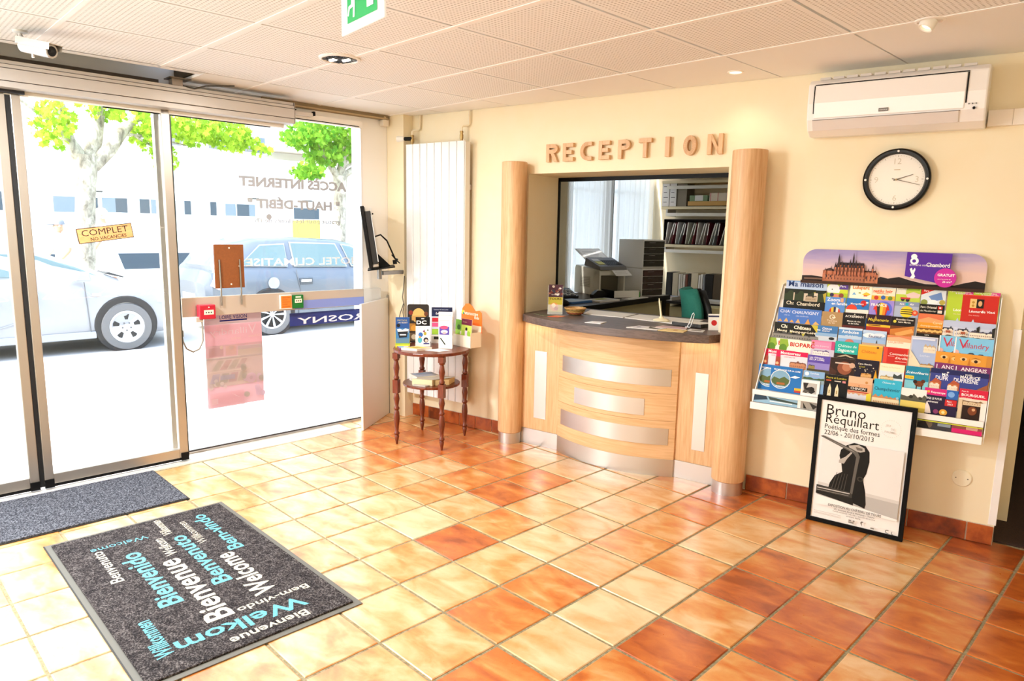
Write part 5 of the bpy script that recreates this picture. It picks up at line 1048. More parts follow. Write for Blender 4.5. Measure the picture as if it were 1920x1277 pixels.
def d4_(o, w_, h):
    def d(p):
        p.r(0, 0, 1, .16, '#1C2244'); p.t('Centre Val de Loire', .1, .08, .07, '#C9D0E6', width=.7); p.t('Loire', .2, .2, .15, W_, shear=.2); p.r(0, .26, .34, 1, '#C9D2DC'); p.r(.02, .3, .32, .42, '#C42A3A'); p.r(.02, .44, .32, .56, '#E05A8A'); p.r(.02, .62, .32, .78, '#9AC03A'); p.r(.36, .24, 1, .95, '#5A6AC0'); p.t('Chers', .42, .34, .14, '#E4E9FA'); p.t('jardins', .42, .46, .12, '#DCE3F6', bold=0); p.r(.38, .58, 1, .8, '#DCE3EC'); p.e(.6, .62, .06, '#2A4A2E', .08)
    leaf_card(o, w_, h, '#202850', d, .002, name='board'); mb = MB(); mb.box(0, -.05, 0, w_, -.002, .055, P('#F3F2EE', .4)); mb.box(.02, -.0506, .03, .06, -.05, .05, P('#2A2E22', .5)); mb.build('tray', o)
stand('display_stand', 'navy topped leaflet display against the radiator in the middle of the side table', 'display stand', (.455, -.262), (.575, -.165), .262, .05, d4_)
def d5_(o, w_, h):
    def d(p):
        p.t('Futuroscope', .06, .10, .12, '#4AA8A0', width=.86); p.r(.06, .23, .8, .245, '#B9B4B0'); p.r(.05, .40, .78, .62, '#5A4AA8'); p.e(.4, .42, .3, '#D0507A', .05); p.e(.42, .54, .26, '#E4E0F2', .05); p.e(.42, .57, .14, '#E0B4B4', .03); p.poly([(.1, .72), (.16, .70), (.52, .88), (.46, .90)], '#26302A')
    leaf_card(o, w_, h, '#F6F5F2', d, .0, lean=.02, th=.003); mb = MB(); mb.box(w_, .0, 0, w_+.002, .05, h*.86, P('#F1EFEA', .4)); mb.box(w_+.002, .006, h*.36, w_+.003, .02, h*.78, P('#8A3A44', .4)); mb.box(0, .05, 0, w_, .052, h*.95, P('#F1EFEA', .4)); mb.box(0, .004, 0, w_, .05, .12, P('#EFEDE8', .4)); mb.build('box', o)
stand('leaflet_box', 'tall white leaflet box with a violet picture at the front of the side table', 'leaflet box', (.680, -.438), (.760, -.385), .262, .05, d5_)
def d6_(o, w_, h):
    CARD = P('#EFE6D2', .5)
    mb = MB(); mb.box(0, 0, 0, w_, .002, .085, CARD); mb.box(0, 0, 0, .002, .10, .095, CARD); mb.box(w_-.002, 0, 0, w_, .10, .11, CARD); mb.box(0, 0, 0, w_, .10, .002, CARD); mb.box(0, .098, 0, w_, .10, .15, CARD); mb.build('box', o)
    def a(p): p.r(0, .0, 1, .4, '#6A9A3A'); p.e(.4, .3, .2, '#3A5A24'); p.e(.7, .52, .16, '#E9E4D8'); p.r(.1, .58, .9, 1, '#E4DC2E')
    leaf_card(o, w_*.42, .185, '#8CB44A', a, .03, .012, .003)
    def b(p):
        p.r(0, 0, 1, .22, '#6A1F3A'); p.t('Touraine', .12, .13, .11, '#D9B48C', bold=0); p.e(.5, .36, .10, '#1A1410', .06); p.poly([(.36, .42), (.6, .42), (.64, .66), (.4, .68)], '#D9C4E0'); p.poly([(.36, .66), (.62, .64), (.72, .95), (.58, .98), (.5, .76), (.4, .98), (.28, .96)], '#1C1614'); p.e(.75, .52, .16, '#8CB43A', .1); p.e(.2, .5, .12, '#9CC04A', .1)
    leaf_card(o, w_*.5, .20, '#B9CE5A', b, .012, w_*.44, .003)
    ORG = P('#EE7628', .4); mb = MB(); sh = [(0, .1), (0, .22), (.012, .265), (.05, .30), (.085, .305), (.12, .29), (.16, .255), (.20, .262), (.228, .25), (.232, .21), (.232, .1)]
    mb.prism(sh, 'y', .101, .104, ORG); mb.M = Matrix.Translation((0, 0, 0)); mb.text('Futuroscope', lambda x_, z_: (.028+x_, .1006, .222+z_), P('#FFF3E8', .4), 0, 0, .035, 'l', .01, .16); mb.text('kids', lambda x_, z_: (.15+x_, .1006, .197+z_), P('#FFF3E8', .4), 0, 0, .03, 'l', .01, .05); mb.lathe([(.016, .1004), (.016, .1006)], P('#E8D03A', .4), 12, (.018, 0, .236), 'y'); mb.lathe([(.009, .1001), (.009, .1003)], P('#2A8A6A', .4), 12, (.026, 0, .228), 'y'); mb.build('header', o)
stand('leaflet_box', 'low cream card box with an orange wavy header at the right of the side table', 'leaflet box', (.628, -.246), (.852, -.290), .2, .1, d6_)
def flat(name, label, cat, pts, z, th, col, draws=(), group=None):
    mb = MB(); cx = sum(p[0] for p in pts)/len(pts); cy = sum(p[1] for p in pts)/len(pts)
    lp_ = [(x-cx, y-cy) for x, y in pts]; mb.prism(lp_, 'z', 0, th, P(col, .5))
    A, B, D = Vector(lp_[0]), Vector(lp_[1]), Vector(lp_[3] if len(lp_) > 3 else lp_[2])
    for k, (poly_, c) in enumerate(draws):
        q = [A+(B-A)*x+(D-A)*y for x, y in poly_]; q = [(p[0], p[1], th+.0003+k*.0002) for p in q]
        nz = sum(q[i][0]*q[(i+1) % len(q)][1]-q[(i+1) % len(q)][0]*q[i][1] for i in range(len(q)))
        mb.poly(q if nz > 0 else q[::-1], P(c, .45))
    return tag(mb.build(name, loc=(cx, cy, z)), label, cat, group)
def rect(x0, y0, x1, y1): return [(x0, y0), (x1, y0), (x1, y1), (x0, y1)]
flat('magazine', 'plum magazine lying at the left front edge of the side table', 'magazine', [(.392, -.575), (.515, -.660), (.575, -.600), (.452, -.515)], TZ, .010, '#8A4A6A', [(rect(.05, .05, .9, .5), '#7AA0CE'), (rect(.1, .5, .95, .9), '#C9BFD0')])
flat('magazine', 'thick pale magazine with yellow cover at the front of the side table', 'magazine', [(.525, -.655), (.645, -.625), (.672, -.500), (.560, -.530)], TZ, .016, '#E9E3D6', [(rect(.08, .1, .9, .9), '#D9C34A'), (rect(.3, .3, .7, .6), '#A88A3A')])
flat('paper', 'loose white papers on the right half of the side table', 'paper', [(.660, -.560), (.780, -.535), (.800, -.450), (.690, -.450)], TZ, .002, '#F3F1EC')
bk = 'books on the lower shelf of the side table'
SZ = .4345
flat('book', 'open pale book at the left of the lower table shelf', 'book', [(.455, -.50), (.585, -.56), (.655, -.40), (.53, -.35)], SZ, .048, '#EAE4D6', [(rect(.05, .05, .5, .95), '#9FB3CE'), (rect(.52, .05, .95, .95), '#C6CDD6')], bk)
flat('book', 'thick cream book lying on the middle of the lower table shelf', 'book', [(.575, -.60), (.715, -.545), (.69, -.40), (.66, -.37)], SZ, .042, '#E9D9B0', [(rect(.05, .05, .95, .9), '#EFE6D0')], bk)
flat('book', 'worn yellowed book at the right of the lower table shelf', 'book', [(.722, -.52), (.78, -.44), (.74, -.33), (.69, -.39)], SZ, .038, '#DCC08A', [(rect(.1, .1, .9, .9), '#C79A4E')], bk)
flat('book', 'slim grey booklet under the front edge of the shelf books', 'book', [(.60, -.622), (.70, -.60), (.705, -.56), (.60, -.602)], SZ, .008, '#B9B4AA', (), bk)

# ================================================================ SECURITY CAMERA
sc_ = thing('security_camera', 'silver bullet security camera hanging under the ceiling near the door', 'camera', (.12, -2.69, H))
mb = MB(); mb.lathe([(.03, 0), (.03, -.008), (.02, -.012)], P('#DAD7D2', .4), 18); mb.cyl((0, 0, -.01), (0, 0, -.03), .009, P('#CFCBC6', .4)); mb.build('mount', sc_, smooth=40)
dv = Vector((.155, .055, -.035)).normalized(); SIL = P('#D8D5D0', .22, .7)
a0_, b0_ = Vector((.015, .005, -.064)), Vector((.015, .005, -.064))+dv*.16
mb = MB(); mb.cyl(a0_, b0_, .031, SIL, n=26); mb.cyl((0, 0, -.02), a0_+dv*.03, .009, SIL, n=10); mb.build('body', sc_, smooth=40)
mb = MB(); mb.cyl(b0_, b0_+dv*.004, .030, P('#C9C5C0', .25, .6), n=26); mb.cyl(b0_+dv*.004, b0_+dv*.0055, .022, BLACK, n=24); mb.cyl(b0_+dv*.0055, b0_+dv*.0065, .010, P('#23262E', .1), n=16); mb.build('lens', sc_)
mb = MB(); mb.M = Matrix.Translation(a0_) @ dv.to_track_quat('X', 'Z').to_matrix().to_4x4(); mb.box(-.01, -.034, .030, .185, .034, .034, SIL); mb.box(-.01, -.036, .004, .185, -.034, .034, SIL); mb.box(-.01, .034, .004, .185, .036, .034, SIL); mb.build('sun_shield', sc_, bevel=.001)
mb = MB(); mb.tube([a0_, a0_-dv*.03+Vector((0, 0, .002)), a0_-dv*.045+Vector((.0, .005, .03)), (-.03, .01, -.004)], .004, P('#3A3836', .5), 8); mb.cyl(a0_+dv*.05+Vector((0, 0, -.030)), a0_+dv*.05+Vector((0, 0, -.046)), .006, SIL, n=10); mb.build('cable', sc_, smooth=60)

# ================================================================ THINGS ON THE COUNTER
CZ = .9425
lh = thing('leaflet_holder', 'clear standing holder of town guides at the left end of the counter', 'leaflet holder', (1.300, .02, CZ), radians(28))
def d(p):
    for i in range(16): p.e(rnd.random(), .05+.3*rnd.random(), .1, rnd.choice(['#7A3A2E', '#C9B4A0', '#3A3A46', '#9A6A5A', '#D9D4CC']), .035, n=7)
    p.t('Spectacles', .2, .36, .12, '#E9DCD8', bold=0)
leaf_card(lh, .100, .205, '#4A2A34', d, .03, 0, .003)
def d(p): p.t('TOURS', .08, .16, .21, '#3A2E18', bold=.02, width=.84); p.e(.42, .58, .3, '#D98A4A', .25); p.e(.38, .5, .14, '#F0D9B0', .14); p.e(.56, .68, .14, '#A8401E', .12); p.r(0, .88, 1, 1, '#7A7A2A')
leaf_card(lh, .100, .118, '#B9A83A', d, .012, 0, .003)
mb = MB(); m_ = film('acrylic', '#F2F4F4', .25); mb.box(-.003, 0, 0, .103, .002, .07, m_); mb.box(-.003, 0, 0, 0, .05, .20, m_); mb.box(.1, 0, 0, .103, .05, .20, m_); mb.box(-.003, 0, 0, .103, .05, .003, m_); mb.build('holder', lh)
bs = thing('basket', 'small round woven basket on the counter', 'basket', (1.455, .135, CZ))
WICK = wood('wicker', '#D9B374', '#9A6A34', 60, (1, 1, 1))
mb = MB(); prof = [(.0, .002), (.045, .002), (.062, .022), (.072, .045), (.076, .050), (.072, .050), (.058, .022), (.042, .006), (.0, .006)]; mb.lathe(prof, WICK, 28); mb.build('bowl', bs, smooth=50)
for k, (r, z) in enumerate(((.056, .012), (.064, .024), (.069, .034), (.075, .047))):
    mb = MB(); mb.tube([(r*cos(2*pi*i/28), r*sin(2*pi*i/28), z+.0015*(-1)**i) for i in range(29)], .0035, P(['#8A3A22', '#C99A56', '#7A6A2E', '#C99A56'][k], .6), 6); mb.build('rim_strand' if k == 3 else 'strand', bs, smooth=60)
flat('postcard', 'dark postcards lying left of the orange card on the counter', 'card', [(1.215, -.03), (1.335, -.09), (1.385, -.03), (1.265, .02)], CZ, .003, '#6A6A52', [(rect(.06, .08, .94, .9), '#4A4436')])
flat('postcard', 'orange and red card lying beside the basket on the counter', 'card', [(1.375, -.10), (1.455, -.085), (1.462, -.01), (1.395, -.01)], CZ, .003, '#D9603A', [(rect(.06, .4, .94, .9), '#E9A070')])
flat('paper', 'small pile of white leaflets near the front edge of the counter', 'paper', [(1.725, -.205), (1.830, -.185), (1.820, -.085), (1.735, -.125)], CZ, .004, '#F1F0EE', [(rect(.1, .3, .8, .4), '#C9CCD4'), (rect(.2, .6, .9, .68), '#D4D6DC')])
flat('desk_pad', 'left white paper blotter at the back of the counter', 'desk pad', [(1.480, .20), (1.790, .215), (1.775, .46), (1.40, .46)], CZ, .004, '#EFECE4', [(rect(.05, .1, .95, .13), '#D6D2C8')])
flat('desk_pad', 'right white paper blotter beneath the pen stand', 'desk pad', [(1.805, .21), (2.30, .13), (2.27, .46), (1.80, .46)], CZ, .004, '#F0EDE6')
flat('book', 'black edged register lying at the right end of the counter', 'book', [(2.20, .085), (2.40, .06), (2.42, .20), (2.25, .22)], CZ+.0045, .020, '#26221F', [(rect(.02, .02, .96, .96), '#EDE9E0')])
pn_ = thing('pen_stand', 'cream pen on its weighted stand on the counter', 'pen stand', (2.075, .205, CZ+.0045))
CREAM = P('#EFE6C4', .4); mb = MB(); mb.lathe([(.0, 0), (.052, 0), (.055, .006), (.045, .014), (.018, .020), (.012, .03), (.0, .032)], CREAM, 24); mb.build('base', pn_, smooth=40)
mb = MB(); mb.cyl((0, 0, .026), (-.022, .006, .13), .007, CREAM, .0055, 12); mb.cyl((-.022, .006, .13), (-.026, .007, .15), .0055, CREAM, .002, 12); mb.build('pen', pn_, smooth=40)
flat('magazine', 'leaflet with black and white picture near the front right of the counter', 'leaflet', [(2.03, -.225), (2.225, -.205), (2.24, -.10), (2.06, -.10)], CZ, .004, '#E6E2DC', [(rect(.05, .1, .4, .9), '#D4D0D6'), ([(.16, .4), (.24, .3), (.3, .5), (.2, .6)], '#2A3A4A'), ([(.4, .9), (.6, .3), (.9, .2), (.95, .4), (.7, .6)], '#4A443E')])
flat('magazine', 'straw yellow leaflet at the front right of the counter', 'leaflet', [(2.235, -.215), (2.385, -.185), (2.375, -.085), (2.25, -.10)], CZ, .004, '#E2C88A', [([(.5, .3), (.62, .4), (.55, .6), (.42, .5)], '#B4642E'), ([(.75, .4), (.9, .5), (.8, .6)], '#A8842E')])
flat('magazine', 'pink folded map behind the yellow leaflet on the counter', 'map', [(2.16, -.075), (2.35, -.055), (2.33, .02), (2.17, .01)], CZ, .004, '#D0B4B0', [(rect(.1, .2, .9, .5), '#B48C9A')])
flat('magazine', 'pale leaflet lying under the card stand on the counter', 'leaflet', [(2.37, -.10), (2.47, -.09), (2.455, -.01), (2.36, -.01)], CZ, .003, '#D6D2CC', [(rect(.2, .2, .8, .7), '#8A827A')])
cs = thing('card_stand', 'small bent wire card stand on the right of the counter', 'card stand', (2.345, .025, CZ+.0045))
mb = MB(); mb.tube([(-.03, 0, .002), (0, 0, .002), (.012, 0, .03), (.022, 0, .085), (.017, 0, .095), (.01, 0, .085), (-.005, .0, .03), (-.02, 0, .004)], .003, STEEL, 8); mb.build('wire', cs, smooth=60)
rc_ = thing('price_card', 'small white and red standing card at the right edge of the hatch', 'card', (2.46, .03, CZ), radians(35))
mb = MB(); mb.M = Matrix.Rotation(-.2, 4, 'X'); mb.box(0, 0, 0, .07, .003, .10, P('#F2F0EC', .4)); pr = Print(mb, .07, .10, 0, .10, 0); pr.r(0, .1, 1, .2, '#3A3A5A'); pr.e(.5, .55, .25, '#C42A2A'); mb.build('card', rc_)

# ================================================================ BACK OFFICE
g = N('sheer_curtain'); t = g.n('ShaderNodeBsdfTranslucent'); t.inputs[0].default_value = (.93, .93, .92, 1); d_ = g.n('ShaderNodeBsdfDiffuse'); d_.inputs[0].default_value = (.93, .93, .92, 1); tr = g.n('ShaderNodeBsdfTransparent')
mx = g.n('ShaderNodeMixShader'); mx.inputs[0].default_value = .55; g.l(d_.outputs[0], mx.inputs[1]); g.l(t.outputs[0], mx.inputs[2]); m2_ = g.n('ShaderNodeMixShader'); m2_.inputs[0].default_value = .42; g.l(mx.outputs[0], m2_.inputs[1]); g.l(tr.outputs[0], m2_.inputs[2]); g.l(m2_.outputs[0], g.out.inputs[0]); SHEER = g.m
def curtain(label, y0, y1, zt, folds):
    mb = MB(); rows = []; n = folds*8
    for z in (.55, 1.2, 1.8, zt):
        rows.append([(-.165+.022*sin(2*pi*folds*i/n)+.006*sin(i*.9+z), y0+(y1-y0)*i/n, z) for i in range(n+1)])
    mb.grid(rows, SHEER); return tag(mb.build('curtain', rz=GR, smooth=80), label, 'curtain', 'sheer curtains in the office window')
curtain('white sheer curtain in the office window, left of the dark mullion', 2.17, 2.81, 2.17, 7)
curtain('white sheer curtain in the office window, right of the dark mullion', 2.88, 3.80, 2.17, 10)
curtain('narrow bunched curtain end at the left edge of the office window', 2.06, 2.15, 2.17, 3)
w2 = snode('window_2'); mb = MB(); mb.box(-.30, 2.815, .75, -.20, 2.875, 2.18, P('#6E6A64', .4)); mb.build('mullion', w2)
mb = MB(); mb.box(-.285, 2.1, .75, -.279, 3.86, 2.18, GLASS); mb.build('pane', w2)
mb = MB(); mb.box(-.34, 2.1, .72, -.16, 3.86, .75, WHITE); mb.build('sill', w2)
mb = MB(); mb.box(.42, 3.55, 0, 3.9, 3.65, H+.03, WALL); struct(mb.build('wall_office'))
# shelves
SHW = P('#EFE3C0', .5); SHT = P('#DDBE82', .55)
def shelf(label, z, gap):
    o = thing('wall_shelf', label, 'shelf', (.70, 3.27, z))
    mb = MB(); mb.box(0, 0, 0, 1.5, .27, .028, SHT); mb.box(0, -.008, .0, 1.5, 0, .028, SHW); mb.build('board', o)
    mb = MB(); mb.box(.06, -.012, gap, 1.5, -.002, gap+.034, P('#F6F4EC', .4)); mb.build('label_rail', o)
    mb = MB(); mb.box(.05, .02, gap-.0, .07, .26, 0, STEEL); mb.box(1.4, .02, gap, 1.42, .26, 0, STEEL); mb.build('bracket', o)
shelf('top pale wall shelf in the office with a white label rail', 2.062, -.06)
shelf('middle pale wall shelf in the office carrying binders and boxes', 1.785, -.075)
shelf('lowest pale wall shelf in the office carrying the hanging files', 1.372, -.06)
def binder(label, u, v, z, wd, dp, h, spine, body, group, lines=True, rz=0):
    o = thing('binder', label, 'binder', (u, v, z), rz, group)
    mb = MB(); mb.box(0, 0, 0, wd, dp, h, P(body, .5)); mb.build('cover', o)
    mb = MB(); mb.box(.002, -.001, .002, wd-.002, 0, h-.002, P(spine, .45))
    if lines:
        for k, zz in enumerate((.85, .6, .38, .18)): mb.box(wd*.2, -.0014, h*zz, wd*(.8-.15*(k % 2)), -.001, h*zz+.006, P('#5A5A5E', .5))
    mb.build('spine_label', o)
    return o
gb2 = 'white spined binders on the middle shelf'
binder('white spined file box at the left end of the middle office shelf', .70, 3.28, 1.814, .085, .24, .252, '#F4F3F1', '#8C8272', gb2)
binder('second white spined file box on the middle office shelf', .788, 3.28, 1.814, .080, .24, .250, '#F2F1F0', '#8C8272', gb2)
binder('drab grey file box right of the white spined ones', .872, 3.29, 1.814, .11, .22, .245, '#8E8676', '#7E7666', gb2, False)
o = thing('storage_box', 'flat wooden coloured box on the middle office shelf', 'box', (1.0, 3.28, 1.814)); mb = MB(); mb.box(0, 0, .008, .55, .22, .055, P('#DDB06A', .5)); mb.build('body', o, bevel=.003); mb = MB(); mb.box(.01, .002, 0, .5, .2, .008, P('#2A2018', .6)); mb.build('base', o)
o = thing('card_box', 'small green card box with white label on the flat wooden box', 'box', (1.015, 3.29, 1.8695)); mb = MB(); mb.box(0, 0, 0, .20, .15, .062, P('#7E9A78', .5)); mb.build('body', o, bevel=.002); mb = MB(); mb.box(.06, -.001, .004, .15, 0, .062, P('#F1F1EE', .5)); mb.build('label', o)
o = thing('card_box', 'cream box tied with red ribbon on the flat wooden box', 'box', (1.235, 3.29, 1.8695)); mb = MB(); mb.box(0, 0, 0, .26, .15, .086, P('#F1E6D6', .5)); mb.build('body', o, bevel=.002); mb = MB()
for a in (.01, .09, .19): mb.box(a, -.001, 0, a+.006, .151, .087, P('#C9505A', .5))
mb.build('ribbon', o)
# hanging files
o = thing('file_rack', 'black hanging file case on the lowest office shelf', 'file rack', (.74, 3.285, 1.402)); mb = MB(); mb.box(0, .20, 0, .95, .21, .275, P('#1A0F10', .6)); mb.box(0, 0, 0, .95, .2, .004, P('#1A0F10', .6)); mb.box(-.004, 0, 0, 0, .2, .275, P('#1A0F10', .6)); mb.box(0, .0, .268, .95, .2, .275, P('#1A0F10', .6)); mb.build('case', o)
fcol = ['#E9E4E0', '#D9D4D0', '#7A2A34', '#EDEAE6', '#C9D6DC', '#5A1A24', '#E4DED8', '#D0DCC8', '#8A3A40', '#F0EDEA']
def folder(k, x, col, ln):
    w1 = 'dark red' if col in ('#7A2A34', '#5A1A24', '#8A3A40') else ('pale green' if col == '#D0DCC8' else ('pale blue' if col == '#C9D6DC' else 'white'))
    mb = MB(); mb.M = Matrix.Translation((.745+x, 3.29, 1.408)) @ Matrix.Rotation(ln, 4, 'Y'); mb.prism([(0, .002), (.006, 0), (.006, .235), (.003, .238), (0, .235)], 'y', 0, .17, P(col, .5)); mb.box(-.002, -.002, .10, .008, .0, .225, P('#F4F2EE', .5))
    ordn = ['first', 'second', 'third', 'fourth', 'fifth', 'sixth', 'seventh', 'eighth', 'ninth', 'tenth', 'eleventh', 'twelfth', 'thirteenth', 'fourteenth', 'fifteenth', 'sixteenth', 'seventeenth', 'eighteenth', 'nineteenth', 'twentieth'][k]
    tag(mb.build('hanging_file'), w1+' hanging file in the black case, '+ordn+' from the left', 'file', 'hanging files in the black case')
xs = .012
for k in range(19): folder(k, xs, fcol[k % 10], .10+.08*((k*5) % 3)); xs += .034+.010*((k*7) % 3)/2
# low back desk with binders
o = thing('office_desk', 'dark topped low desk along the back wall of the office', 'desk', (.72, 2.95, 0)); mb = MB(); mb.box(0, 0, .775, 1.6, .58, .805, P('#2A2622', .45)); mb.build('top', o, bevel=.002); mb = MB(); mb.box(.02, .05, .0, .05, .55, .775, P('#B9A67A', .5)); mb.build('leg', o); mb = MB(); mb.box(1.55, .05, .0, 1.58, .55, .775, P('#B9A67A', .5)); mb.build('leg', o); mb = MB(); mb.box(.25, .06, .05, .62, .5, .74, P('#D2C49A', .5)); mb.build('pedestal', o)
gb3 = 'binders standing on the low back desk'
bz = .8055
specs = [('#1E1B1A', .07, .285, 'black binder at the left end of the low back desk'), ('#BFB49A', .065, .28, 'beige lever arch binder with a finger hole on the low back desk'), ('#D6D2C8', .02, .27, 'thin pale grey folder beside the beige binder'), ('#C9C4B8', .02, .275, 'thin stone coloured folder on the low back desk'), ('#E6E2D8', .02, .265, 'thin off white folder on the low back desk'), ('#7A4A3A', .025, .27, 'slim brown folder on the low back desk'),
         ('#3A3632', .03, .28, 'narrow charcoal binder on the low back desk'), ('#D8CDB0', .075, .29, 'wide cream binder in the middle of the low back desk'), ('#E9E6DE', .02, .27, 'slim white folder right of the wide cream binder'), ('#F1EFEA', .02, .28, 'slim bright white folder on the low back desk'), ('#8E939A', .02, .27, 'slim slate folder on the low back desk'), ('#191818', .085, .285, 'broad black binder on the low back desk'), ('#5A4C3A', .09, .285, 'brown binder at the right of the low back desk'), ('#2A2622', .07, .28, 'second dark binder at the right end of the low back desk')]
x = .80
for col, wd, h, la in specs: binder(la, x, 3.28, bz, wd, .22, h, col, col, gb3, False); x += wd+.006
flat('paper_stack', 'stack of mixed papers at the left of the low back desk', 'paper', [(.76, 2.99), (1.00, 2.98), (1.02, 3.20), (.78, 3.20)], bz, .035, '#D9D2C8', [(rect(.1, .1, .9, .6), '#B46A5A'), (rect(.2, .5, .95, .95), '#AEBBD0')])
flat('paper_stack', 'white paper stack at the right of the low back desk', 'paper', [(1.25, 2.98), (1.56, 2.97), (1.56, 3.2), (1.27, 3.2)], bz, .025, '#E4E0D8', [(rect(.1, .1, .8, .8), '#F0EEEA')])
# long side desk by the window
o = thing('office_desk', 'long black edged desk running along the office window', 'desk', (0, 0, 0))
mb = MB(); mb.prism([(.60, .60), (.985, .60), (1.055, 1.25), (1.135, 2.60), (.42, 2.60), (.18, 1.35)], 'z', .868, .900, P('#4A4038', .4)); mb.build('top', o)
mb = MB(); mb.prism([(.985, .60), (1.055, 1.25), (1.135, 2.60), (1.14, 2.60), (1.061, 1.25), (.990, .60)], 'z', .855, .901, BLACK); mb.build('edge_band', o)
mb = MB(); mb.prism([(.95, .62), (1.02, 1.25), (1.10, 2.58), (1.08, 2.58), (1.0, 1.25), (.93, .62)], 'z', .0, .867, P('#C9BF98', .5)); mb.build('front_panel', o)
mb = MB(); mb.box(1.075, 2.50, 0, 1.11, 2.57, .867, BLACK); mb.build('leg', o)
DZ = .9015
# fax
fx = thing('fax_machine', 'bulky grey fax machine with paper trays on the window desk', 'fax machine', (.675, 1.930, DZ), radians(62))
FAX = P('#E4E1D4', .45); FAXD = P('#4E4E50', .5)
mb = MB(); mb.prism([(.0, .0), (.0, .028), (.10, .028), (.10, .19), (.0, .20), (.0, .25), (.44, .285), (.46, .25), (.46, 0)], 'x', .0, .31, FAX); mb.build('body', fx, bevel=.006)
mb = MB(); mb.box(.0, -.001, .0, .02, .10, .25, FAX); mb.build('cheek', fx, bevel=.004); mb = MB(); mb.box(.29, -.001, .0, .31, .10, .25, FAX); mb.build('cheek', fx, bevel=.004)
mb = MB(); mb.box(.02, -.02, .028, .29, .09, .034, FAXD); mb.box(.02, .098, .03, .29, .1, .19, P('#7A7462', .6)); mb.build('paper_slot', fx)
CPM = Matrix.Translation((0, -.02, .252)) @ Matrix.Rotation(radians(6), 4, 'X')
mb = MB(); mb.M = CPM; mb.prism([(0, 0), (.30, 0), (.28, .085), (.02, .035)], 'x', -.004, .314, P('#6E6E70', .45)); mb.build('control_panel', fx, bevel=.005)
mb = MB(); mb.M = CPM @ Matrix.Translation((0, .02, .036)) @ Matrix.Rotation(radians(11), 4, 'X')
for r_ in range(5):
    for c_ in range(7): mb.box(.11+.026*c_, .03+.03*r_, .0, .128+.026*c_, .048+.03*r_, .004, P('#252527', .5))
mb.box(.02, .05, .0, .10, .13, .003, P('#C9C23A', .4)); mb.box(.02, .15, 0, .10, .21, .002, P('#C9C9C6', .4)); mb.build('keypad', fx)
mb = MB(); mb.M = Matrix.Translation((.01, .26, .33)) @ Matrix.Rotation(radians(26), 4, 'X'); mb.box(0, 0, 0, .30, .26, .004, P('#D4D2CC', .5)); mb.box(.02, .02, .004, .28, .25, .006, P('#F3F2EF', .5))
for k in range(5): mb.box(.05, .06+k*.03, .006, .22-.02*(k % 2), .066+k*.03, .0065, P('#8A8A8C', .5))
mb.build('paper_tray', fx)
mb = MB(); mb.M = Matrix.Translation((.13, -.10, .20)) @ Matrix.Rotation(radians(32), 4, 'X'); mb.box(0, 0, 0, .19, .12, .002, P('#F1F0EC', .5))
for k in range(3): mb.box(.02, .03+k*.03, .002, .15, .034+k*.03, .0024, P('#9A9A9C', .5))
mb.build('printed_sheet', fx)
mb = MB(); mb.box(-.002, .16, .07, 0, .34, .18, P('#CFCBBC', .5))
for k in range(6): mb.box(-.003, .17, .08+k*.016, -.002, .33, .086+k*.016, P('#A39F92', .5))
mb.build('side_vent', fx)
# telephone
ph_ = thing('telephone', 'black desk telephone with many keys left of the fax machine', 'telephone', (.545, 1.36, DZ), radians(62))
mb = MB(); mb.prism([(0, 0), (.22, 0), (.22, .085), (.18, .085), (0, .025)], 'x', 0, .24, P('#17171A', .4)); mb.build('body', ph_, bevel=.004)
mb = MB(); mb.M = Matrix.Translation((0, 0, .0255)) @ Matrix.Rotation(math.atan2(.06, .18), 4, 'X')
for r_ in range(5):
    for c_ in range(5): mb.box(.085+.028*c_, .015+.028*r_, .0, .106+.028*c_, .033+.028*r_, .005, P('#C9C9C6' if (r_+c_) % 3 else '#6A6A6C', .5))
mb.build('keypad', ph_)
mb = MB(); mb.tube([(.03, .02, .05), (.03, .05, .075), (.03, .11, .085), (.03, .17, .105), (.03, .20, .10)], [.022, .018, .015, .018, .024], P('#101012', .35), 12); mb.build('handset', ph_, smooth=60)
# drawer tower
def drawers(label, z, cols):
    o = thing('drawer_unit', label, 'drawer unit', (1.020, 2.165, z), radians(67.6), 'stacked drawer units')
    mb = MB(); mb.box(0, .004, 0, .283, .36, .272, P('#E9E8E4', .4)); mb.build('casing', o, bevel=.003)
    for k in range(4):
        mb = MB(); mb.box(.010, -.004, .012+k*.063, .273, .004, .070+k*.063, P(cols[k], .22, coat=.4)); dr = mb.build('drawer', o, bevel=.002)
        mb = MB(); mb.box(.07, -.007, .052+k*.063, .15, -.004, .057+k*.063, P('#8A8688' if k % 2 else '#55515A', .3)); mb.build('handle', dr)
    return o
drawers('lower dark drawer unit with reddish drawers standing on the window desk', DZ, ['#1D0A0C', '#2C0E12', '#24090C', '#3A141A'])
drawers('upper black drawer unit stacked on the reddish one', DZ+.283, ['#0B0A0B', '#0E0C0D', '#0B0A0B', '#121012'])
mb = MB(); mb.box(.005, .01, 0, .278, .35, .009, P('#C9C5BC', .5)); tag(mb.build('paper_stack', loc=(1.020, 2.165, DZ+.2735), rz=radians(67.6)), 'thin grey sheet stack between the two drawer units', 'paper')
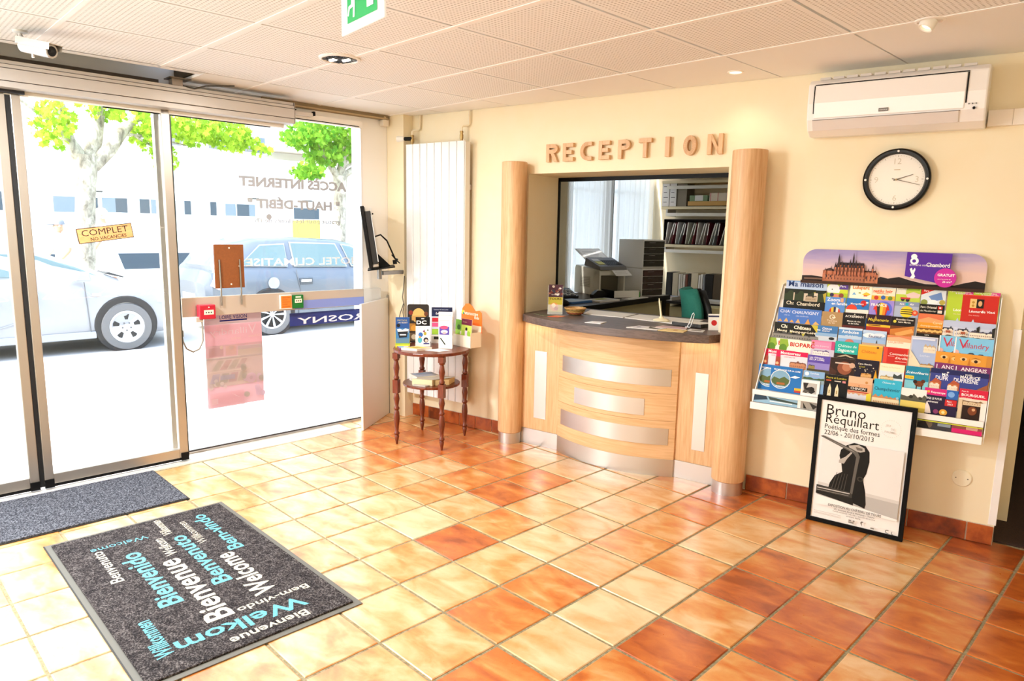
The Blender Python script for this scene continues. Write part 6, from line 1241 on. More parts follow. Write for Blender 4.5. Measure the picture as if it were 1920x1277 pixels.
# binder and clutter on the window desk
o = thing('binder', 'open black binder with green edged pages in front of the drawer tower', 'binder', (.90, 1.80, DZ), radians(62)); mb = MB(); mb.box(0, 0, 0, .32, .20, .006, BLACK); mb.box(.0, .0, 0, .012, .20, .075, BLACK); mb.prism([(0, .006), (.20, .006), (.20, .05), (.0, .072)], 'x', .012, .30, P('#EDEAE2', .5)); mb.build('pages', o); mb = MB(); mb.box(.301, .0, .006, .312, .19, .055, P('#4E9A34', .5)); mb.build('green_edge', o)
o = thing('desk_stapler', 'black tape dispenser beside the open binder', 'tape dispenser', (.74, 1.70, DZ), radians(60)); mb = MB(); mb.prism([(0, 0), (.16, 0), (.16, .03), (.11, .07), (.05, .07), (0, .03)], 'y', 0, .06, P('#141416', .4)); mb.build('body', o, bevel=.004); mb = MB(); mb.lathe([(.03, 0), (.03, .02)], P('#C9C4B0', .3), 18, (.08, .02, .05), 'y'); mb.build('roll', o)
o.name = 'tape_dispenser'
flat('folder', 'flat blue folder on the window desk near the counter', 'folder', [(.64, 1.02), (.88, 1.06), (.93, 1.34), (.70, 1.36)], DZ, .018, '#3A6AA8', [(rect(.1, .1, .9, .9), '#B9C6D6')])
flat('magazine', 'white catalogue with olive cover picture on the window desk', 'magazine', [(.82, 1.40), (1.00, 1.36), (1.04, 1.66), (.86, 1.70)], DZ, .014, '#EDEAE4', [(rect(.1, .2, .6, .8), '#A8A84A'), (rect(.62, .2, .95, .8), '#D4D0C6')])
flat('paper', 'loose white sheets at the far end of the window desk', 'paper', [(.99, 1.80), (1.07, 1.79), (1.11, 2.13), (1.02, 2.13)], DZ, .006, '#EFEDE8')
mb = MB(); mb.prism([(0, 0), (.30, 0), (.30, .03), (.22, .075), (.06, .08), (0, .05)], 'y', 0, .2, P('#1B1715', .6)); tag(mb.build('bag', loc=(.74, .72, DZ), rz=radians(50), bevel=.02), 'slumped dark brown bag lying on the window desk behind the guide holder', 'bag')
# swivel chair
chx = thing('office_chair', 'green upholstered office chair back behind the counter', 'chair', (1.97, 1.10, 0), radians(-58))
GREEN = N('green_upholstery'); n1 = GREEN.noise(GREEN.coord(), 300, 2); GREEN.bump(n1, .3, .001); GRM = GREEN.set(Base_Color=GREEN.ramp(n1, [(.3, '#1F6A5C'), (.7, '#2F8A78')]), Roughness=.8)
rows = []
for k in range(9):
    z = .60+.50*k/8; hw_ = .20*(1-.25*((k-3.5)/4.5)**2) if k < 7 else .17*(1-(k-6)*.22); rows.append([(x_*hw_, -.02+.05*(x_**2)-.09*((k-4)/4)**2*.4-.035*(1-abs(x_)**4)*(1 if side else 0), z) for side, x_ in [(1, i/5-1) for i in range(11)]])
mb = MB(); mb.grid(rows, GRM); bkk = mb.build('backrest', chx, smooth=80); sd = bkk.modifiers.new('solid', 'SOLIDIFY'); sd.thickness = .04; sd.offset = 1
rows2 = [[(x, y+.055, z) for x, y, z in r] for r in rows]; mb = MB(); mb.grid(rows2, P('#141414', .5)); b2 = mb.build('back_shell', chx, smooth=80); sd = b2.modifiers.new('solid', 'SOLIDIFY'); sd.thickness = .015
mb = MB(); mb.prism(oct_(.22, 20, 0), 'z', .43, .50, GRM); mb.build('seat', chx, bevel=.02)
mb = MB(); mb.cyl((0, 0, .10), (0, 0, .43), .025, BLACK); mb.tube([(0, .02, .42), (0, .12, .42), (0, .10, .6), (0, .06, .8)], .018, BLACK); mb.build('column', chx, smooth=40)
for k in range(5):
    a = 2*pi*k/5; mb = MB(); mb.tube([(0, 0, .11), (.14*cos(a), .14*sin(a), .09), (.27*cos(a), .27*sin(a), .065)], .018, BLACK); ft = mb.build('foot', chx, smooth=40); mb = MB(); mb.lathe([(.028, -.012), (.028, .012)], BLACK, 14, (.27*cos(a), .27*sin(a), .03), 'x'); mb.build('castor', ft)
o = thing('waste_bin', 'round office fan heater with black grille under the back desk', 'fan heater', (1.62, 2.75, 0)); o.name = 'fan_heater'
mb = MB(); mb.box(-.16, -.1, .42, .16, .1, .80, P('#C9BC8C', .5)); mb.build('housing', o, bevel=.01); mb = MB(); mb.lathe([(.09, -.101), (.09, -.108), (.03, -.11)], BLACK, 20, (0, 0, .64), 'y'); mb.build('grille', o)
mb = MB(); mb.box(-.12, -.08, 0, .12, .08, .42, P('#3A3630', .5)); mb.build('stand', o)
lamp('office_ceiling_lamp', 'AREA', (2.2, 1.8, H-.02), (0, 0, 0), 14, (1, .92, .78), shape='RECTANGLE', size=1.2, size_y=.3)

# ================================================================ OUTSIDE (all in the facade grid; x runs out of the shop as negative)
GZ = -.15
g = N('pavement'); n1 = g.noise(g.coord(), 60, 3); PAVE = g.set(Base_Color=g.ramp(n1, [(.3, '#B9B6B2'), (.7, '#D6D4D0')]), Roughness=.9)
g = N('granite_setts'); n1 = g.noise(g.coord(), 45, 5, .75); GRAN = g.set(Base_Color=g.ramp(n1, [(.35, '#8E8F92'), (.62, '#C9C9CA')]), Roughness=.9)
g = N('asphalt'); n1 = g.noise(g.coord(), 80, 3); ASPH = g.set(Base_Color=g.ramp(n1, [(.3, '#A9A8A8'), (.7, '#C0BFBE')]), Roughness=.9)
mb = MB(); mb.box(-.80, -14, -.30, -.18, 22, -.03, PAVE); tag(mb.build('pavement', rz=GR), 'pale strip of pavement directly outside the shop window', 'pavement')
mb = MB(); mb.box(-1.75, -14, -.30, -.80, 22, -.06, GRAN); tag(mb.build('kerb_strip', rz=GR), 'rough grey stone strip between the pavement and the roadway', 'kerb')
mb = MB(); mb.box(-8.1, -14, -.40, -1.75, 22, GZ, ASPH); tag(mb.build('roadway', rz=GR), 'sunlit pale roadway with parked cars', 'road')
mb = MB(); mb.box(-13.1, -14, -.40, -8.1, 22, -.04, PAVE); tag(mb.build('pavement', rz=GR), 'far pavement in front of the white building across the street', 'pavement')

# ---- building across the street
BW = P('#F4F2EE', .8); BW2 = P('#E4EDE4', .8); FRM = P('#F1F1F1', .5)
WIN = P('#6E7C88', .15); WIN2 = P('#3D4A56', .12); CURT = P('#C9C9C6', .6)
bd = thing('building', 'long white building across the street with strip windows', 'building', (0, 0, 0), GR)
mb = MB(); mb.box(-14.0, -16, -.2, -13.0, 24, 3.10, BW); mb.box(-14.0, -16, 3.1, -13.35, 24, 9.5, BW); mb.build('wall', bd)
mb = MB(); mb.box(-13.36, -16, 3.08, -12.92, 24, 3.20, P('#DAD7D2', .8)); mb.build('ledge', bd)
def bwin(y0, y1, z0, z1, parts, x=-13.0, fr=.05):
    mb = MB(); mb.box(x-.02, y0-fr, z0-fr, x+.05, y1+fr, z1+fr, FRM); f = mb.build('window', bd)
    mb = MB(); n = len(parts); w_ = (y1-y0)/sum(p[0] for p in parts); y = y0
    for wd, m in parts: mb.box(x+.051, y, z0, x+.054, y+wd*w_, z1, m); y += wd*w_
    mb.build('pane', f)
bwin(-1.9, -.55, 1.72, 2.10, [(1, WIN), (.1, FRM), (1, WIN2)]); bwin(.16, 1.0, 1.72, 2.05, [(3, WIN), (.2, FRM), (1, WIN2)]); bwin(1.08, 2.30, 1.74, 2.06, [(1, WIN), (.9, WIN2), (.15, FRM), (.8, CURT), (.8, WIN2), (.1, FRM), (.8, WIN)])
bwin(2.60, 3.66, 1.735, 2.06, [(.6, P('#A9ADB0', .3)), (.4, WIN2), (1.2, CURT), (.4, WIN2), (.2, CURT)]); bwin(3.80, 4.56, 1.735, 2.03, [(1, WIN), (.1, FRM), (1.2, WIN2), (.6, WIN)])
bwin(5.62, 6.36, 1.70, 1.99, [(1, WIN2)]); bwin(7.3, 8.2, 1.6, 2.0, [(1, P('#C4C4C4', .4))]); bwin(8.6, 10.2, .9, 2.0, [(1, WIN), (1, WIN2)])
bwin(1.17, 2.26, .47, .83, [(1, WIN2)]); bwin(2.60, 3.30, .47, .83, [(1, WIN2)]); bwin(-1.2, .3, .47, .83, [(1, WIN2)]); bwin(3.45, 4.4, .47, .83, [(1, WIN2)])
mb = MB()
for y0, y1 in ((-1.9, -.1), (.1, 1.05), (1.15, 2.30), (2.55, 3.65), (3.8, 4.6)):
    mb.box(-13.0, y0, .95, -12.97, y1, 1.30, BW2); mb.box(-13.0, y0, 1.34, -12.97, y1, 1.64, BW2)
mb.build('panel', bd)
YEL = P('#E8CC4E', .6); mb = MB(); mb.box(-13.0, 5.60, 1.02, -12.95, 6.38, 1.69, YEL)
for k, t in enumerate('ILTCTI'): mb.text(t, lambda a, b: (-12.948, 5.68+k*.11+a, 1.05+b), P('#4A3A1E', .6), 0, 0, .12)
for i in range(10):
    a0, a1 = pi*.55+.09*pi*i, pi*.55+.09*pi*(i+1); mb.poly([(-12.948, 6.15+.45*cos(a0), 1.42+.26*sin(a0)), (-12.948, 6.15+.45*cos(a1), 1.42+.26*sin(a1)), (-12.948, 6.15+.44*cos(a1), 1.42+.25*sin(a1)), (-12.948, 6.15+.44*cos(a0), 1.42+.25*sin(a0))], P('#D98A4A', .6))
mb.build('notice_panel', bd)
mb = MB(); mb.box(-13.0, 6.45, .3, -12.97, 6.95, 2.03, P('#D9D7D5', .7)); mb.box(-13.0, 7.35, .3, -12.96, 8.4, 1.4, P('#F0E3B4', .7)); mb.build('doorway', bd)
for y in (4.7, 10.6): mb = MB(); mb.cyl((-12.96, y, .1), (-12.96, y, 3.0), .03, P('#D2CFC9', .6), n=10); mb.build('drainpipe', bd)
for y in (.85, 4.4, 5.9): mb = MB(); mb.box(-12.99, y, 2.17, -12.90, y+.25, 2.20, P('#4A4A48', .6)); mb.build('lamp_bar', bd)
# set back upper storey: windows, balcony slabs
for y in (2.7, 3.6, 4.5, 6.2, 7.4): bwin(y, y+.55, 3.36, 3.75, [(1, P('#8E8A8C', .3)), (.1, FRM), (1, WIN)], -13.35)
for y in (4.0, 6.6): bwin(y, y+.75, 3.95, 4.9, [(1, WIN), (.1, FRM), (1, CURT)], -13.35)
mb = MB(); mb.box(-13.35, 4.9, 3.42, -12.5, 9.5, 3.52, P('#DCD4C8', .8)); mb.box(-13.35, 2.0, 4.02, -12.6, 4.9, 4.10, P('#E4E0DA', .8)); mb.build('balcony_slab', bd)
mb = MB()
for i in range(26): mb.cyl((-12.62, 2.1+i*.11, 4.1), (-12.62, 2.1+i*.11, 4.55), .008, P('#9AA0A6', .5), n=6)
mb.box(-12.64, 2.0, 4.53, -12.6, 4.9, 4.56, P('#9AA0A6', .5)); rl = mb.build('balcony_railing', bd)

# ---- trees
g = N('plane_bark'); n1 = g.noise(g.mapping(g.coord(), (1, 1, .5)), 9, 5, .7, .6); g.bump(n1, .5, .02)
BARK = g.set(Base_Color=g.ramp(n1, [(.32, '#5E574C'), (.5, '#9C9484'), (.66, '#C4BDAE')]), Roughness=.9)
def leafmat(name, a, b):
    g = N(name); oi = g.n('ShaderNodeNewGeometry'); r = g.ramp(oi.outputs['Random Per Island'], [(0, a), (1, b)])
    d_ = g.n('ShaderNodeBsdfDiffuse'); t = g.n('ShaderNodeBsdfTranslucent'); g.l(r, d_.inputs[0]); g.l(r, t.inputs[0]); mx = g.n('ShaderNodeMixShader'); mx.inputs[0].default_value = .5; g.l(d_.outputs[0], mx.inputs[1]); g.l(t.outputs[0], mx.inputs[2]); g.l(mx.outputs[0], g.out.inputs[0]); return g.m
LEAF1 = leafmat('spring_leaves', '#6E9A26', '#B4D048'); LEAF2 = leafmat('green_leaves', '#4E8A2A', '#8DB83E')
LOBES = [(0, 0), (.22, -.12), (.30, .10), (.55, .02), (.42, .30), (.62, .52), (.30, .50), (.22, .66), (.12, .62), (0, 1.0)]
LOBES = LOBES+[(-x, y) for x, y in LOBES[-2:0:-1]]
def foliage(parent, clusters, size, m, seed):
    r = random.Random(seed); vs, fs = [], []
    for (cx, cy, cz, rx, ry, rz_, n) in clusters:
        for i in range(n):
            while True:
                p = Vector((r.uniform(-1, 1), r.uniform(-1, 1), r.uniform(-1, 1)))
                if p.length < 1: break
            c = Vector((cx+p.x*rx, cy+p.y*ry, cz+p.z*rz_)); u = Vector((r.gauss(0, 1), r.gauss(0, 1), r.gauss(0, .5))).normalized(); v = u.orthogonal().normalized()
            a = r.random()*6.28; v = (v*cos(a)+u.cross(v)*sin(a)); w_ = u.cross(v); s_ = size*(.6+.7*r.random()); o = len(vs)
            for lx, ly in LOBES: vs.append(tuple(c+v*(lx*s_)+w_*(ly*s_)+u*(abs(lx)*s_*.25)))
            fs.append(tuple(range(o, o+len(LOBES))))
    mb = MB(); mb.v = vs; mb.f = fs; mb.mi = [0]*len(fs); mb.mats = [m]
    o = mb.build('foliage', parent); o['kind'] = 'stuff'; return o
t1 = thing('street_tree', 'plane tree with forked trunk behind the nearer silver car', 'tree', (0, 0, 0), GR)
x1 = -9.0
mb = MB(); mb.tube([(x1, -.28, -.04), (x1, -.27, .25), (x1, -.22, 1.2), (x1, -.16, 1.9), (x1, -.12, 2.35), (x1, -.10, 2.62)], [.21, .175, .16, .15, .165, .20], BARK, 16)
for p, rr in (([(x1, -.15, 2.5), (x1+.05, -.36, 2.85), (x1+.1, -.44, 3.3), (x1, -.52, 3.9)], [.12, .10, .085, .05]), ([(x1, -.08, 2.5), (x1-.1, .08, 2.9), (x1-.1, .16, 3.4), (x1, .18, 4.0)], [.13, .11, .10, .06]),
              ([(x1, -.02, 2.45), (x1+.1, .24, 2.75), (x1+.1, .40, 3.0), (x1+.15, .62, 3.25), (x1+.2, 1.0, 3.5)], [.12, .11, .10, .06, .03]), ([(x1+.12, .44, 3.02), (x1+.2, .9, 3.0), (x1+.2, 1.55, 2.9)], [.03, .022, .01]), ([(x1+.15, .62, 3.0), (x1+.25, .95, 2.8), (x1+.3, 1.3, 2.6)], [.025, .02, .01]), ([(x1, -.3, 3.0), (x1, -.7, 3.2), (x1, -1.1, 3.5)], [.05, .03, .015])):
    mb.tube(p, rr, BARK, 10)
mb.build('trunk', t1, smooth=60)
foliage(t1, [(-8.7, .85, 3.1, .5, .3, .4, 240), (-8.7, 1.05, 2.65, .4, .22, .25, 110), (-8.7, 1.6, 3.22, .7, .5, .30, 480), (-8.7, 2.15, 3.15, .6, .45, .24, 270), (-8.7, 2.55, 3.05, .4, .3, .12, 80), (-8.7, 2.8, 2.95, .3, .15, .08, 34), (-8.8, -.6, 3.05, .5, .3, .4, 190), (-8.7, .25, 3.4, .7, .5, .2, 150), (-9.0, 1.4, 3.8, 1, 1.2, .35, 300)], .105, LEAF1, 3)
t2 = thing('street_tree', 'round topped green street tree behind the darker grey car', 'tree', (0, 0, 0), GR)
x2 = -9.2; y2 = 4.78
mb = MB(); mb.tube([(x2, y2-.06, -.04), (x2, y2-.03, .8), (x2, y2, 1.7), (x2, y2+.03, 2.3), (x2, y2+.03, 2.62)], [.17, .15, .14, .135, .16], BARK, 16)
for p, rr in (([(x2, y2, 2.55), (x2, y2-.22, 2.85), (x2, y2-.45, 3.2), (x2, y2-.6, 3.6)], [.09, .07, .05, .02]), ([(x2, y2+.02, 2.6), (x2+.1, y2+.1, 3.1), (x2+.1, y2+.25, 3.5), (x2, y2+.5, 4.0)], [.10, .085, .07, .03]), ([(x2, y2+.08, 2.6), (x2+.05, y2+.45, 2.85), (x2, y2+.72, 3.3)], [.08, .065, .04]), ([(x2, y2+.08, 2.75), (x2+.1, y2+.35, 2.95)], [.03, .015])):
    mb.tube(p, rr, BARK, 10)
mb.build('trunk', t2, smooth=60)
foliage(t2, [(x2, y2, 3.75, .9, .95, .5, 850), (x2, y2-.75, 3.35, .7, .5, .25, 380), (x2, y2+.55, 3.25, .6, .55, .35, 420), (x2+.1, y2-.40, 2.98, .5, .40, .2, 200), (x2+.2, y2-.85, 2.62, .4, .35, .16, 150), (x2+.2, y2+.62, 2.62, .4, .3, .16, 90), (x2, y2+.1, 3.2, .6, .45, .25, 260)], .115, LEAF2, 5)

# ---- cars (local: x forward, y to the left, z up; placed along the kerb)
def car(name, label, loc, rz, paint, L, W, prof, roof, wheels, wr, side_windows, rim_spokes, extra):
    o = thing(name, label, 'car', loc, rz); PM = P(paint, .35, .25, coat=.4)
    def section(st):
        x, zb, zbelt, hw = st
        return [(x, -hw*.90, zb), (x, -hw*.985, zb+.08), (x, -hw, zb+(zbelt-zb)*.5), (x, -hw*.985, zbelt-.10), (x, -hw*.93, zbelt-.015), (x, -hw*.6, zbelt+.012), (x, hw*.6, zbelt+.012), (x, hw*.93, zbelt-.015), (x, hw*.985, zbelt-.10), (x, hw, zb+(zbelt-zb)*.5), (x, hw*.985, zb+.08), (x, hw*.90, zb)]
    mb = MB(); rows = [section(s_) for s_ in prof]; mb.grid(rows, PM, True); mb.poly(rows[0][::-1], PM); mb.poly(rows[-1], PM); mb.build('body', o, smooth=40)
    def belt(x):
        for a, b in zip(prof, prof[1:]):
            if a[0] <= x <= b[0]: t = (x-a[0])/max(b[0]-a[0], 1e-6); return a[2]+(b[2]-a[2])*t, a[3]+(b[3]-a[3])*t
        return prof[-1][2], prof[-1][3]
    rows = []
    for x, zr, hr in roof:
        zb_, hb = belt(x); hb *= .93; zb_ -= .02
        rows.append([(x, -hb, zb_), (x, -(hb*.45+hr*.55), zb_+(zr-zb_)*.55), (x, -hr, zr-.05), (x, -hr*.85, zr), (x, hr*.85, zr), (x, hr, zr-.05), (x, (hb*.45+hr*.55), zb_+(zr-zb_)*.55), (x, hb, zb_)])
    mb = MB(); mb.grid(rows, PM); mb.poly(rows[0][::-1], PM); mb.poly(rows[-1], PM); mb.build('roof', o, smooth=40)
    GLS = P('#55686C', .15, 0, spec=.3)
    def gy(x, z):
        zb_, hb = belt(x); hb *= .93
        zr, hr = roof[-1][1:]
        for a, b in zip(roof, roof[1:]):
            if a[0] <= x <= b[0]: t = (x-a[0])/max(b[0]-a[0], 1e-6); zr = a[1]+(b[1]-a[1])*t; hr = a[2]+(b[2]-a[2])*t
        t = min(max((z-zb_)/max(zr-.05-zb_, 1e-3), 0), 1); mid_ = hb*.45+hr*.55
        return (hb+(mid_-hb)*t/.55) if t < .55 else (mid_+(hr-mid_)*(t-.55)/.45)
    for pts in side_windows:
        for sgn in (-1, 1):
            mb = MB(); q = [(x, sgn*(gy(x, z)+.022), z) for x, z in pts]; mb.poly(q if sgn < 0 else q[::-1], GLS); wn = mb.build('side_window', o)
            mb = MB(); c = (sum(p[0] for p in pts)/len(pts), sum(p[1] for p in pts)/len(pts)); out = [(c[0]+(x-c[0])*1.06+.0, c[1]+(z-c[1])*1.12) for x, z in pts]; q = [(x, sgn*(gy(x, z)+.014), z) for x, z in out]; mb.poly(q if sgn < 0 else q[::-1], P('#868C92', .4)); mb.build('window_seal', wn)
    TYRE = P('#5E5E60', .8); RIM = P('#C4C6CA', .35, 0); DARK = P('#1E1E20', .8)
    for wx in wheels:
        for sgn in (-1, 1):
            yb = sgn*W
            mb = MB(); mb.lathe([(wr*1.20, yb-sgn*.10), (wr*1.20, yb+sgn*.004), (wr*1.14, yb+sgn*.010), (wr*.92, yb+sgn*.006)], DARK, 30, (wx, 0, wr+.03), 'y', False); mb.build('wheel_arch', o)
            mb = MB(); mb.lathe([(wr*.62, yb-sgn*.16), (wr*.95, yb-sgn*.16), (wr, yb-sgn*.13), (wr, yb-sgn*.01), (wr*.95, yb+sgn*.02), (wr*.70, yb+sgn*.022), (wr*.66, yb+sgn*.012)], TYRE, 32, (wx, 0, wr), 'y', False); wl_ = mb.build('wheel', o, smooth=40)
            mb = MB(); mb.lathe([(wr*.68, yb-sgn*.01), (wr*.67, yb+sgn*.018), (wr*.60, yb+sgn*.014), (wr*.56, yb-sgn*.012), (.0, yb-sgn*.012)], DARK if rim_spokes > 6 else RIM, 32, (wx, 0, wr), 'y')
            if rim_spokes > 6:
                mb.lathe([(wr*.70, yb+sgn*.0), (wr*.69, yb+sgn*.024), (wr*.62, yb+sgn*.022), (wr*.60, yb+sgn*.0)], RIM, 32, (wx, 0, wr), 'y', False)
                for k in range(rim_spokes):
                    a = 2*pi*k/rim_spokes; da = .09; q = [(wx+r_*cos(b_a)*wr, wr+r_*sin(b_a)*wr) for r_, b_a in ((.12, a-da*2), (.64, a-da), (.64, a+da), (.12, a+da*2))]; mb.prism(q, 'y', yb+sgn*.004, yb+sgn*.02, RIM)
            else:
                for k in range(rim_spokes):
                    a = 2*pi*(k+.25)/rim_spokes; q = [(wx+r_*cos(a+e_)*wr, wr+r_*sin(a+e_)*wr) for r_, e_ in ((.30, -.18), (.52, -.22), (.54, 0), (.52, .22), (.30, .18))]; mb.prism(q, 'y', yb-sgn*.012, yb-sgn*.008+sgn*.004, DARK); q2 = [(wx+.15*cos(a+.6)*wr, wr+.15*sin(a+.6)*wr)]
                    mb.lathe([(.012, yb-sgn*.012), (.012, yb-sgn*.006)], P('#55565A', .5), 8, (wx+.17*cos(a+.6)*wr, 0, wr+.17*sin(a+.6)*wr), 'y')
            mb.lathe([(wr*.12, yb-sgn*.012), (wr*.11, yb+sgn*.02), (0, yb+sgn*.022)], RIM, 14, (wx, 0, wr), 'y'); mb.build('rim', wl_, smooth=40)
    extra(o, PM, gy, belt); return o
BLK = P('#26282C', .5)
def seam(o, pts, W, r=.006):
    mb = MB(); mb.tube([(x, -W, z) for x, z in pts], r, P('#55585E', .6), 5); mb.build('panel_seam', o)
# nearer silver saloon: origin = front wheel on the ground
def ex1(o, PM, gy, belt):
    seam(o, [(-.46, .92), (-.44, .6), (-.42, .28)], .868); seam(o, [(-1.72, .93), (-1.72, .6), (-1.70, .30)], .868)
    mb = MB(); mb.tube([(x, -.872, z) for x, z in ((-.95, .84), (-1.05, .62), (-1.2, .45), (-1.5, .36), (-1.7, .35))], .008, PM, 6); mb.build('door_crease', o)
    mb = MB(); mb.box(-2.9, -.868, .19, -.36, -.83, .285, PM); mb.build('sill', o, bevel=.01)
    mb = MB(); mb.box(-1.64, -.90, .70, -1.45, -.866, .73, PM); mb.box(-1.66, -.874, .68, -1.44, -.868, .75, P('#7C818C', .4)); mb.build('door_handle', o, bevel=.005)
    mb = MB(); mb.box(-.38, -.878, .735, -.28, -.868, .775, P('#E9DDD0', .3)); mb.build('side_repeater', o, bevel=.004)
    mb = MB(); mb.prism([(-.58, .945), (-.40, .935), (-.42, 1.05), (-.56, 1.06)], 'y', -1.0, -.88, PM); mb.build('mirror', o, bevel=.02)
    mb = MB(); mb.prism([(.40, .62), (.62, .60), (.58, .72), (.44, .76)], 'y', -.845, -.78, P('#DDE2EA', .15, coat=.5)); mb.build('headlight', o)
    mb = MB(); mb.prism([(-.16, 1.005), (-.10, 1.02), (.08, .955), (.06, .945)], 'y', -.60, -.1, BLK); mb.build('wiper', o)
    mb = MB(); mb.tube([(.62, -.80, .30), (.63, -.80, .74)], .006, BLK, 5); mb.build('bumper_seam', o)
car('parked_car', 'nearer silver saloon car parked across the roadway', gw(-6.36, -.61, GZ), GR+pi/2, '#8A8D94', 4.3, .862,
    [(-3.6, .35, .80, .70), (-3.55, .22, .95, .80), (-2.6, .20, .99, .862), (-1.6, .19, .985, .866), (-.6, .19, .96, .866), (.0, .20, .88, .862), (.45, .20, .80, .84), (.66, .22, .70, .78), (.74, .26, .60, .66)],
    [(-3.1, 1.02, .66), (-2.7, 1.25, .60), (-2.2, 1.37, .58), (-1.3, 1.38, .58), (-.9, 1.31, .59), (-.42, 1.12, .64), (.0, .93, .70)], (0, -2.62), .315,
    [[(-2.62, 1.03), (-1.66, 1.01), (-1.64, 1.29), (-2.2, 1.28)], [(-1.56, 1.01), (-.22, .96), (-.50, 1.10), (-.92, 1.25), (-1.54, 1.29)]], 5, ex1)
# darker hatchback: origin = rear wheel on the ground
def ex2(o, PM, gy, belt):
    seam(o, [(.42, 1.0), (.50, .62), (.62, .34)], .886); seam(o, [(1.55, 1.0), (1.58, .6), (1.56, .30)], .886)
    for x in (.50, 1.66): mb = MB(); mb.box(x, -.91, .80, x+.17, -.885, .84, P('#E9ECEF', .25, .5)); mb.box(x-.02, -.889, .76, x+.2, -.884, .86, P('#3E444C', .4)); mb.build('door_handle', o, bevel=.005)
    mb = MB(); mb.lathe([(.09, -.884), (.09, -.888), (.08, -.888)], P('#8A929C', .4), 24, (.05, 0, .80), 'y'); mb.build('fuel_flap', o)
    mb = MB(); mb.prism([(-.86, .78), (-.72, .70), (-.60, .82), (-.66, 1.0), (-.78, 1.02)], 'y', -.80, -.66, P('#C9B4B4', .15, coat=.6)); mb.build('tail_light', o, bevel=.01)
    mb = MB(); mb.box(.45, -.889, .30, 2.4, -.874, .36, PM); mb.tube([(x, -.888, z) for x, z in ((.42, .52), (.5, .40), (.62, .37), (1.5, .38), (2.4, .40))], .006, BLK, 5); mb.build('side_trim', o)
    mb = MB(); mb.prism([(2.4, 1.0), (2.6, .98), (2.58, 1.10), (2.44, 1.11)], 'y', -1.02, -.90, PM); mb.build('mirror', o, bevel=.02)
    mb = MB(); mb.box(-.905, -.25, .52, -.885, .25, .63, P('#F1F1EE', .4)); mb.build('number_plate', o)
    mb = MB(); mb.box(1.54, -.889, .40, 1.565, -.882, .50, BLK); mb.build('door_gap', o)
car('parked_car', 'darker grey hatchback parked behind the crossbar with many spoked wheels', gw(-6.48, 1.45, GZ), GR+pi/2, '#555D68', 4.1, .882,
    [(-.90, .40, .80, .66), (-.84, .28, .98, .78), (-.5, .24, 1.03, .86), (.2, .22, 1.03, .884), (1.5, .21, 1.0, .886), (2.5, .21, .97, .884), (3.2, .22, .88, .85), (3.5, .24, .72, .74)],
    [(-.78, 1.06, .66), (-.55, 1.36, .60), (-.1, 1.46, .60), (.6, 1.49, .60), (1.3, 1.46, .60), (1.75, 1.36, .60), (2.2, 1.18, .64), (2.66, .99, .72)], (0, 2.6), .318,
    [[(-.42, 1.08), (.30, 1.06), (.34, 1.38), (-.05, 1.36)], [(.44, 1.06), (1.34, 1.04), (1.24, 1.38), (.46, 1.40)], [(1.46, 1.04), (2.30, 1.03), (1.95, 1.22), (1.66, 1.33), (1.38, 1.37)]], 9, ex2)

# ---- people on the far pavement
def person(label, loc, rz, joints, radii, edges, clothes, head, extras):
    """one continuous skinned figure; clothes(z, part) picks the colour of each face"""
    me = bpy.data.meshes.new('body'); names = list(joints); me.from_pydata([joints[n] for n in names], [(names.index(a), names.index(b)) for a, b in edges], []); me.update()
    o = bpy.data.objects.new('body', me); C.objects.link(o)
    sk = o.modifiers.new('skin', 'SKIN'); sk.use_smooth_shade = True; o.modifiers.new('sub', 'SUBSURF').levels = 1
    for n, v in zip(names, me.skin_vertices[0].data): r = radii[n]; v.radius = (r if isinstance(r, tuple) else (r, r)); v.use_root = n == 'pelvis'
    dg = bpy.context.evaluated_depsgraph_get(); nm = bpy.data.meshes.new_from_object(o.evaluated_get(dg)); bpy.data.objects.remove(o); bpy.data.meshes.remove(me)
    mats = []
    for p in nm.polygons:
        c = clothes(p.center)
        if c not in mats: mats.append(c)
    nm.materials.clear()
    for m in mats: nm.materials.append(P(m, .7))
    for p in nm.polygons: p.material_index = mats.index(clothes(p.center)); p.use_smooth = True
    t = thing('person', label, 'person', loc, rz); b = bpy.data.objects.new('body', nm); C.objects.link(b); b.parent = t
    extras(t); return t
SK = '#C99A80'
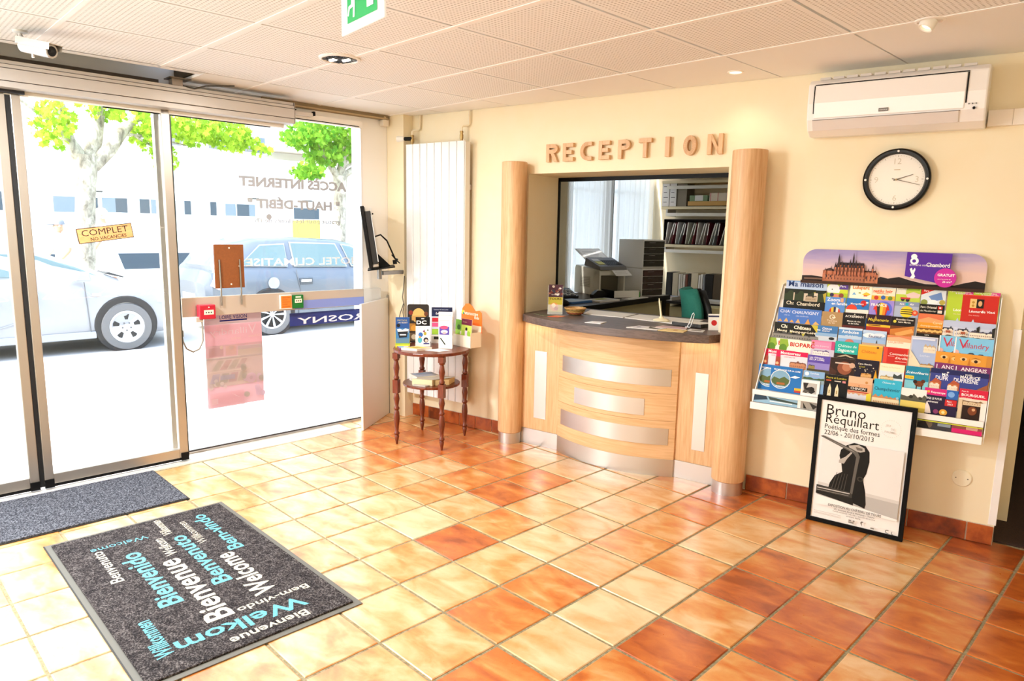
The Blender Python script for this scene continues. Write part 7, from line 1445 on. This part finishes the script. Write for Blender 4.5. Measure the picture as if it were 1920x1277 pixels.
def figure(stride, arm_l, arm_r, s=1.0):
    J = dict(pelvis=(0, 0, .95), waist=(0, 0, 1.08), chest=(.02, 0, 1.30), neck=(.03, 0, 1.47), head=(.05, 0, 1.56), crown=(.055, 0, 1.68))
    R_r = dict(pelvis=(.16, .12), waist=(.15, .11), chest=(.19, .125), neck=.055, head=.085, crown=.075)
    E = [('pelvis', 'waist'), ('waist', 'chest'), ('chest', 'neck'), ('neck', 'head'), ('head', 'crown')]
    for sd, sg, st in (('l', 1, stride), ('r', -1, -stride)):
        J.update({'hip'+sd: (0, sg*.095, .90), 'knee'+sd: (st*.5+.05, sg*.09, .50), 'ankle'+sd: (st-.05*(st < 0), sg*.085, .09+.05*(st < 0)), 'toe'+sd: (st+.13, sg*.09, .04+.02*(st < 0))})
        R_r.update({'hip'+sd: .095, 'knee'+sd: .062, 'ankle'+sd: .042, 'toe'+sd: .04}); E += [('pelvis', 'hip'+sd), ('hip'+sd, 'knee'+sd), ('knee'+sd, 'ankle'+sd), ('ankle'+sd, 'toe'+sd)]
        a = arm_l if sg > 0 else arm_r
        J.update({'sh'+sd: (.02, sg*.185, 1.42), 'el'+sd: (.02+a[0], sg*.23, 1.16), 'wr'+sd: (.02+a[1], sg*.22, a[2]), 'palm'+sd: (.03+a[1]*1.08, sg*.215, a[2]-.07)})
        R_r.update({'sh'+sd: .062, 'el'+sd: .042, 'wr'+sd: .03, 'palm'+sd: (.036, .02)}); E += [('chest', 'sh'+sd), ('sh'+sd, 'el'+sd), ('el'+sd, 'wr'+sd), ('wr'+sd, 'palm'+sd)]
        for k in range(4):
            f = 'f%d' % k+sd; J[f] = (.03+a[1]*1.1+(k-1.5)*.018, sg*.212, a[2]-.13); J[f+'t'] = (.045+a[1]*1.1+(k-1.5)*.019, sg*.200, a[2]-.165+.008*abs(k-1.4)); R_r[f] = .009; R_r[f+'t'] = .008; E += [('palm'+sd, f), (f, f+'t')]
        J['th'+sd] = (.075+a[1]*1.08, sg*.205, a[2]-.085); R_r['th'+sd] = .010; E.append(('palm'+sd, 'th'+sd))
    if s != 1: J = {k: tuple(c*s for c in v) for k, v in J.items()}
    return J, R_r, E
def face(t, s=1.0):
    mb = MB(); mb.lathe([(.0, -.012), (.011, -.004), (.013, .008), (.0, .02)], P(SK, .6), 10, (.135*s, 0, 1.575*s)); mb.build('nose', t)
    mb = MB()
    for sg in (-1, 1): mb.lathe([(0, -.008), (.010, 0), (0, .008)], P('#3A2E28', .4), 8, (.125*s, sg*.032, 1.605*s))
    mb.build('eyes', t); mb = MB(); mb.box(.122*s, -.024, 1.535*s, .134*s, .024, 1.543*s, P('#A8604E', .5)); mb.build('mouth', t)
    for sg in (-1, 1): mb = MB(); mb.lathe([(0, -.03), (.014, -.01), (.016, .012), (0, .028)], P(SK, .6), 8, (.05*s, sg*.092, 1.59*s)); mb.build('ear', t)
J, R_r, E = figure(.26, (-.08, .10, .96), (.10, .22, 1.02), .93)
def cl1(c): z = c.z/.93; return SK if z > 1.44 or (abs(c.y) > .17 and z < 1.20 and z > .7) else ('#F1F1F3' if z > .92 else ('#E4E2DE' if z > .12 else '#6A6A70'))
def ext1(t):
    face(t, .93); mb = MB(); prof = [(.100, 0), (.101, .03), (.085, .075), (.045, .10), (.0, .105)]; mb.lathe(prof, P('#7E8694', .7), 20, (.047, 0, 1.505)); cp = mb.build('cap', t, smooth=60); mb = MB(); mb.prism([(.12, -.07), (.21, -.05), (.235, 0), (.21, .05), (.12, .07)], 'z', 1.505, 1.515, P('#3A3E48', .7)); mb.build('peak', cp)
    mb = MB(); mb.prism([(-.04, 0), (.12, 0), (.10, .20), (-.02, .20)], 'y', -.30, -.24, P('#EDEBE8', .7)); mb.tube([(0, -.27, .76), (.04, -.24, .86), (.09, -.27, .76)], .006, P('#D9D5D0', .7), 6); bg_ = mb.build('bag', t); bg_.location = (.10, .02, .62)
person('person in white top and grey cap walking on the far pavement', gw(-9.6, -.42, -.04), GR-pi/2, J, R_r, E, cl1, None, ext1)
J, R_r, E = figure(.30, (.12, .22, 1.0), (-.10, -.05, .95), 1.06)
def cl2(c): z = c.z/1.06; return SK if z > 1.44 or (abs(c.y) > .17 and z < 1.25 and z > .7) or (z < .62 and z > .08) else ('#F6F4F4' if z > .08 else '#D8D0C8')
def ext2(t):
    face(t, 1.06); mb = MB(); mb.lathe([(.0, .125), (.07, .11), (.105, .06), (.110, 0), (.095, -.06), (.05, -.09), (0, -.095)], P('#D9C4A4', .8), 18, (.035, 0, 1.70)); mb.build('hair', t, smooth=60)
    mb = MB(); rows = [[(r*cos(2*pi*i/24)*1.0, r*.8*sin(2*pi*i/24)*(1+.06*sin(i*3)), z) for i in range(24)] for r, z in ((.17, 1.06), (.22, .90), (.27, .74), (.32, .58))]; mb.grid(rows, P('#F6F2F2', .8), True); mb.build('skirt', t, smooth=80)
person('person with pale blond hair in a white dress walking on the far pavement', gw(-9.9, .32, -.04), GR-pi/2, J, R_r, E, cl2, None, ext2)
